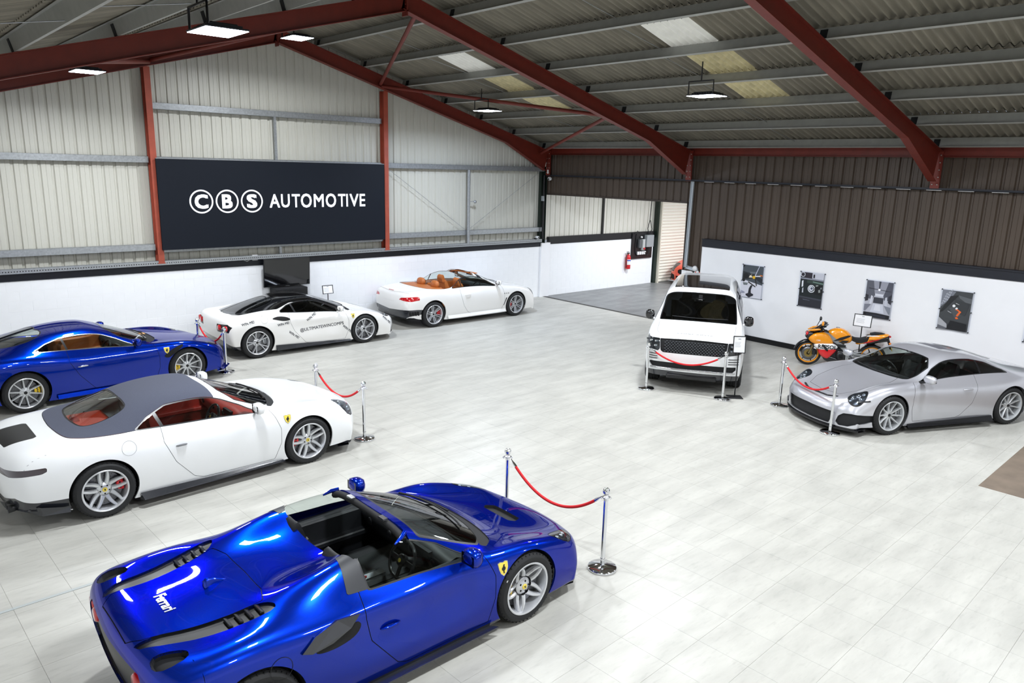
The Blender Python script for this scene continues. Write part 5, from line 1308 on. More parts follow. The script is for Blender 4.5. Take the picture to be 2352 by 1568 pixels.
def bulbs(sh, root, pts, how='front', sgn=1, r=.03, m=None, name='headlight_projector', inset=.03):
    for y, z in pts:
        for s_ in (-1, 1):
            h, n = sh.front_x(s_*y, z, sgn) if how == 'front' else sh.top_z(y, s_*z)
            if h is None: continue
            if n.z < -.2: n = -n
            c = h-(n if (n.dot(Vector((sgn, 0, .3))) > 0) else -n)*inset
            mb = MB(); mb.use(m or M_chromeb); mb.sphere(c, r, 12); mb.build(name, None, root)
# ------------------------------------------------------------------ paints
def paint(name, col, metal=0., rough=.3, coat=1., flake=False, spec=.5, stint=None):
    m = mat(name, col, rough, metal, coat, spec, coat_rough=.02, stint=stint)
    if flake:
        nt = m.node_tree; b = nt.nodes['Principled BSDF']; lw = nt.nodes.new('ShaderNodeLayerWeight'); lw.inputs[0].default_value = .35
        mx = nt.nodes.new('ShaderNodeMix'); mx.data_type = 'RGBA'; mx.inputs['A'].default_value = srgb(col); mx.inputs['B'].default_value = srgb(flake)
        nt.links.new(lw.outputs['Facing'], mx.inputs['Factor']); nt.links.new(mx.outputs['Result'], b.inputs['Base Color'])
    return m
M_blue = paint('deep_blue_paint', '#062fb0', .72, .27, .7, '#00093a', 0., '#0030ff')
M_blue2 = paint('royal_blue_paint', '#052a9c', .72, .27, .7, '#000836', 0., '#0030ff')
M_wht = paint('gloss_white_paint', '#eef0f2', 0, .35, .8)
M_wht2 = paint('pearl_white_paint', '#efeeec', 0, .35, .8)
M_slv = paint('silver_paint', '#d4d5dc', .55, .3, 1., '#a9aab2')
M_blkroof = paint('gloss_black_paint', '#08090b', .0, .15, 1.)
M_org = paint('orange_paint', '#e8431a', .2, .3, 1.)
M_soft = mat('grey_canvas', '#4c5060', .9, noise=(120, .12), bump=(300, .3, .002))
M_shut = mat('panel_gap', '#0a0c12', .7)
M_shutw = mat('panel_gap_grey', '#77797d', .7)
M_blkleather = mat('black_leather', '#15161a', .5)
M_gryleather = mat('charcoal_leather', '#2a2c31', .5)
M_tan = mat('tan_leather', '#b86a30', .5, noise=(20, .06))
M_redl = mat('red_leather', '#a82c22', .5, noise=(20, .06))
M_tail = mat('tail_lamp_red', '#b00a12', .15, coat=1., emit=('#b00a12', .15))
M_lens = lamp_glass()
M_number = mat('yellow_plate', '#e5c12a', .5)
def shield(sh, root, x, z, h, sgn=-1, m=None):
    """small yellow shield with a dark rearing figure"""
    out = [(-.5, .5), (-.25, .56), (0, .5), (.25, .56), (.5, .5), (.46, .05), (.3, -.35), (0, -.62), (-.3, -.35), (-.46, .05)]
    o = sh.decal('wing_badge', M_chromeb, root, xform2(out, (x, z), 0, h*.88, sgn > 0), [tuple(range(10))], 'side', .0035, sgn)
    o = sh.decal('badge_face', m or M_ylogo, root, xform2(out, (x, z), 0, h*.8, sgn > 0), [tuple(range(10))], 'side', .0055, sgn)
    fig = [(-.05, -.42), (.1, -.36), (.04, -.2), (.2, -.05), (.2, .1), (.1, .2), (.18, .34), (.02, .36), (-.08, .18), (-.2, .1), (-.22, -.08), (-.1, -.14)]
    if o: sh.decal('badge_figure', M_black, o, xform2(fig, (x, z), 0, h*.8, sgn > 0), [tuple(range(12))], 'side', .007, sgn)
def disc_decal(sh, root, name, m, x, z, r, sgn=-1, off=.004, ring=None, how='side'):
    n = 24; pts = [(x+r*math.cos(2*PI*k/n), z+r*math.sin(2*PI*k/n)) for k in range(n)]
    if ring:
        pts += [(x+(r-ring)*math.cos(2*PI*k/n), z+(r-ring)*math.sin(2*PI*k/n)) for k in range(n)]
        return sh.decal(name, m, root, pts, [(k, (k+1) % n, n+(k+1) % n, n+k) for k in range(n)], how, off, sgn)
    return sh.decal(name, m, root, pts, [tuple(range(n))], how, off, sgn)
# ------------------------------------------------------------------ blue open spider (foreground)
wheel_meshes('f8', .345, .26, .262, (5, 'vstar'), M_rdia, M_rdia, (M_ylogo, M_black))
def car_spider():
    ax = (-1.325, 1.325)
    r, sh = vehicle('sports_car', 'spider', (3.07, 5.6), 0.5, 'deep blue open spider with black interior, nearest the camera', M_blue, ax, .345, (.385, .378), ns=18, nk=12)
    # open cockpit
    sh.cut(uvreg([(6.22, 4.93), (6.12, 5.5), (6.08, 7.5), (7.98, 7.5), (8.0, 5.2), (7.95, 4.93)]), 'hole')
    sh.delete('hole')
    sh.cut(uvreg([(6.3, 4.10), (6.3, 4.945), (7.95, 4.945), (8.7, 4.93), (9.55, 4.35), (9.6, 4.10)]), 'side_glass', ring=(.012, 'window_trim'))
    sh.cut(uvreg([(8.35, 5.22), (8.33, 7.5), (9.93, 7.5), (9.93, 5.55), (9.8, 5.22)]), 'windscreen', ring=(.028, 'screen_border'))
    sh.cut(uvreg([(5.86, 4.12), (5.98, 5.3), (6.0, 5.42), (6.3, 5.42), (6.3, 4.1)]), 'hoop')
    # vents strips on the engine cover
    sh.cut(topreg([(-1.92, .50), (-1.97, .36), (-1.15, .50), (-1.05, .56), (-1.0, .66), (-1.1, .69), (-1.5, .62)], zmin=.8, rnd=1), 'vent_strip')
    sh.cut(topreg([(-1.92, .62), (-1.82, .62), (-1.68, .68), (-1.70, .78), (-1.86, .80), (-1.93, .73)], zmin=.75, rnd=1), 'haunch_duct')
    # headlamps, front intakes, S duct
    sh.cut(topreg([(1.75, .80), (1.80, .74), (2.05, .66), (2.14, .62), (2.12, .74), (2.0, .86), (1.85, .865)], zmin=.5, rnd=1), 'headlamp', ring=(.008, 'lamp_edge'))
    sh.cut(frontreg([(0, .16), (.55, .16), (.62, .24), (.5, .32), (0, .33)], 2.0), 'grille', within=('body',))
    sh.cut(frontreg([(.68, .18), (.86, .18), (.86, .38), (.74, .42), (.66, .3)], 1.9, rnd=1), 'corner_intake')
    sh.cut(topreg([(1.74, -.02), (1.74, .2), (1.8, .25), (1.9, .2), (1.92, -.02)], zmin=.45, rnd=0), 'duct')
    # cowl and tail
    sh.cut(uvreg([(9.9, 5.1), (10.1, 4.95), (10.42, 5.4), (10.55, 7.5), (9.93, 7.5)]), 'cowl', within=('body', 'screen_border'))
    sh.cut(frontreg([(0, .45), (.62, .45), (.7, .72), (.6, .80), (0, .80)], 1.9, -1), 'tail_panel')
    sh.cut(frontreg([(0, .24), (.85, .24), (.9, .36), (.6, .44), (0, .44)], 1.7, -1), 'diffuser', within=('body',))
    sh.cut(lambda P, u, v, N: np.maximum(P[:, 2]-.15, -.02-P[:, 2]+0*u), 'lower_trim')
    # door, bonnet, engine cover lines
    door = [(-.40, 1.0), (-.40, .72), (-.36, .52), (-.12, .22), (-.02, .175), (.86, .175), (.93, .4), (.93, .62), (.86, .80), (.80, 1.0)]
    sh.cut(sidereg(door, 4.25), 'door', gap=.0035)
    sh.cut(topreg([(1.12, -.01), (1.1, .5), (1.22, .66), (1.75, .60), (2.2, .46), (2.28, -.01)], zmin=.5, rnd=0), 'bonnet', gap=.003)
    sh.cut(topreg([(-.98, -.01), (-1.0, .35), (-1.06, .52), (-1.9, .38), (-1.98, .3), (-1.98, -.01)], zmin=.8, rnd=0), 'engine_cover', gap=.0035)
    sh.line(topreg([(-1.72, .69), (-1.66, .97), (-1.6, 1.2), (-3, 1.2), (-3, .69)], zmin=.3), .0025)
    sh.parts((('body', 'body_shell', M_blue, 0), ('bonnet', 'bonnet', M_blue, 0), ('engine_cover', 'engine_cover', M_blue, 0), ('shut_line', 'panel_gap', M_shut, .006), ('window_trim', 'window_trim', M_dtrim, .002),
                            ('screen_border', 'screen_border', M_dtrim, .001), ('windscreen', 'windscreen', M_carglass, .003), ('hoop', 'roll_hoop_cover', M_gryleather, -.004), ('vent_strip', 'vent_strip', M_dtrim, .02),
                            ('haunch_duct', 'haunch_duct', M_matt, .05), ('grille', 'grille', M_matt, .05), ('corner_intake', 'corner_intake', M_matt, .04), ('duct', 'nose_duct', M_matt, .035),
                            ('cowl', 'cowl_panel', M_matt, .012), ('tail_panel', 'tail_panel', M_dtrim, .03), ('diffuser', 'diffuser', M_carbon, .02), ('lower_trim', 'lower_trim', M_carbon, .0), ('lamp_edge', 'lamp_edge', M_dtrim, .004)), r)
    for s_ in (-1, 1):
        sh.part('door', 'door', M_blue, r, side=s_); sh.part('side_glass', 'side_window', M_clearglass, r, .003, side=s_)
        sh.part('headlamp', 'headlamp', M_lens, r, .0, side=s_); sh.part('headlamp', 'headlamp_bowl', M_dtrim, r, .035, side=s_)
    bulbs(sh, r, [(1.88, .80), (1.98, .75), (2.06, .69)], 'top', r=.026)
    underbody(r, -1.9, 2.1, .62)
    for x in ax:
        for s_ in (-1, 1): arch_liner(r, x, .375, .72, .93, s_, .345)
    for x, yo in zip(ax, (.985, .965)):
        for s_ in (-1, 1): put_wheel(r, 'f8', x, yo, s_, rot=.35 if x > 0 else .1, cal=M_yel, calang=-1.5 if x > 0 else 1.5)
    interior(r, -.5, .95, (-.42, .8), .74, .2, M_blkleather, M_blkleather, M_gryleather, zbelt=.83, dash_x=.52, logo=M_ylogo, seatx=-.16, seath=.68, zseat=.29)
    # header rail, screen wiper
    mb = MB(); pts = []
    for y in np.linspace(-.6, .6, 15):
        z, n = sh.top_z(.235, y); pts.append((.2-.0*(y/.6)**2, y, (z.z if z else 1.16)-.004))
    pts = [(a-.03, b_, c-.02) for a, b_, c in pts]; mb.tube(pts, .034, 8); o = mb.build('header_rail', M_matt, r)
    mb = MB(); mb.use(M_chromeb)
    for y in (-.3, .25): mb.box(.13, .175, y-.045, y+.045, 1.172, 1.19)
    mb.build('roof_latch', None, o)
    for s_ in (-1, 1):     # corner pieces at the header ends
        mb = MB(); mb.tube([(.2, s_*.57, 1.135), (.14, s_*.61, 1.12), (.06, s_*.63, 1.09)], [.022, .02, .008], 8); mb.build('header_corner', M_blue, r)
    mb = MB(); P2 = []
    for y in np.linspace(.55, -.45, 12):
        x = 1.0-.12*(abs(y)/.6)**2*1.0-.02; h, n = sh.top_z(x, y); P2.append((x, y, (h.z if h else .85)+.018))
    mb.tube(P2, .009, 6); mb.tube([P2[4], (1.1, .2, .84), (1.14, .05, .82)], .011, 6); mb.build('wiper', M_matt, r)
    mirror_pair(sh, r, .64, .83, M_blue, (.16, .2, .13), M_blue, .13)
    # side intake blade
    for s_ in (-1, 1):
        sh_y, n = sh.side_y(-.72, .72, s_)
        P3 = [(-.98, .70), (-.86, .78), (-.66, .82), (-.46, .80), (-.56, .73), (-.72, .67), (-.9, .665)]
        out = []
        for x, z in P3:
            h, n = sh.side_y(x, z, s_); out.append(Vector(h))
        mb = MB(); n_ = len(P3)
        mb.add([(p.x, p.y+s_*.004, p.z) for p in out]+[(p.x, p.y+s_*(.035 if .2 < k/n_ < .7 else .02), p.z+.01) for k, p in enumerate(out)], [tuple(range(n_, 2*n_))]+[(k, (k+1) % n_, n_+(k+1) % n_, n_+k) for k in range(n_)])
        o = mb.build('intake_blade', M_carbon, r); fixn(o)
        P4 = [(-.88, .665), (-.72, .675), (-.5, .76), (-.44, .71), (-.5, .63), (-.66, .61), (-.82, .63)]
        q = sh.decal('side_intake', M_dark, r, smooth_poly(P4, 2).tolist(), [tuple(range(28))], 'side', .003, s_)
        handle(sh, r, -.18, .58, M_blue, L=.18, sides=(s_,))
    disc_decal(sh, r, 'fuel_flap', M_shut, -1.14, .66, .088, -1, .0015, ring=.004)
    shield(sh, r, 1.02, .66, .13, -1); shield(sh, r, 1.02, .66, .13, 1)
    disc_decal(sh, r, 'side_marker', M_chromeb, 1.06, .52, .012, -1)
    # louvres on the vent strips
    for s_ in (-1, 1):
        for k in range(4):
            x = -1.12-.075*k; y = s_*(.585-.012*k); h, n = sh.top_z(x, y)
            if h is None: continue
            mb = MB(); mb.box(-.016, .016, -.062, .062, -.004, .012, bev=.003, M=rotM((x, y, h.z-.012), ry=.35)); mb.build('louvre', M_carbon, r)
    # lettering on the cover, antenna fin
    vs, fs = text_mesh('Ferrari', 1, .03); M_let = mat('chrome_letter', '#e9ebee', .2, .6)
    sh.decal('cover_lettering', M_let, r, [(-1.62+b_*.12, -a*.1) for a, b_ in vs], fs, 'top', .004)
    h, n = sh.top_z(-1.22, 0); mb = MB(); vs = []
    for t in np.linspace(0, 1, 8):
        x = -1.13-.19*t; hh = .062*math.sin(min(1, t*1.15)*PI/2)**1.3*(1 if t < .95 else .7); ww = .004+.026*t
        vs += [(x, -ww, h.z-.008), (x, -ww*.45, h.z+hh*.6), (x-.01, 0, h.z+hh), (x, ww*.45, h.z+hh*.6), (x, ww, h.z-.008)]
    mb.add(vs, [(5*i+k, 5*i+k+1, 5*i+6+k, 5*i+5+k) for i in range(7) for k in range(4)]+[(35, 36, 37, 38, 39)], True); mb.build('antenna_fin', M_blue, r)
    # tail lamps
    for s_ in (-1, 1):
        for y in (.52, .72):
            h, n = sh.front_x(s_*y, .70, -1)
            if h: mb = MB(); mb.lathe([(0, -.03), (.05, -.03), (.062, -.015), (.062, .03)], 20, 'x', rotM((h.x+.035, s_*y, .70))); mb.build('tail_lamp', M_tail, r)
    # splitter & rear lip
    mb = MB(); n_ = 15; vs = []
    for k in range(n_):
        y = -.86+1.72*k/(n_-1); x = 2.36-.36*(abs(y)/.86)**2.6; vs += [(x+.045, y*1.03, .1), (x-.12, y, .1), (x-.12, y, .125), (x+.045, y*1.03, .122)]
    mb.add(vs, [(4*k+a, 4*k+(a+1) % 4, 4*k+4+(a+1) % 4, 4*k+4+a) for k in range(n_-1) for a in range(4)]); o = mb.build('front_splitter', M_carbon, r); fixn(o)
    for s_ in (-1, 1):
        mb = MB(); mb.add([(-.85, s_*.9, .1), (.85, s_*.9, .1), (.95, s_*.99, .1), (-.85, s_*1.0, .1), (-.85, s_*.9, .125), (.85, s_*.9, .125), (.95, s_*.99, .115), (-.85, s_*1.0, .115)], [(0, 1, 2, 3), (4, 5, 6, 7), (0, 1, 5, 4), (1, 2, 6, 5), (2, 3, 7, 6), (3, 0, 4, 7)]); o = mb.build('side_skirt', M_carbon, r); fixn(o)
    return r
car_spider()
# ------------------------------------------------------------------ common cutting for closed cars
def std_cut(sh, side_poly, screen, rear=None, ringw=.014, door=None, bonnet=None, boot=None, vm=4.25, gap=.003, quarter=None, pillar=None, srnd=1):
    sh.cut(uvreg(side_poly), 'side_glass', ring=(ringw, 'window_trim'))
    if pillar: sh.cut(uvreg(pillar), 'pillar', within=('side_glass',))
    sh.cut(uvreg(screen, rnd=srnd), 'windscreen', ring=(.022, 'screen_border'))
    if rear: sh.cut(uvreg(rear, rnd=2), 'rear_glass', ring=(.02, 'screen_border'))
    if door: sh.cut(sidereg(door, vm), 'door', gap=gap)
    if bonnet: sh.cut(topreg(bonnet, zmin=.45), 'bonnet', gap=gap)
    if boot: sh.cut(topreg(boot, zmin=.7), 'boot_lid', gap=gap)
def std_parts(sh, r, body, glass=None, bowl=None, tail=None, gapm=None, roofm=None, extra=(), trim=None):
    glass = glass or M_carglass; trim = trim or M_dtrim
    sh.parts([('body', 'body_shell', body, 0), ('bonnet', 'bonnet', body, 0), ('boot_lid', 'boot_lid', body, 0), ('door', 'door', body, 0), ('shut_line', 'panel_gap', gapm or M_shut, .005), ('window_trim', 'window_trim', trim, .001),
              ('pillar', 'window_pillar', M_dtrim, .0), ('screen_border', 'screen_border', M_dtrim, .001), ('windscreen', 'windscreen', glass, .003), ('rear_glass', 'rear_window', glass, .003), ('side_glass', 'side_window', glass, .003),
              ('grille', 'grille', M_matt, .04), ('corner_intake', 'corner_intake', M_matt, .03), ('diffuser', 'diffuser', M_carbon, .015), ('lower_trim', 'lower_trim', M_carbon, 0), ('lamp_edge', 'lamp_edge', M_dtrim, .003),
              ('headlamp', 'headlamp', M_lens, 0), ('roof', 'roof_panel', roofm or body, 0), ('tail_lamp', 'tail_lamp', tail or M_tail, .0), ('tail_panel', 'tail_panel', M_dtrim, .015)]+list(extra), r)
    for s_ in (-1, 1): sh.part('headlamp', 'headlamp_bowl', bowl or M_dtrim, r, .03, side=s_)
def std_wheels(r, key, axles, youts, cal, Rw, archs, rots=(.2, .5), steer=0, cang=1.5):
    for x, yo, ra, ro in zip(axles, youts, archs, rots):
        for s_ in (-1, 1):
            put_wheel(r, key, x, yo, s_, rot=ro, cal=cal, calang=-cang if x > 0 else cang, steer=steer if x > 0 else 0)
            arch_liner(r, x, ra-.008, yo-.25, yo-.05, s_, Rw)
def wiper(sh, r, x, y0, y1, bow=.1):
    mb = MB(); P2 = []
    for y in np.linspace(y0, y1, 10):
        xx = x-bow*(y/.6)**2; h, n = sh.top_z(xx, y); P2.append((xx, y, (h.z if h else .85)+.016))
    mb.tube(P2, .009, 6); mb.build('wiper', M_matt, r)

# ------------------------------------------------------------------ white soft-top
wheel_meshes('roma', .345, .25, .262, (5, 'star'), M_rsilver, M_rdia, (M_ylogo, M_black))
def car_softtop():
    ax = (-1.335, 1.335); W_ = M_wht
    r, sh = vehicle('sports_car', 'softtop', (3.22, 10.42), 1.3, 'white front-engined convertible with grey canvas roof up and red interior', W_, ax, .345, (.385, .378), ns=16, nk=10)
    side = [(5.0, 4.07), (5.0, 4.12), (5.35, 4.55), (5.9, 4.88), (7.0, 4.93), (8.2, 4.93), (8.8, 4.80), (9.75, 4.16), (9.75, 4.07)]
    std_cut(sh, side, [(8.35, 5.2), (8.33, 7.5), (9.95, 7.5), (9.95, 5.6), (9.8, 5.25)], door=[(-.62, 1.0), (-.62, .78), (-.5, .5), (-.28, .24), (-.16, .19), (.82, .19), (.92, .42), (.92, .62), (.85, .80), (.74, 1.0)],
            pillar=[(5.62, 4.0), (5.72, 4.0), (5.55, 5), (5.45, 5)])
    sh.cut(uvreg([(3.95, 5.35), (3.75, 6.2), (3.72, 9), (4.95, 9), (5.0, 6.2), (4.95, 5.4)], rnd=3), 'rear_glass', ring=(.016, 'rear_seal'))
    sh.cut(uvreg([(3.3, 5.2), (3.25, 10), (7.85, 10), (7.9, 5.5), (7.92, 4.7), (6, 4.7), (5.45, 4.3), (5.1, 4.02), (4.25, 4.05), (3.65, 4.35)], rnd=3), 'soft', gap=.003, within=('body',))
    sh.cut(topreg([(-1.86, -.02), (-1.86, .3), (-1.9, .34), (-2.2, .34), (-2.24, -.02)], zmin=.7), 'boot_strip')
    sh.line(topreg([(-1.72, .7), (-1.84, .7), (-1.84, .0), (-3, 0), (-3, .86), (-1.8, .86)], zmin=.75), .002)
    sh.cut(frontreg([(.30, .69), (.72, .67), (.93, .70), (.95, .77), (.62, .745), (.30, .75)], 1.9, -1), 'tail_lamp', within=('body',))
    sh.cut(frontreg([(0, .2), (.95, .2), (.98, .34), (.75, .42), (.5, .36), (0, .36)], 1.55, -1), 'diffuser')
    sh.cut(topreg([(1.90, .60), (1.84, .72), (1.90, .86), (2.04, .885), (2.16, .76), (2.14, .64)], zmin=.5, rnd=1), 'headlamp', ring=(.006, 'lamp_edge'))
    sh.cut(frontreg([(0, .2), (.7, .2), (.74, .3), (.6, .5), (0, .54)], 1.95), 'grille')
    sh.cut(frontreg([(0, .1), (.95, .1), (.95, .175), (0, .175)], 1.6), 'diffuser')
    sh.cut(uvreg([(9.9, 5.1), (10.06, 4.95), (10.2, 5.6), (10.3, 7.5), (9.93, 7.5)]), 'cowl', within=('body', 'screen_border'))
    std_parts(sh, r, W_, gapm=M_shutw, bowl=M_chromeb, tail=mat('smoked_tail', '#26121c', .15, coat=1.), extra=[('soft', 'canvas_roof', M_soft, -.004), ('rear_seal', 'rear_window_seal', M_dtrim, .0), ('boot_strip', 'boot_grille', M_dtrim, .004), ('cowl', 'cowl_panel', M_matt, .01)])
    bulbs(sh, r, [(1.98, .72), (2.0, .64)], 'top', r=.024)
    mb = MB(); mb.box(-1.75, -.95, -.58, .58, .86, .88); mb.build('parcel_shelf', mat('orange_leather', '#c8402a', .5), r)
    underbody(r, -2.0, 2.1, .6)
    std_wheels(r, 'roma', ax, (.985, .965), M_redc, .345, (.385, .378), (.0, .12))
    interior(r, -1.1, .9, (-.5, .75), .76, .22, M_redl, M_redl, M_blkleather, zbelt=.87, dash_x=.42, seatx=-.4, seath=.6, rear=True, logo=M_ylogo, m_dash=M_redl)
    # stripped door card: bare metal and wiring seen through the side window
    mb = MB(); mb.use(mat('bare_metal', '#b7bcc0', .35, .6)); mb.box(-.5, .3, -.73, -.70, .5, .87); mb.use(M_dark); mb.box(-.2, .0, -.70, -.69, .6, .78); mb.use(mat('loose_wires', '#c9d23a', .5)); mb.tube([(-.1, -.68, .86), (-.05, -.66, .8), (0, -.67, .7)], .006, 5)
    mb.build('stripped_door_card', None, r)
    mirror_pair(sh, r, .60, .90, W_, (.14, .22, .13), M_dtrim, .15)
    handle(sh, r, -.42, .70, M_shutw, L=.13)
    disc_decal(sh, r, 'fuel_flap', M_shutw, -1.03, .80, .085, -1, .0015, ring=.003)
    shield(sh, r, 1.02, .74, .12, -1); shield(sh, r, 1.02, .74, .12, 1); disc_decal(sh, r, 'side_marker', M_dtrim, 1.16, .58, .014, -1)
    for s_ in (-1, 1):      # sill blades, exhausts, lip
        mb = MB(); A = [(-.95, .93, .1), (.93, .91, .12), (.95, .985, .14), (-.92, 1.02, .115), (-.95, .965, .20), (.93, .95, .16)]
        mb.add([(x, s_*y, z) for x, y, z in A], [(0, 1, 2, 3), (3, 2, 5, 4), (4, 5, 1, 0), (0, 3, 4), (1, 5, 2)]); o = mb.build('side_skirt', M_carbon, r); fixn(o)
        for y in (.52, .64):
            mb = MB(); mb.lathe([(.035, .02), (.045, -.02), (.052, -.08), (.046, -.08), (.04, -.02)], 18, 'x', rotM((-2.2, s_*y, .27))); mb.build('exhaust_tip', M_dtrim, r)
        mb = MB(); mb.add([(-2.28, s_*.4, .2), (-2.0, s_*.93, .2), (-1.72, s_*.985, .19), (-1.72, s_*.97, .25), (-2.0, s_*.95, .31), (-2.32, s_*.42, .3)], [(0, 1, 4, 5), (1, 2, 3, 4)]); mb.build('rear_blade', M_carbon, r)
    mb = MB(); n_ = 15; vs = []
    for k in range(n_):
        y = -.9+1.8*k/(n_-1); x = 2.30-.36*(abs(y)/.9)**2.6; vs += [(x+.05, y*1.03, .12), (x-.12, y, .12), (x-.12, y, .17), (x+.05, y*1.03, .155)]
    mb.add(vs, [(4*k+a, 4*k+(a+1) % 4, 4*k+4+(a+1) % 4, 4*k+4+a) for k in range(n_-1) for a in range(4)]); fixn(mb.build('front_splitter', M_carbon, r))
    wiper(sh, r, .98, .5, -.45)
car_softtop()

# ------------------------------------------------------------------ blue front-engined coupe
wheel_meshes('f12', .345, .25, .262, (10, 'ten'), M_rsilver, M_rdia, (M_black,))
def car_fastback():
    ax = (-1.36, 1.36); W_ = M_blue2
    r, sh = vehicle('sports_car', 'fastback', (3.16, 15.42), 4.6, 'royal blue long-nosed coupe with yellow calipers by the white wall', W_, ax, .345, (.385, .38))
    side = [(4.5, 4.12), (4.6, 4.3), (5.0, 4.66), (5.6, 4.90), (7.0, 4.93), (7.9, 4.93), (8.5, 4.82), (9.6, 4.22), (9.7, 4.10)]
    std_cut(sh, side, [(8.3, 5.2), (8.3, 7.5), (9.95, 7.5), (9.95, 5.6), (9.8, 5.25)], rear=[(3.3, 5.3), (3.1, 7.5), (5.1, 7.5), (5.1, 5.4)],
            door=[(-.66, 1.0), (-.66, .76), (-.52, .5), (-.3, .24), (-.18, .19), (.76, .19), (.84, .42), (.84, .62), (.80, .78), (.7, 1.0)],
            bonnet=[(1.0, -.01), (.98, .45), (1.1, .62), (1.8, .5), (2.1, .42), (2.15, -.01)], pillar=[(5.72, 4.0), (5.82, 4.0), (5.7, 5), (5.6, 5)])
    sh.cut(topreg([(1.72, .66), (1.7, .76), (1.85, .84), (2.05, .74), (2.08, .64), (1.95, .62)], zmin=.5, rnd=1), 'headlamp', ring=(.006, 'lamp_edge'))
    sh.cut(frontreg([(0, .16), (.66, .16), (.72, .26), (.6, .44), (0, .47)], 1.9), 'grille')
    sh.cut(uvreg([(9.9, 5.1), (10.06, 4.95), (10.25, 5.6), (10.4, 7.5), (9.93, 7.5)]), 'cowl', within=('body', 'screen_border'))
    sh.cut(frontreg([(.5, .72), (.7, .72), (.7, .86), (.5, .86)], 1.9, -1, rnd=1), 'tail_lamp')
    std_parts(sh, r, W_, gapm=M_shut, extra=[('cowl', 'cowl_panel', M_matt, .01)], trim=M_chromeb)
    bulbs(sh, r, [(1.85, .74)], 'top', r=.026); underbody(r, -2.0, 2.1, .6)
    std_wheels(r, 'f12', ax, (.965, .955), M_yel, .345, (.385, .38), (.1, .0))
    interior(r, -1.0, .8, (-.5, .65), .74, .22, M_tan, M_tan, M_blkleather, zbelt=.85, dash_x=.32, seatx=-.42, seath=.58, m_dash=M_blkleather)
    mirror_pair(sh, r, .46, .87, W_, (.14, .2, .12), M_dtrim, .15); handle(sh, r, -.46, .66, M_chromeb, L=.16)
    shield(sh, r, .98, .72, .12, -1); shield(sh, r, .98, .72, .12, 1)
    for s_ in (-1, 1):     # aero bridge slot behind the front wheel
        sh.decal('side_scoop', M_dark, r, smooth_poly([(1.28, .80), (1.1, .74), (.9, .62), (1.0, .56), (1.15, .66), (1.3, .76)], 2).tolist(), [tuple(range(24))], 'side', .003, s_)
        mb = MB(); mb.add([(-.9, s_*.95, .14), (.93, s_*.94, .14), (.93, s_*.98, .15), (-.9, s_*.985, .15), (-.9, s_*.96, .22), (.93, s_*.95, .2)], [(0, 1, 2, 3), (3, 2, 5, 4), (4, 5, 1, 0)]); fixn(mb.build('side_skirt', W_, r))
        mb = MB(); mb.add([(1.95, s_*.88, .14), (2.3, s_*.55, .14), (2.36, s_*.58, .15), (2.05, s_*.96, .16), (1.95, s_*.9, .22), (2.28, s_*.56, .2)], [(0, 1, 2, 3), (3, 2, 5, 4)]); fixn(mb.build('front_blade', W_, r))
    mb = MB(); h, n = sh.top_z(.86, -.1); mb.box(.80, .90, -.16, -.04, h.z+.002, h.z+.012); mb.build('tan_tag', mat('tan_tag', '#d9a46c', .6), r)
    wiper(sh, r, .84, .5, -.4)
car_fastback()

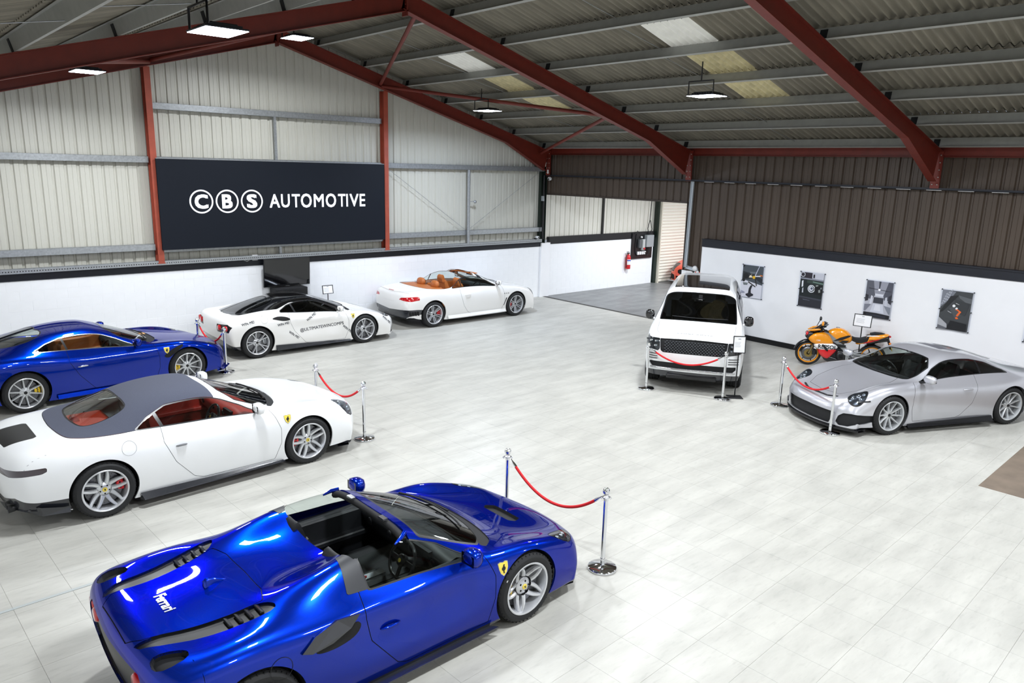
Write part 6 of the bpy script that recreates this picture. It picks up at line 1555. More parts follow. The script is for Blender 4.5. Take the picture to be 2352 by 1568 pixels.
# ------------------------------------------------------------------ white coupe with black roof and lettering
wheel_meshes('gtb', .345, .25, .262, (5, 'split'), M_rdia, M_rdia, (M_dtrim,))
def car_gtb():
    ax = (-1.325, 1.325); W_ = M_wht2
    r, sh = vehicle('sports_car', 'coupe488', (7.78, 16.60), -1.2, 'white mid-engined coupe with black roof and win lettering along its side', W_, ax, .345, (.385, .378))
    side = [(5.3, 4.12), (5.35, 4.3), (5.8, 4.72), (6.4, 4.92), (7.4, 4.94), (8.3, 4.93), (8.8, 4.85), (9.6, 4.30), (9.65, 4.10)]
    std_cut(sh, side, [(8.3, 5.2), (8.3, 7.5), (9.95, 7.5), (9.95, 5.6), (9.8, 5.25)], rear=[(3.0, 5.75), (2.8, 7.5), (5.4, 7.5), (5.4, 5.5)],
            door=[(-.55, 1.0), (-.55, .72), (-.45, .5), (-.2, .22), (-.08, .175), (.80, .175), (.9, .4), (.9, .62), (.84, .80), (.78, 1.0)],
            bonnet=[(1.12, -.01), (1.1, .5), (1.22, .66), (1.75, .60), (2.15, .46), (2.22, -.01)], pillar=[(6.1, 4.0), (6.2, 4.0), (6.05, 5), (5.95, 5)])
    sh.cut(uvreg([(3.3, 5.25), (3.0, 5.6), (2.9, 7.5), (8.35, 7.5), (9.8, 5.5), (9.8, 4.4), (8.4, 4.96), (6, 4.94), (5.2, 4.5), (4.8, 4.6), (4, 5.0)]), 'roof', gap=.002)
    sh.cut(topreg([(1.75, .80), (1.80, .74), (2.05, .62), (2.16, .56), (2.12, .72), (2.0, .86), (1.85, .865)], zmin=.5, rnd=1), 'headlamp', ring=(.006, 'lamp_edge'))
    sh.cut(frontreg([(0, .16), (.62, .16), (.66, .26), (.4, .34), (0, .3)], 1.95), 'grille'); sh.cut(frontreg([(.7, .16), (.9, .16), (.88, .3), (.76, .34)], 1.8), 'corner_intake')
    sh.cut(frontreg([(.44, .60), (.9, .62), (.93, .74), (.85, .80), (.44, .77)], 1.5, -1), 'tail_panel')
    sh.cut(frontreg([(0, .2), (.95, .2), (.98, .3), (.6, .42), (0, .42)], 1.5, -1), 'diffuser')
    sh.cut(uvreg([(9.9, 5.1), (10.1, 4.95), (10.35, 5.6), (10.45, 7.5), (9.93, 7.5)]), 'cowl', within=('body', 'screen_border'))
    std_parts(sh, r, W_, glass=M_darkglass, gapm=M_shutw, roofm=M_blkroof, extra=[('cowl', 'cowl_panel', M_matt, .01)])
    bulbs(sh, r, [(1.9, .79), (2.0, .73)], 'top', r=.024); underbody(r, -1.7, 2.1, .6)
    std_wheels(r, 'gtb', ax, (.975, .955), M_silc, .345, (.385, .378), (.3, .1))
    interior(r, -.6, .85, (-.4, .7), .74, .2, M_blkleather, M_blkleather, M_gryleather, zbelt=.83, dash_x=.5, seatx=-.2, seath=.6, logo=M_ylogo)
    mirror_pair(sh, r, .66, .83, W_, (.13, .2, .11), W_, .16)
    for s_ in (-1, 1):
        for y in (.56, .8):
            h, n = sh.front_x(s_*y, .70, -1)
            if h: mb = MB(); mb.lathe([(0, -.03), (.05, -.03), (.062, -.015), (.062, .03)], 20, 'x', rotM((h.x+.005, s_*y, .70))); mb.build('tail_lamp', M_tail, r)
        sh.decal('side_intake', M_dark, r, smooth_poly([(-1.0, .84), (-.82, .88), (-.6, .84), (-.52, .77), (-.7, .76), (-.85, .8)], 2).tolist(), [tuple(range(24))], 'side', .003, s_)
        mb = MB(); mb.add([(-.9, s_*.95, .1), (.93, s_*.93, .11), (.95, s_*.985, .12), (-.9, s_*.99, .12), (-.92, s_*.97, .24), (.93, s_*.95, .15)], [(0, 1, 2, 3), (3, 2, 5, 4), (4, 5, 1, 0)]); fixn(mb.build('side_skirt', M_carbon, r))
        shield(sh, r, 1.02, .70, .11, s_)
    disc_decal(sh, r, 'fuel_flap', M_shutw, -1.15, .84, .08, -1, .0015, ring=.003)
    T = lambda t, x, z, h, rot=0, **k: side_text(sh, t, (x, z), h, M_navyprint, r, -1, rot, name='side_lettering', **k)
    T('@ULTIMATEWINCOMPS', .22, .53, .07, .05, bold=.01, spacing=1.0)
    for x, z, a in ((-1.52, .80, .15), (-.72, .70, .1), (-.02, .78, .5), (-.48, .42, -.65), (.86, .40, -.7), (1.3, .79, .15), (1.95, .50, -.75)):
        T('WIN ME!', x, z, .052, a, bold=.02)
    wiper(sh, r, 1.06, .5, -.4)
M_navyprint = mat('navy_print', '#1a1e2c', .5)
car_gtb()

# ------------------------------------------------------------------ white four-seat convertible
wheel_meshes('gc', .35, .25, .262, (6, 'twin'), M_rdia, M_rdia, (M_dtrim,))
def car_cabrio():
    ax = (-1.455, 1.455); W_ = M_wht2
    r, sh = vehicle('sports_car', 'cabrio', (12.98, 17.07), -.6, 'white open four-seat convertible with tan interior at the back right', W_, ax, .35, (.39, .385), scale=(.985, 1, 1))
    sh.cut(uvreg([(3.95, 4.5), (3.75, 5.2), (3.7, 9.5), (8.0, 9.5), (8.0, 4.96), (6.3, 4.93), (5.5, 4.3), (4.6, 4.2)], rnd=1), 'hole', ring=(.012, 'belt_trim')); sh.delete('hole')
    side = [(5.45, 4.10), (5.6, 4.4), (6.2, 4.93), (7.0, 4.95), (8.0, 4.95), (8.7, 4.9), (9.6, 4.3), (9.65, 4.1)]
    std_cut(sh, side, [(8.35, 5.2), (8.33, 7.5), (9.95, 7.5), (9.95, 5.6), (9.8, 5.25)], door=[(-.55, 1.05), (-.55, .8), (-.45, .5), (-.3, .3), (-.2, .26), (.92, .26), (1.0, .45), (1.0, .7), (.95, .86), (.9, 1.0)],
            bonnet=[(1.25, -.01), (1.22, .5), (1.35, .66), (1.9, .58), (2.25, .5), (2.3, -.01)], pillar=[(6.1, 4.0), (6.18, 4.0), (6.22, 5), (6.14, 5)])
    sh.cut(topreg([(2.0, .62), (1.92, .72), (2.05, .82), (2.2, .84), (2.3, .72), (2.2, .64)], zmin=.5, rnd=1), 'headlamp', ring=(.006, 'lamp_edge'))
    sh.cut(frontreg([(0, .26), (.42, .28), (.5, .42), (.42, .56), (0, .6)], 2.0), 'grille'); sh.cut(frontreg([(.6, .2), (.85, .2), (.84, .36), (.64, .36)], 1.9), 'corner_intake')
    sh.cut(frontreg([(.48, .77), (.86, .74), (.97, .80), (.92, .87), (.55, .825)], 1.9, -1), 'tail_lamp')
    sh.cut(frontreg([(0, .25), (.7, .28), (.9, .38), (1.0, .46), (.9, .52), (0, .44)], 1.75, -1), 'diffuser')
    sh.cut(uvreg([(8.0, 4.9), (8.0, 7.5), (8.36, 7.5), (8.38, 5.1), (8.5, 4.98)]), 'header', within=('body', 'screen_border'))
    sh.line(topreg([(-1.68, .70), (-1.68, -.2), (-3, -.2), (-3, .66)], zmin=.7), .002)
    std_parts(sh, r, W_, glass=M_clearglass, gapm=M_shutw, extra=[('header', 'windscreen_header', M_dtrim, 0), ('belt_trim', 'belt_trim', M_dtrim, 0)])
    bulbs(sh, r, [(2.12, .76)], 'top', r=.026); underbody(r, -2.1, 2.2, .6, .2)
    std_wheels(r, 'gc', ax, (.945, .94), M_redc, .35, (.39, .385), (.2, .0))
    interior(r, -1.35, 1.0, (-.45, .8), .76, .26, M_tan, M_tan, M_blkleather, zbelt=.93, dash_x=.6, seatx=-.1, seath=.66, zseat=.42, rear=False, m_dash=M_blkleather)
    for s_ in (-1, 1):
        seat(r, -.85, s_*.34, .5, M_tan, M_tan, .5, recl=.25, wid=.5, head=False, name='rear_seat')
        o = blob([(-1.12, s_*.34-.17, .95), (-.92, s_*.34-.17, .95), (-.92, s_*.34+.17, .95), (-1.12, s_*.34+.17, .95), (-1.08, s_*.34-.15, 1.16), (-.96, s_*.34-.15, 1.16), (-.96, s_*.34+.15, 1.16), (-1.08, s_*.34+.15, 1.16)], 'rear_headrest', M_tan, r)
        blob([(-.93, s_*.34-.1, 1.0), (-.90, s_*.34-.1, 1.0), (-.90, s_*.34+.1, 1.0), (-.93, s_*.34+.1, 1.0), (-.95, s_*.34-.09, 1.12), (-.93, s_*.34-.09, 1.12), (-.93, s_*.34+.09, 1.12), (-.95, s_*.34+.09, 1.12)], 'headrest_pad', M_blkleather, o)
        for i, (z0, z1) in enumerate(((.34, .40), (.42, .48), (.50, .56))): pass
        for k in range(3):
            sh.decal('wing_vent', M_dtrim, r, [(1.0+.07*k-.02, .70), (1.0+.07*k+.02, .70), (1.0+.07*k+.02, .715), (1.0+.07*k-.02, .715)], [(0, 1, 2, 3)], 'side', .004, s_)
        sh.decal('side_gill', M_dtrim, r, [(.98, .36), (1.0, .36), (1.1, .58), (1.06, .58)], [(0, 1, 2, 3)], 'side', .004, s_)
    mb = MB(); pts = []
    for y in np.linspace(-.7, .7, 15):
        h, n = sh.top_z(-2.2+.10*(y/.7)**2, y); pts.append((-2.2+.10*(y/.7)**2, y, (h.z if h else .93)+.004))
    mb.tube(pts, .02, 8); mb.build('boot_spoiler', W_, r)
    h, n = sh.top_z(-2.12, 0); mb = MB(); mb.box(-2.215, -2.2, -.12, .12, pts[7][2]+.012, pts[7][2]+.026); mb.build('brake_light', M_tail, r)
    # tonneau and tan rear shelf
    mb = MB(); mb.box(-1.72, -1.0, -.76, .76, .93, .985, bev=.02); mb.build('tonneau_cover', M_tan, r)
    mb = MB(); 
    for y in (-.62, .62): pass
    pts = [(.2, y, sh.top_z(.25, y)[0].z-.02) for y in np.linspace(-.6, .6, 11)]; mb.tube(pts, .02, 8); mb.build('header_rail', M_tan, r)
    for y in (-.3, .3): mb = MB(); mb.box(.22, .36, y-.17, y+.17, 1.27, 1.29, bev=.008); mb.build('sun_visor', M_tan, r)
    mb = MB(); mb.box(.4, .43, -.12, .12, 1.18, 1.25, bev=.01); mb.build('rear_view_mirror', M_dtrim, r)
    mirror_pair(sh, r, .74, .95, W_, (.12, .2, .12), W_, .14); handle(sh, r, -.32, .78, W_, L=.2)
    sh.cut if False else None
    wiper(sh, r, 1.1, .5, -.4)
    for s_ in (-1, 1):
        for k in range(4):
            sh.decal('bumper_vent', M_dark, r, [(-1.9-.07*k, .36), (-1.95-.07*k, .36), (-1.97-.07*k, .46), (-1.92-.07*k, .46)], [(0, 1, 2, 3)], 'side', .004, s_)
        mb = MB(); mb.add([(-1.0, s_*.9, .18), (1.04, s_*.9, .18), (1.05, s_*.955, .19), (-1.0, s_*.955, .19), (-1.0, s_*.93, .27), (1.04, s_*.92, .27)], [(0, 1, 2, 3), (3, 2, 5, 4), (4, 5, 1, 0)]); fixn(mb.build('side_skirt', W_, r))
car_cabrio()

# ------------------------------------------------------------------ silver rear-engined coupe
wheel_meshes('gt3', .34, .26, .26, (10, 'ten'), M_rsilver, M_rsilver, (M_dtrim,))
def car_nine():
    X = 1.05; ax = (-1.2285*X, 1.2285*X); W_ = M_slv
    r, sh = vehicle('sports_car', 'ninecoupe', (14.28, 5.02), 155.5, 'silver round-lamped coupe standing at the right edge of the photo', W_, ax, .34, (.378, .372), ns=16, nk=10, scale=(X, 1, 1))
    side = [(4.15, 4.10), (4.3, 4.3), (5.2, 4.78), (6.0, 4.92), (7.0, 4.93), (8.0, 4.93), (8.6, 4.85), (9.7, 4.25), (9.7, 4.10)]
    std_cut(sh, side, [(8.3, 5.15), (8.3, 7.5), (9.97, 7.5), (9.97, 5.5), (9.85, 5.2)], rear=[(4.0, 5.5), (3.9, 7.5), (5.5, 7.5), (5.55, 5.4)],
            door=[(-.5, 1.0), (-.5, .70), (-.42, .45), (-.22, .24), (-.12, .2), (.80, .2), (.86, .4), (.86, .62), (.84, .78), (.78, 1.0)],
            bonnet=[(.9, -.01), (.88, .52), (1.1, .58), (1.7, .50), (1.93, .38), (2.0, -.01)], pillar=[(5.66, 4.0), (5.76, 4.0), (5.76, 5), (5.66, 5)])
    def lamp(P, u, v, N):
        d = np.hypot((P[:, 0]-1.84)/1.2, (np.abs(P[:, 1])-.705))-.125
        return np.maximum(d, .5-P[:, 2])
    sh.cut(lamp, 'headlamp', ring=(.012, 'lamp_edge'), within=('body',))
    sh.cut(frontreg([(0, .16), (.50, .16), (.58, .37), (0, .39)], 1.7), 'grille'); sh.cut(frontreg([(.60, .16), (.86, .18), (.93, .34), (.86, .40), (.66, .38)], 1.6, rnd=1), 'corner_intake')
    sh.cut(topreg([(2.07, -.01), (2.05, .25), (1.98, .42), (2.0, .46), (2.085, .27), (2.115, -.01)], zmin=.42), 'nose_slot')
    sh.cut(frontreg([(0, .1), (1, .1), (1, .15), (0, .15)], 1.3), 'diffuser')
    sh.cut(frontreg([(.3, .7), (.9, .7), (.9, .78), (.3, .78)], 1.6, -1), 'tail_lamp')
    sh.cut(topreg([(-.42, -.02), (-.42, .24), (-.22, .27), (-.22, -.02)], zmin=1), 'roof_mark')
    std_parts(sh, r, W_, glass=M_carglass, gapm=M_shut, bowl=M_rgrey, extra=[('nose_slot', 'nose_slot', M_matt, .015), ('roof_mark', 'roof_decal', mat('roof_print', '#56575f', .4), 0)])
    for s_ in (-1, 1):
        for x, y, q in ((1.83, .70, .045), (1.92, .67, .028), (1.76, .74, .028), (1.85, .78, .025), (1.87, .62, .025)):
            h, n = sh.top_z(x, s_*y)
            if h: mb = MB(); mb.use(M_chromeb); mb.lathe([(q*.3, -.002), (q*.7, .004), (q, .0), (q, -.02)], 16, 'z', Matrix.Translation(h-n*.018) @ n.to_track_quat('Z', 'Y').to_matrix().to_4x4()); mb.build('headlight_projector', None, r)
    underbody(r, -1.9, 2.0, .6)
    std_wheels(r, 'gt3', ax, (.935, .915), M_silc, .34, (.378, .372), (.1, .25))
    interior(r, -1.0, .8, (-.4, .7), .70, .2, M_blkleather, M_blkleather, M_gryleather, zbelt=.84, dash_x=.42, seatx=-.25, seath=.62)
    mirror_pair(sh, r, .68, .86, W_, (.13, .22, .12), M_dtrim, .17, xo=-.02); handle(sh, r, -.30, .70, W_, L=.2)
    for s_ in (-1, 1):
        sh.decal('side_indicator', M_dtrim, r, [(1.72, .60), (1.9, .575), (1.9, .60), (1.72, .625)], [(0, 1, 2, 3)], 'side', .004, s_)
        mb = MB(); mb.add([(-.9, s_*.87, .1), (.9, s_*.86, .1), (.92, s_*.93, .11), (-.9, s_*.97, .11), (-.9, s_*.92, .2), (.9, s_*.88, .16)], [(0, 1, 2, 3), (3, 2, 5, 4), (4, 5, 1, 0)]); fixn(mb.build('side_skirt', M_dtrim, r))
    mb = MB(); n_ = 15; vs = []
    for k in range(n_):
        y = -.88+1.76*k/(n_-1); x = 2.22-.34*(abs(y)/.88)**2.8; vs += [(x+.05, y*1.04, .09), (x-.12, y, .09), (x-.12, y, .13), (x+.05, y*1.04, .12)]
    mb.add(vs, [(4*k+a, 4*k+(a+1) % 4, 4*k+4+(a+1) % 4, 4*k+4+a) for k in range(n_-1) for a in range(4)]); fixn(mb.build('front_splitter', M_dtrim, r))
    h, n = sh.top_z(2.0, 0); sh.decal('bonnet_badge', mat('gold_badge', '#b99a3c', .3, .5), r, [(1.97, -.025), (1.97, .025), (2.03, .02), (2.04, 0), (2.03, -.02)], [(0, 1, 2, 3, 4)], 'top', .004)
    wiper(sh, r, .92, .5, -.1); wiper(sh, r, .90, .05, -.5)
car_nine()

# ------------------------------------------------------------------ tall white off-roader
wheel_meshes('rr', .39, .28, .28, (5, 'split'), M_rblack, M_rblack, (M_dtrim,))
def car_suv():
    ax = (-1.5, 1.5); W_ = M_wht
    r, sh = vehicle('off_roader', 'suv', (13.99, 9.485), 212.07, 'tall white off-roader facing the camera with black grille and glass roof', W_, ax, .39, (.44, .44), cat='car'); r.scale = (.965,)*3
    side = [(2.6, 4.12), (2.9, 4.92), (5, 4.95), (7.9, 4.93), (8.6, 4.85), (9.8, 4.2), (9.8, 4.08)]
    std_cut(sh, side, [(8.2, 5.12), (8.2, 7.5), (9.95, 7.5), (9.95, 5.2)], rear=[(2.05, 5.2), (2.0, 7.5), (1.6, 7.5), (1.6, 5.2)], door=[(-.02, 1.3), (-.02, .4), (.98, .4), (1.02, .7), (.98, 1.0), (.9, 1.3)],
            bonnet=[(1.26, -.01), (1.22, .80), (1.9, .78), (2.14, .72), (2.29, .4), (2.31, -.01)], pillar=[(6.9, 4.0), (7.1, 4.0), (7.1, 5), (6.9, 5)], srnd=0)
    sh.cut(uvreg([(3.5, 5.55), (3.5, 7.5), (7.6, 7.5), (7.6, 5.55)]), 'sunroof', within=('body',))
    def band(P, u, v, N): return np.maximum(sd_poly(np.abs(P[:, 1]), P[:, 2], [(-.25, .80), (.60, .80), (.65, .84), (.672, 1.075), (.3, 1.092), (-.25, 1.10)]), 1.9-P[:, 0])
    sh.cut(band, 'grille', within=('body', 'bonnet', 'shut_line'))
    sh.cut(frontreg([(.665, .87), (.70, .83), (.9, .86), (1.04, .90), (1.04, 1.07), (.68, 1.07)], 1.9), 'headlamp', within=('body', 'bonnet'), ring=(.006, 'lamp_edge'))
    sh.cut(frontreg([(0, .48), (.80, .48), (.86, .54), (.86, .60), (0, .60)], 2.0), 'corner_intake')
    sh.cut(frontreg([(0, .28), (1, .28), (1, .40), (.6, .42), (0, .42)], 1.7), 'lower_trim')
    sh.cut(lambda P, u, v, N: np.maximum(P[:, 2]-.40, -1.0-P[:, 2]), 'lower_trim')
    std_parts(sh, r, W_, glass=M_darkglass, gapm=M_shutw, extra=[('sunroof', 'glass_roof', M_blkroof, .001)])
    for s_ in (-1, 1):
        for y, z in ((.74, 1.01), (.84, 1.01), (.93, 1.01), (.75, .92), (.87, .93)):
            h, n = sh.front_x(s_*y, z, 1)
            if h: mb = MB(); mb.box(-.008, .006, -.042, .042, -.02, .02, M=rotM((h.x-.02, s_*y, z), rz=-s_*.45), bev=.004); mb.build('lamp_element', M_chromeb, r)
        for z in (.66, .71, .76):
            pts = []
            for t in np.linspace(.70, .9, 6):
                h, n = sh.front_x(s_*t, z, 1)
                if h: pts.append((h.x+.006, h.y, z))
            if len(pts) > 2: mb = MB(); mb.tube(pts, .008, 6); mb.build('bumper_slat', M_dtrim, r)
    # mesh of the grille: rows of small blocks
    mb = MB()
    for row in range(8):
        for col in range(-9, 10):
            y = col*.062+(.031 if row % 2 else 0); z = .825+row*.03
            if abs(y) > .60: continue
            h, n = sh.front_x(y, z, 1)
            if h: mb.box(h.x-.03, h.x-.008, y-.022, y+.022, z-.009, z+.009, bev=.003)
    mb.build('grille_mesh', mat('grille_black', '#6c6f76', .12, .8), r, kind='stuff')
    bd_ = MB()
    for y in np.linspace(-.6, .6, 13):
        pass
    pts = [(sh.front_x(y, .49, 1)[0].x+.006, y, .465) for y in np.linspace(-.84, .84, 15) if sh.front_x(y, .49, 1)[0]]
    mb = MB(); mb.tube(pts, .012, 6); mb.build('bumper_strip', M_chromeb, r)
    mb = MB(); h, n = sh.front_x(0, .36, 1); mb.box(h.x-.1, h.x+.03, -.5, .5, .27, .36, bev=.02); mb.build('skid_plate', M_dtrim, r)
    underbody(r, -2.4, 2.1, .7, .28, .6)
    std_wheels(r, 'rr', ax, (.99, .985), None, .39, (.44, .44), (.2, .1))
    interior(r, -2.0, 1.05, (-.1, .9), .82, .45, M_blkleather, M_gryleather, M_blkleather, zbelt=1.2, dash_x=.75, seatx=-.1, seath=.66, zseat=.75, rear=False)
    for s_ in (-1, 1): seat(r, -1.1, s_*.4, .8, M_gryleather, M_blkleather, .6, name='rear_seat')
    mb = MB(); mb.box(.62, .66, -.1, .1, 1.62, 1.68, bev=.01); mb.box(.6, .68, -.04, .04, 1.68, 1.75); mb.build('rear_view_mirror', M_dtrim, r)
    mirror_pair(sh, r, .88, 1.2, M_blkroof, (.14, .2, .19), W_, .11)
    wiper(sh, r, 1.16, .62, -.55, .06)
    letters_ = 'RANGE ROVER'
    vs, fs = text_mesh(letters_, 1, .02, 1.35); sh.decal('bonnet_lettering', M_shutw, r, [(2.15-b_*.05, a*.085) for a, b_ in vs], fs, 'top', .004)
car_suv()

# ------------------------------------------------------------------ orange car nose in the next bay
wheel_meshes('hat', .33, .24, .24, (5, 'split'), M_rblack, M_rblack, (M_dtrim,))
def car_orange():
    ax = (-1.455, 1.455)
    r, sh = vehicle('orange_car', 'cabrio', (26.2, 16.9), 180, 'orange red car in the next bay, only its nose showing past the brown wall', M_org, ax, .35, (.39, .385), ns=8, nk=6, scale=(.985, 1, 1.0))
    side = [(4.6, 4.10), (5.2, 4.6), (6.2, 4.93), (8.0, 4.95), (8.7, 4.9), (9.6, 4.3), (9.65, 4.1)]
    std_cut(sh, side, [(8.35, 5.2), (8.33, 7.5), (9.95, 7.5), (9.95, 5.6), (9.8, 5.25)], door=[(-.55, 1.05), (-.55, .8), (-.3, .3), (.92, .26), (1.0, .7), (.9, 1.0)])
    sh.cut(topreg([(2.0, .58), (1.95, .78), (2.2, .9), (2.36, .7), (2.3, .5)], zmin=.5, rnd=1), 'headlamp', ring=(.01, 'lamp_edge'))
    sh.cut(frontreg([(.04, .42), (.4, .42), (.42, .6), (.06, .62)], 2.0, rnd=1), 'grille'); sh.cut(frontreg([(0, .2), (.5, .2), (.5, .34), (0, .34)], 2.0), 'grille'); sh.cut(frontreg([(.56, .18), (.88, .18), (.88, .42), (.6, .36)], 1.9), 'corner_intake')
    std_parts(sh, r, M_org, glass=M_darkglass)
    underbody(r, -2.1, 2.2, .6, .2)
    std_wheels(r, 'hat', ax, (.945, .94), None, .33, (.39, .385))
    mb = MB(); mb.box(2.2, 2.5, -.8, .8, .12, .15, bev=.01); mb.build('front_splitter', mat('grey_splitter', '#a9abad', .4), r)
car_orange()
# ------------------------------------------------------------------ orange sports motorbike
def motorbike(pos, ang, sc):
    r = empty('motorbike', (pos[0], pos[1], 0), math.radians(ang), label='orange, white and red sports motorbike with orange wheels by the white wall', cat='motorbike'); r.scale = (sc,)*3
    r.rotation_euler[0] = 0
    OR = mat('bike_orange', '#f59b0c', .25, coat=1.); RD = mat('bike_red', '#d6131c', .25, coat=1.); WH = mat('bike_white', '#f2f2f2', .25, coat=1.); BK = mat('bike_black', '#121317', .3, coat=.5)
    AL = mat('cast_aluminium', '#b7bbbf', .3, .7); ENG = mat('engine_dark', '#25272b', .45, .3); GD = mat('fork_gold', '#8b7f5a', .3, .7)
    def pillow(name, out, y0, w, m, par=r, sgn=1, n=3, ins=(.0, .10, .28, .6), hs=(0, .7, .93, 1.)):
        P = smooth_poly(out, 2) if n else np.array(out); c = P.mean(0); N = len(P); vs = []
        for i_, h in zip(ins, hs):
            for p in P: q = p+(c-p)*i_; vs.append((q[0], sgn*(y0+w*h), q[1]))
        vs.append((c[0], sgn*(y0+w), c[1])); fs = [(a*N+k, a*N+(k+1) % N, (a+1)*N+(k+1) % N, (a+1)*N+k) for a in range(len(ins)-1) for k in range(N)]
        fs += [((len(ins)-1)*N+k, (len(ins)-1)*N+(k+1) % N, len(vs)-1) for k in range(N)]
        mb = MB(); mb.add(vs, fs, True); return fixn(mb.build(name, m, par))
    def both(name, out, y0, w, m, **k):
        for s_ in (-1, 1): pillow(name, out, y0, w, m, sgn=s_, **k)
    # wheels
    for x, R, w, nm in ((.705, .30, .06, 'front_wheel'), (-.705, .315, .09, 'rear_wheel')):
        rr = R-.075
        mb = MB(); mb.use(OR); mb.lathe([(rr+.012, -w*.8), (rr+.02, -w*.86), (rr-.01, -w*.7), (rr-.018, 0), (rr-.01, w*.7), (rr+.02, w*.86), (rr+.012, w*.8)], 40, 'y', rotM((x, 0, R)))
        mb.use(BK)
        for k in range(6):
            a = 2*PI*k/6; mb.tube([(x+.03*math.cos(a), 0, R+.03*math.sin(a)), (x+(rr-.01)*math.cos(a+.12), 0, R+(rr-.01)*math.sin(a+.12))], [.018, .011], 8)
        mb.lathe([(0, -.05), (.035, -.05), (.035, .05), (0, .05)], 16, 'y', rotM((x, 0, R)))
        wv = mb.build('wheel', None, r)
        mb = MB(); mb.lathe([(rr+.015, -w*.85), (rr+.045, -w*1.08), (R-.02, -w*.8), (R-.003, -w*.35), (R, 0), (R-.003, w*.35), (R-.02, w*.8), (rr+.045, w*1.08), (rr+.015, w*.85)], 48, 'y', rotM((x, 0, R))); mb.build('tyre', M_tyre, wv)
        for s_ in ((-1, 1) if x > 0 else (-1,)):
            mb = MB(); mb.use(M_disc); mb.lathe([(.1, 0), (.16 if x > 0 else .11, 0), (.16 if x > 0 else .11, .004*s_), (.1, .004*s_)], 36, 'y', rotM((x, s_*(w+.01), R))); mb.use(mat('disc_gold', '#a08a50', .3, .8)); mb.lathe([(.04, 0), (.1, 0)], 24, 'y', rotM((x, s_*(w+.011), R))); mb.build('brake_disc', None, wv)
            mb = MB(); mb.box(x-.16, x-.08, min(s_*(w-.01), s_*(w+.04)), max(s_*(w-.01), s_*(w+.04)), R-.02, R+.09, bev=.01); mb.build('brake_caliper', ENG, wv)
    # fork, fender, handlebars
    for s_ in (-1, 1):
        mb = MB(); mb.use(GD); mb.tube([(.705, s_*.1, .3), (.62, s_*.1, .52)], .026, 12); mb.use(BK); mb.tube([(.62, s_*.1, .5), (.45, s_*.1, .95)], .03, 12); mb.build('fork_leg', None, r)
        mb = MB(); mb.tube([(.45, s_*.1, .94), (.42, s_*.2, .93), (.34, s_*.33, .91)], .014, 8); mb.tube([(.40, s_*.24, .925), (.34, s_*.34, .905)], .019, 8); mb.tube([(.46, s_*.2, .95), (.43, s_*.34, .93)], .007, 6); mb.build('handlebar', M_matt, r)
        mb = MB(); mb.tube([(.56, s_*.17, .95), (.50, s_*.3, 1.04), (.48, s_*.34, 1.08)], .009, 8); o = mb.build('mirror_stalk', BK, r)
        blob([(.45, s_*.34-.07, 1.05), (.51, s_*.34-.07, 1.05), (.51, s_*.34+.07, 1.05), (.45, s_*.34+.07, 1.05), (.45, s_*.34-.06, 1.15), (.50, s_*.34-.06, 1.15), (.50, s_*.34+.06, 1.15), (.45, s_*.34+.06, 1.15)], 'mirror_housing', OR if s_ > 0 else BK, o)
        mb = MB(); mb.add([(.446, s_*.34-.05, 1.06), (.446, s_*.34+.05, 1.06), (.446, s_*.34+.05, 1.14), (.446, s_*.34-.05, 1.14)], [(0, 1, 2, 3)]); mb.build('mirror_glass', M_chrome, o)
    mb = MB(); n = 12; vs = []
    for i in range(n+1):
        a = -.1+2.0*i/n
        for y, q in ((-.075, .31), (-.06, .335), (0, .345), (.06, .335), (.075, .31)): vs.append((.705+q*math.cos(a+.3), y, .3+q*math.sin(a+.3)))
    mb.add(vs, [(i*5+j, i*5+j+1, (i+1)*5+j+1, (i+1)*5+j) for i in range(n) for j in range(4)], True); mb.build('front_mudguard', BK, r)
    # engine block and frame
    mb = MB(); mb.box(-.15, .33, -.13, .13, .2, .52, bev=.04); mb.lathe([(0, .2), (.08, .2), (.09, .17), (.09, .1)], 20, 'y', rotM((.0, 0, .32))); mb.lathe([(0, -.2), (.08, -.2), (.09, -.17), (.09, -.1)], 20, 'y', rotM((-.02, 0, .33))); mb.build('engine', ENG, r)
    for s_ in (-1, 1):
        mb = MB(); mb.prism([(.38, .82), (.30, .72), (.0, .50), (-.12, .40), (-.12, .18), (-.19, .17), (-.2, .42), (-.08, .56), (.34, .88)], s_*.13-.016, s_*.13+.016, 'y'); fixn(mb.build('frame_spar', AL, r))
        mb = MB(); mb.prism([(-.16, .36), (-.45, .40), (-.70, .345), (-.74, .30), (-.68, .27), (-.45, .3), (-.16, .27)], s_*.1-.014, s_*.1+.014, 'y'); fixn(mb.build('swingarm', AL, r))
        mb = MB(); mb.box(-.30, -.15, min(s_*.14, s_*.16), max(s_*.14, s_*.16), .3, .42, bev=.01); mb.tube([(-.2, s_*.15, .31), (-.22, s_*.24, .30)], .012, 8); mb.tube([(-.28, s_*.15, .4), (-.46, s_*.16, .46)], .01, 8); mb.build('footpeg', AL, r)
    mb = MB(); mb.tube([(-.12, .14, .17), (-.2, .26, .01)], .012, 8); mb.build('side_stand', BK, r)
    mb = MB(); mb.tube([(-.15, .11, .34), (-.7, .115, .34), (-.76, .115, .31), (-.7, .115, .27), (-.15, .11, .29)], .01, 6); mb.build('chain', M_matt, r)
    # fairings
    both('belly_fairing', [(.42, .28), (.30, .12), (-.12, .10), (-.14, .2), (.1, .26), (.26, .3)], .1, .07, BK)
    both('lower_fairing', [(.53, .46), (.47, .30), (.30, .20), (.22, .26), (.04, .50), (.3, .5)], .13, .07, RD)
    both('mid_fairing', [(.64, .57), (.55, .43), (.3, .43), (.03, .49), (.15, .61), (.4, .60)], .14, .075, WH)
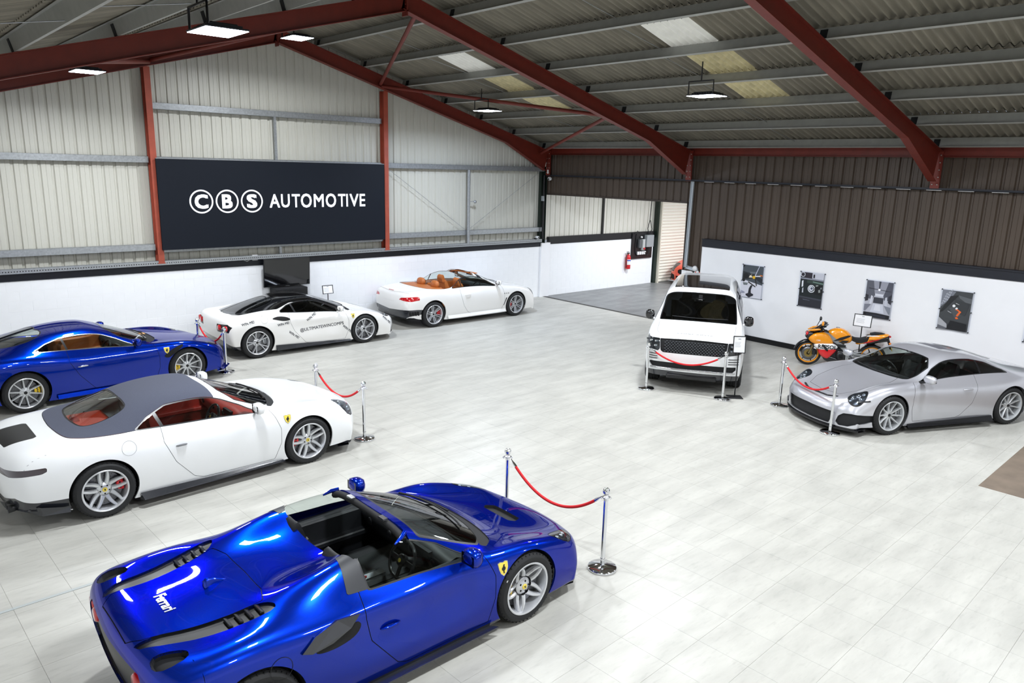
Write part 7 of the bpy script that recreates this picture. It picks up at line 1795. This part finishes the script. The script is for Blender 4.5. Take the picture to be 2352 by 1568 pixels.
    both('side_fairing', [(.76, .66), (.62, .54), (.4, .57), (.14, .58), (.26, .78), (.36, .86), (.6, .83), (.72, .74)], .12, .085, OR)
    both('side_vent', [(.46, .58), (.38, .58), (.26, .42), (.32, .4)], .19, .035, M_matt)
    pillow('engine_cover', [(.12, .42), (.06, .2), (-.1, .16), (-.12, .38), (-.02, .48)], .14, .06, BK)
    pillow('engine_cover', [(.12, .42), (.06, .2), (-.1, .16), (-.12, .38), (-.02, .48)], .14, .06, BK, sgn=-1)
    both('nose_fairing', [(.83, .74), (.80, .66), (.68, .62), (.6, .74), (.62, .86), (.74, .84)], .0, .14, BK)
    both('nose_stripe', [(.825, .79), (.80, .73), (.76, .74), (.74, .82), (.78, .84)], .03, .1, RD)
    for s_ in (-1, 1):
        mb = MB(); mb.add([(.80, s_*.04, .76), (.82, s_*.03, .70), (.74, s_*.14, .68), (.72, s_*.145, .75)], [(0, 1, 2, 3)]); mb.build('headlight', M_lens, r)
        mb = MB(); mb.tube([(.76, s_*.1, .86), (.64, s_*.17, .90), (.5, s_*.19, .93)], [.012, .03, .02], 10); mb.build('screen_trim', OR, r)
    mb = MB(); vs = []
    for i in range(7):
        t = i/6; x = .74-.32*t; z = .86+.24*t-.03*math.sin(PI*t)
        for j in range(7): q = j/6*2-1; vs.append((x-.10*q*q, q*(.15-.03*t), z-.05*q*q))
    mb.add(vs, [(i*7+j, i*7+j+1, (i+1)*7+j+1, (i+1)*7+j) for i in range(6) for j in range(6)], True); mb.build('windscreen', M_darkglass, r)
    mb = MB(); mb.box(.50, .62, -.1, .1, .84, .90, bev=.02); mb.build('instrument_panel', M_matt, r)
    # tank, seat, tail
    tk = [(.36, .86), (.30, .76), (.10, .60), (-.12, .60), (-.24, .66), (-.24, .78), (-.14, .90), (.02, .975), (.16, .97)]
    for s_ in (-1, 1): pillow('fuel_tank', tk, 0, .155, OR, sgn=s_, ins=(0, .06, .2, .6), hs=(0, .55, .86, 1.))
    mb = MB(); mb.lathe([(0, .004), (.04, .004), (.045, -.01)], 20, 'z', rotM((.1, 0, .978))); mb.build('fuel_cap', M_chromeb, r)
    def flat(name, out, y, m): 
        for s_ in (-1, 1): mb = MB(); mb.add([(a, s_*y(a, b_), b_) for a, b_ in out], [tuple(range(len(out)))]); mb.build(name, m, r)
    flat('tank_graphic', [(.2, .66), (.0, .70), (-.17, .80), (-.19, .83), (-.12, .83), (.05, .76)], lambda a, b_: .158, M_matt); flat('tank_graphic', [(.07, .64), (-.1, .64), (-.16, .70), (-.02, .70)], lambda a, b_: .157, M_matt)
    flat('tank_graphic', [(.10, .60), (.22, .67), (.04, .52), (-.1, .53), (-.1, .59)], lambda a, b_: .162, M_matt)
    def slab(name, prof, hw, m, th=.05):
        mb = MB(); n = len(prof); vs = []
        for x, z, k in prof:
            for q, dz in ((-1, -th), (-1, -.012), (-.7, 0), (0, .008), (.7, 0), (1, -.012), (1, -th)): vs.append((x, q*hw*k, z+dz))
        mb.add(vs, [(i*7+j, i*7+j+1, (i+1)*7+j+1, (i+1)*7+j) for i in range(n-1) for j in range(6)]+[tuple(range(7)), tuple(range(7*n-1, 7*n-8, -1))], True); return fixn(mb.build(name, m, r, auto=60))
    slab('rider_seat', [(-.22, .79, .55), (-.3, .76, .8), (-.42, .755, 1), (-.54, .80, 1), (-.58, .845, .9)], .15, M_matt, .09)
    slab('pillion_seat', [(-.62, .90, .9), (-.72, .925, 1), (-.86, .925, .8), (-.93, .91, .5)], .11, M_matt, .04)
    both('tail_fairing', [(-.30, .64), (-.34, .60), (-.6, .70), (-.95, .84), (-1.04, .90), (-.97, .925), (-.6, .86)], .0, .14, OR, ins=(0, .05, .2, .6))
    both('tail_stripe', [(-.38, .62), (-.6, .685), (-.86, .79), (-.82, .82), (-.56, .77)], .09, .05, RD); both('tail_panel', [(-.5, .82), (-.9, .865), (-.86, .885), (-.56, .86)], .08, .055, WH)
    mb = MB(); mb.tube([(-.55, 0, .66), (-.8, 0, .76), (-1.0, 0, .80)], [.07, .08, .075], 16); mb.lathe([(.05, 0), (.075, -.0), (.075, -.02), (.05, -.03)], 16, 'x', rotM((-1.0, 0, .80))); mb.build('exhaust', BK, r)
    mb = MB(); mb.box(-1.06, -1.02, -.07, .07, .84, .88, bev=.008); mb.build('tail_light', M_tail, r)
    mb = MB(); mb.prism([(-.98, .78), (-1.04, .78), (-1.12, .55), (-1.07, .55)], -.03, .03, 'y'); fixn(mb.build('plate_bracket', BK, r))
    mb = MB(); M4 = rotM((-1.09, 0, .60), ry=.35); mb.box(-.004, .004, -.1, .1, -.08, .08, M4); mb.build('number_plate', M_number, r)
    for s_ in (-1, 1): blob([(-1.07, s_*.12-.03, .68), (-1.02, s_*.12-.03, .68), (-1.02, s_*.12+.03, .68), (-1.07, s_*.12+.03, .68), (-1.07, s_*.12-.03, .73), (-1.02, s_*.12-.03, .73), (-1.02, s_*.12+.03, .73), (-1.07, s_*.12+.03, .73)], 'indicator', mat('amber_lens', '#e07a18', .2), r)
    mb = MB(); n = 10; vs = []
    for i in range(n+1):
        a = 1.0+1.2*i/n
        for y in (-.09, 0, .09): vs.append((-.705+.34*math.cos(a), y, .315+(.34-.02*abs(y)/.09)*math.sin(a)))
    mb.add(vs, [(i*3+j, i*3+j+1, (i+1)*3+j+1, (i+1)*3+j) for i in range(n) for j in range(2)], True); mb.build('rear_mudguard', BK, r)
    # lettering on both flanks
    for s_ in (-1, 1):
        vs, fs = text_mesh('REPSOL', 1, .02); mb = MB(); mb.add([(.31-s_*a*.125, s_*.2175, .515+b_*.13) for a, b_ in vs], fs); mb.build('flank_lettering', M_navyprint, r)
        vs, fs = text_mesh('CBR', 1, .0); mb = MB(); mb.add([(.52-s_*a*.05, s_*.2085, .66+b_*.05) for a, b_ in vs], fs); mb.build('fairing_lettering', WH, r)
        vs, fs = text_mesh('REPSOL', 1, .0); mb = MB(); mb.add([(-.66-s_*a*.045, s_*.146, .755+b_*.045+(.66-.66)) for a, b_ in vs], fs); mb.build('tail_lettering', M_navyprint, r)
    return r
motorbike((16.52, 7.43), 121, .94)
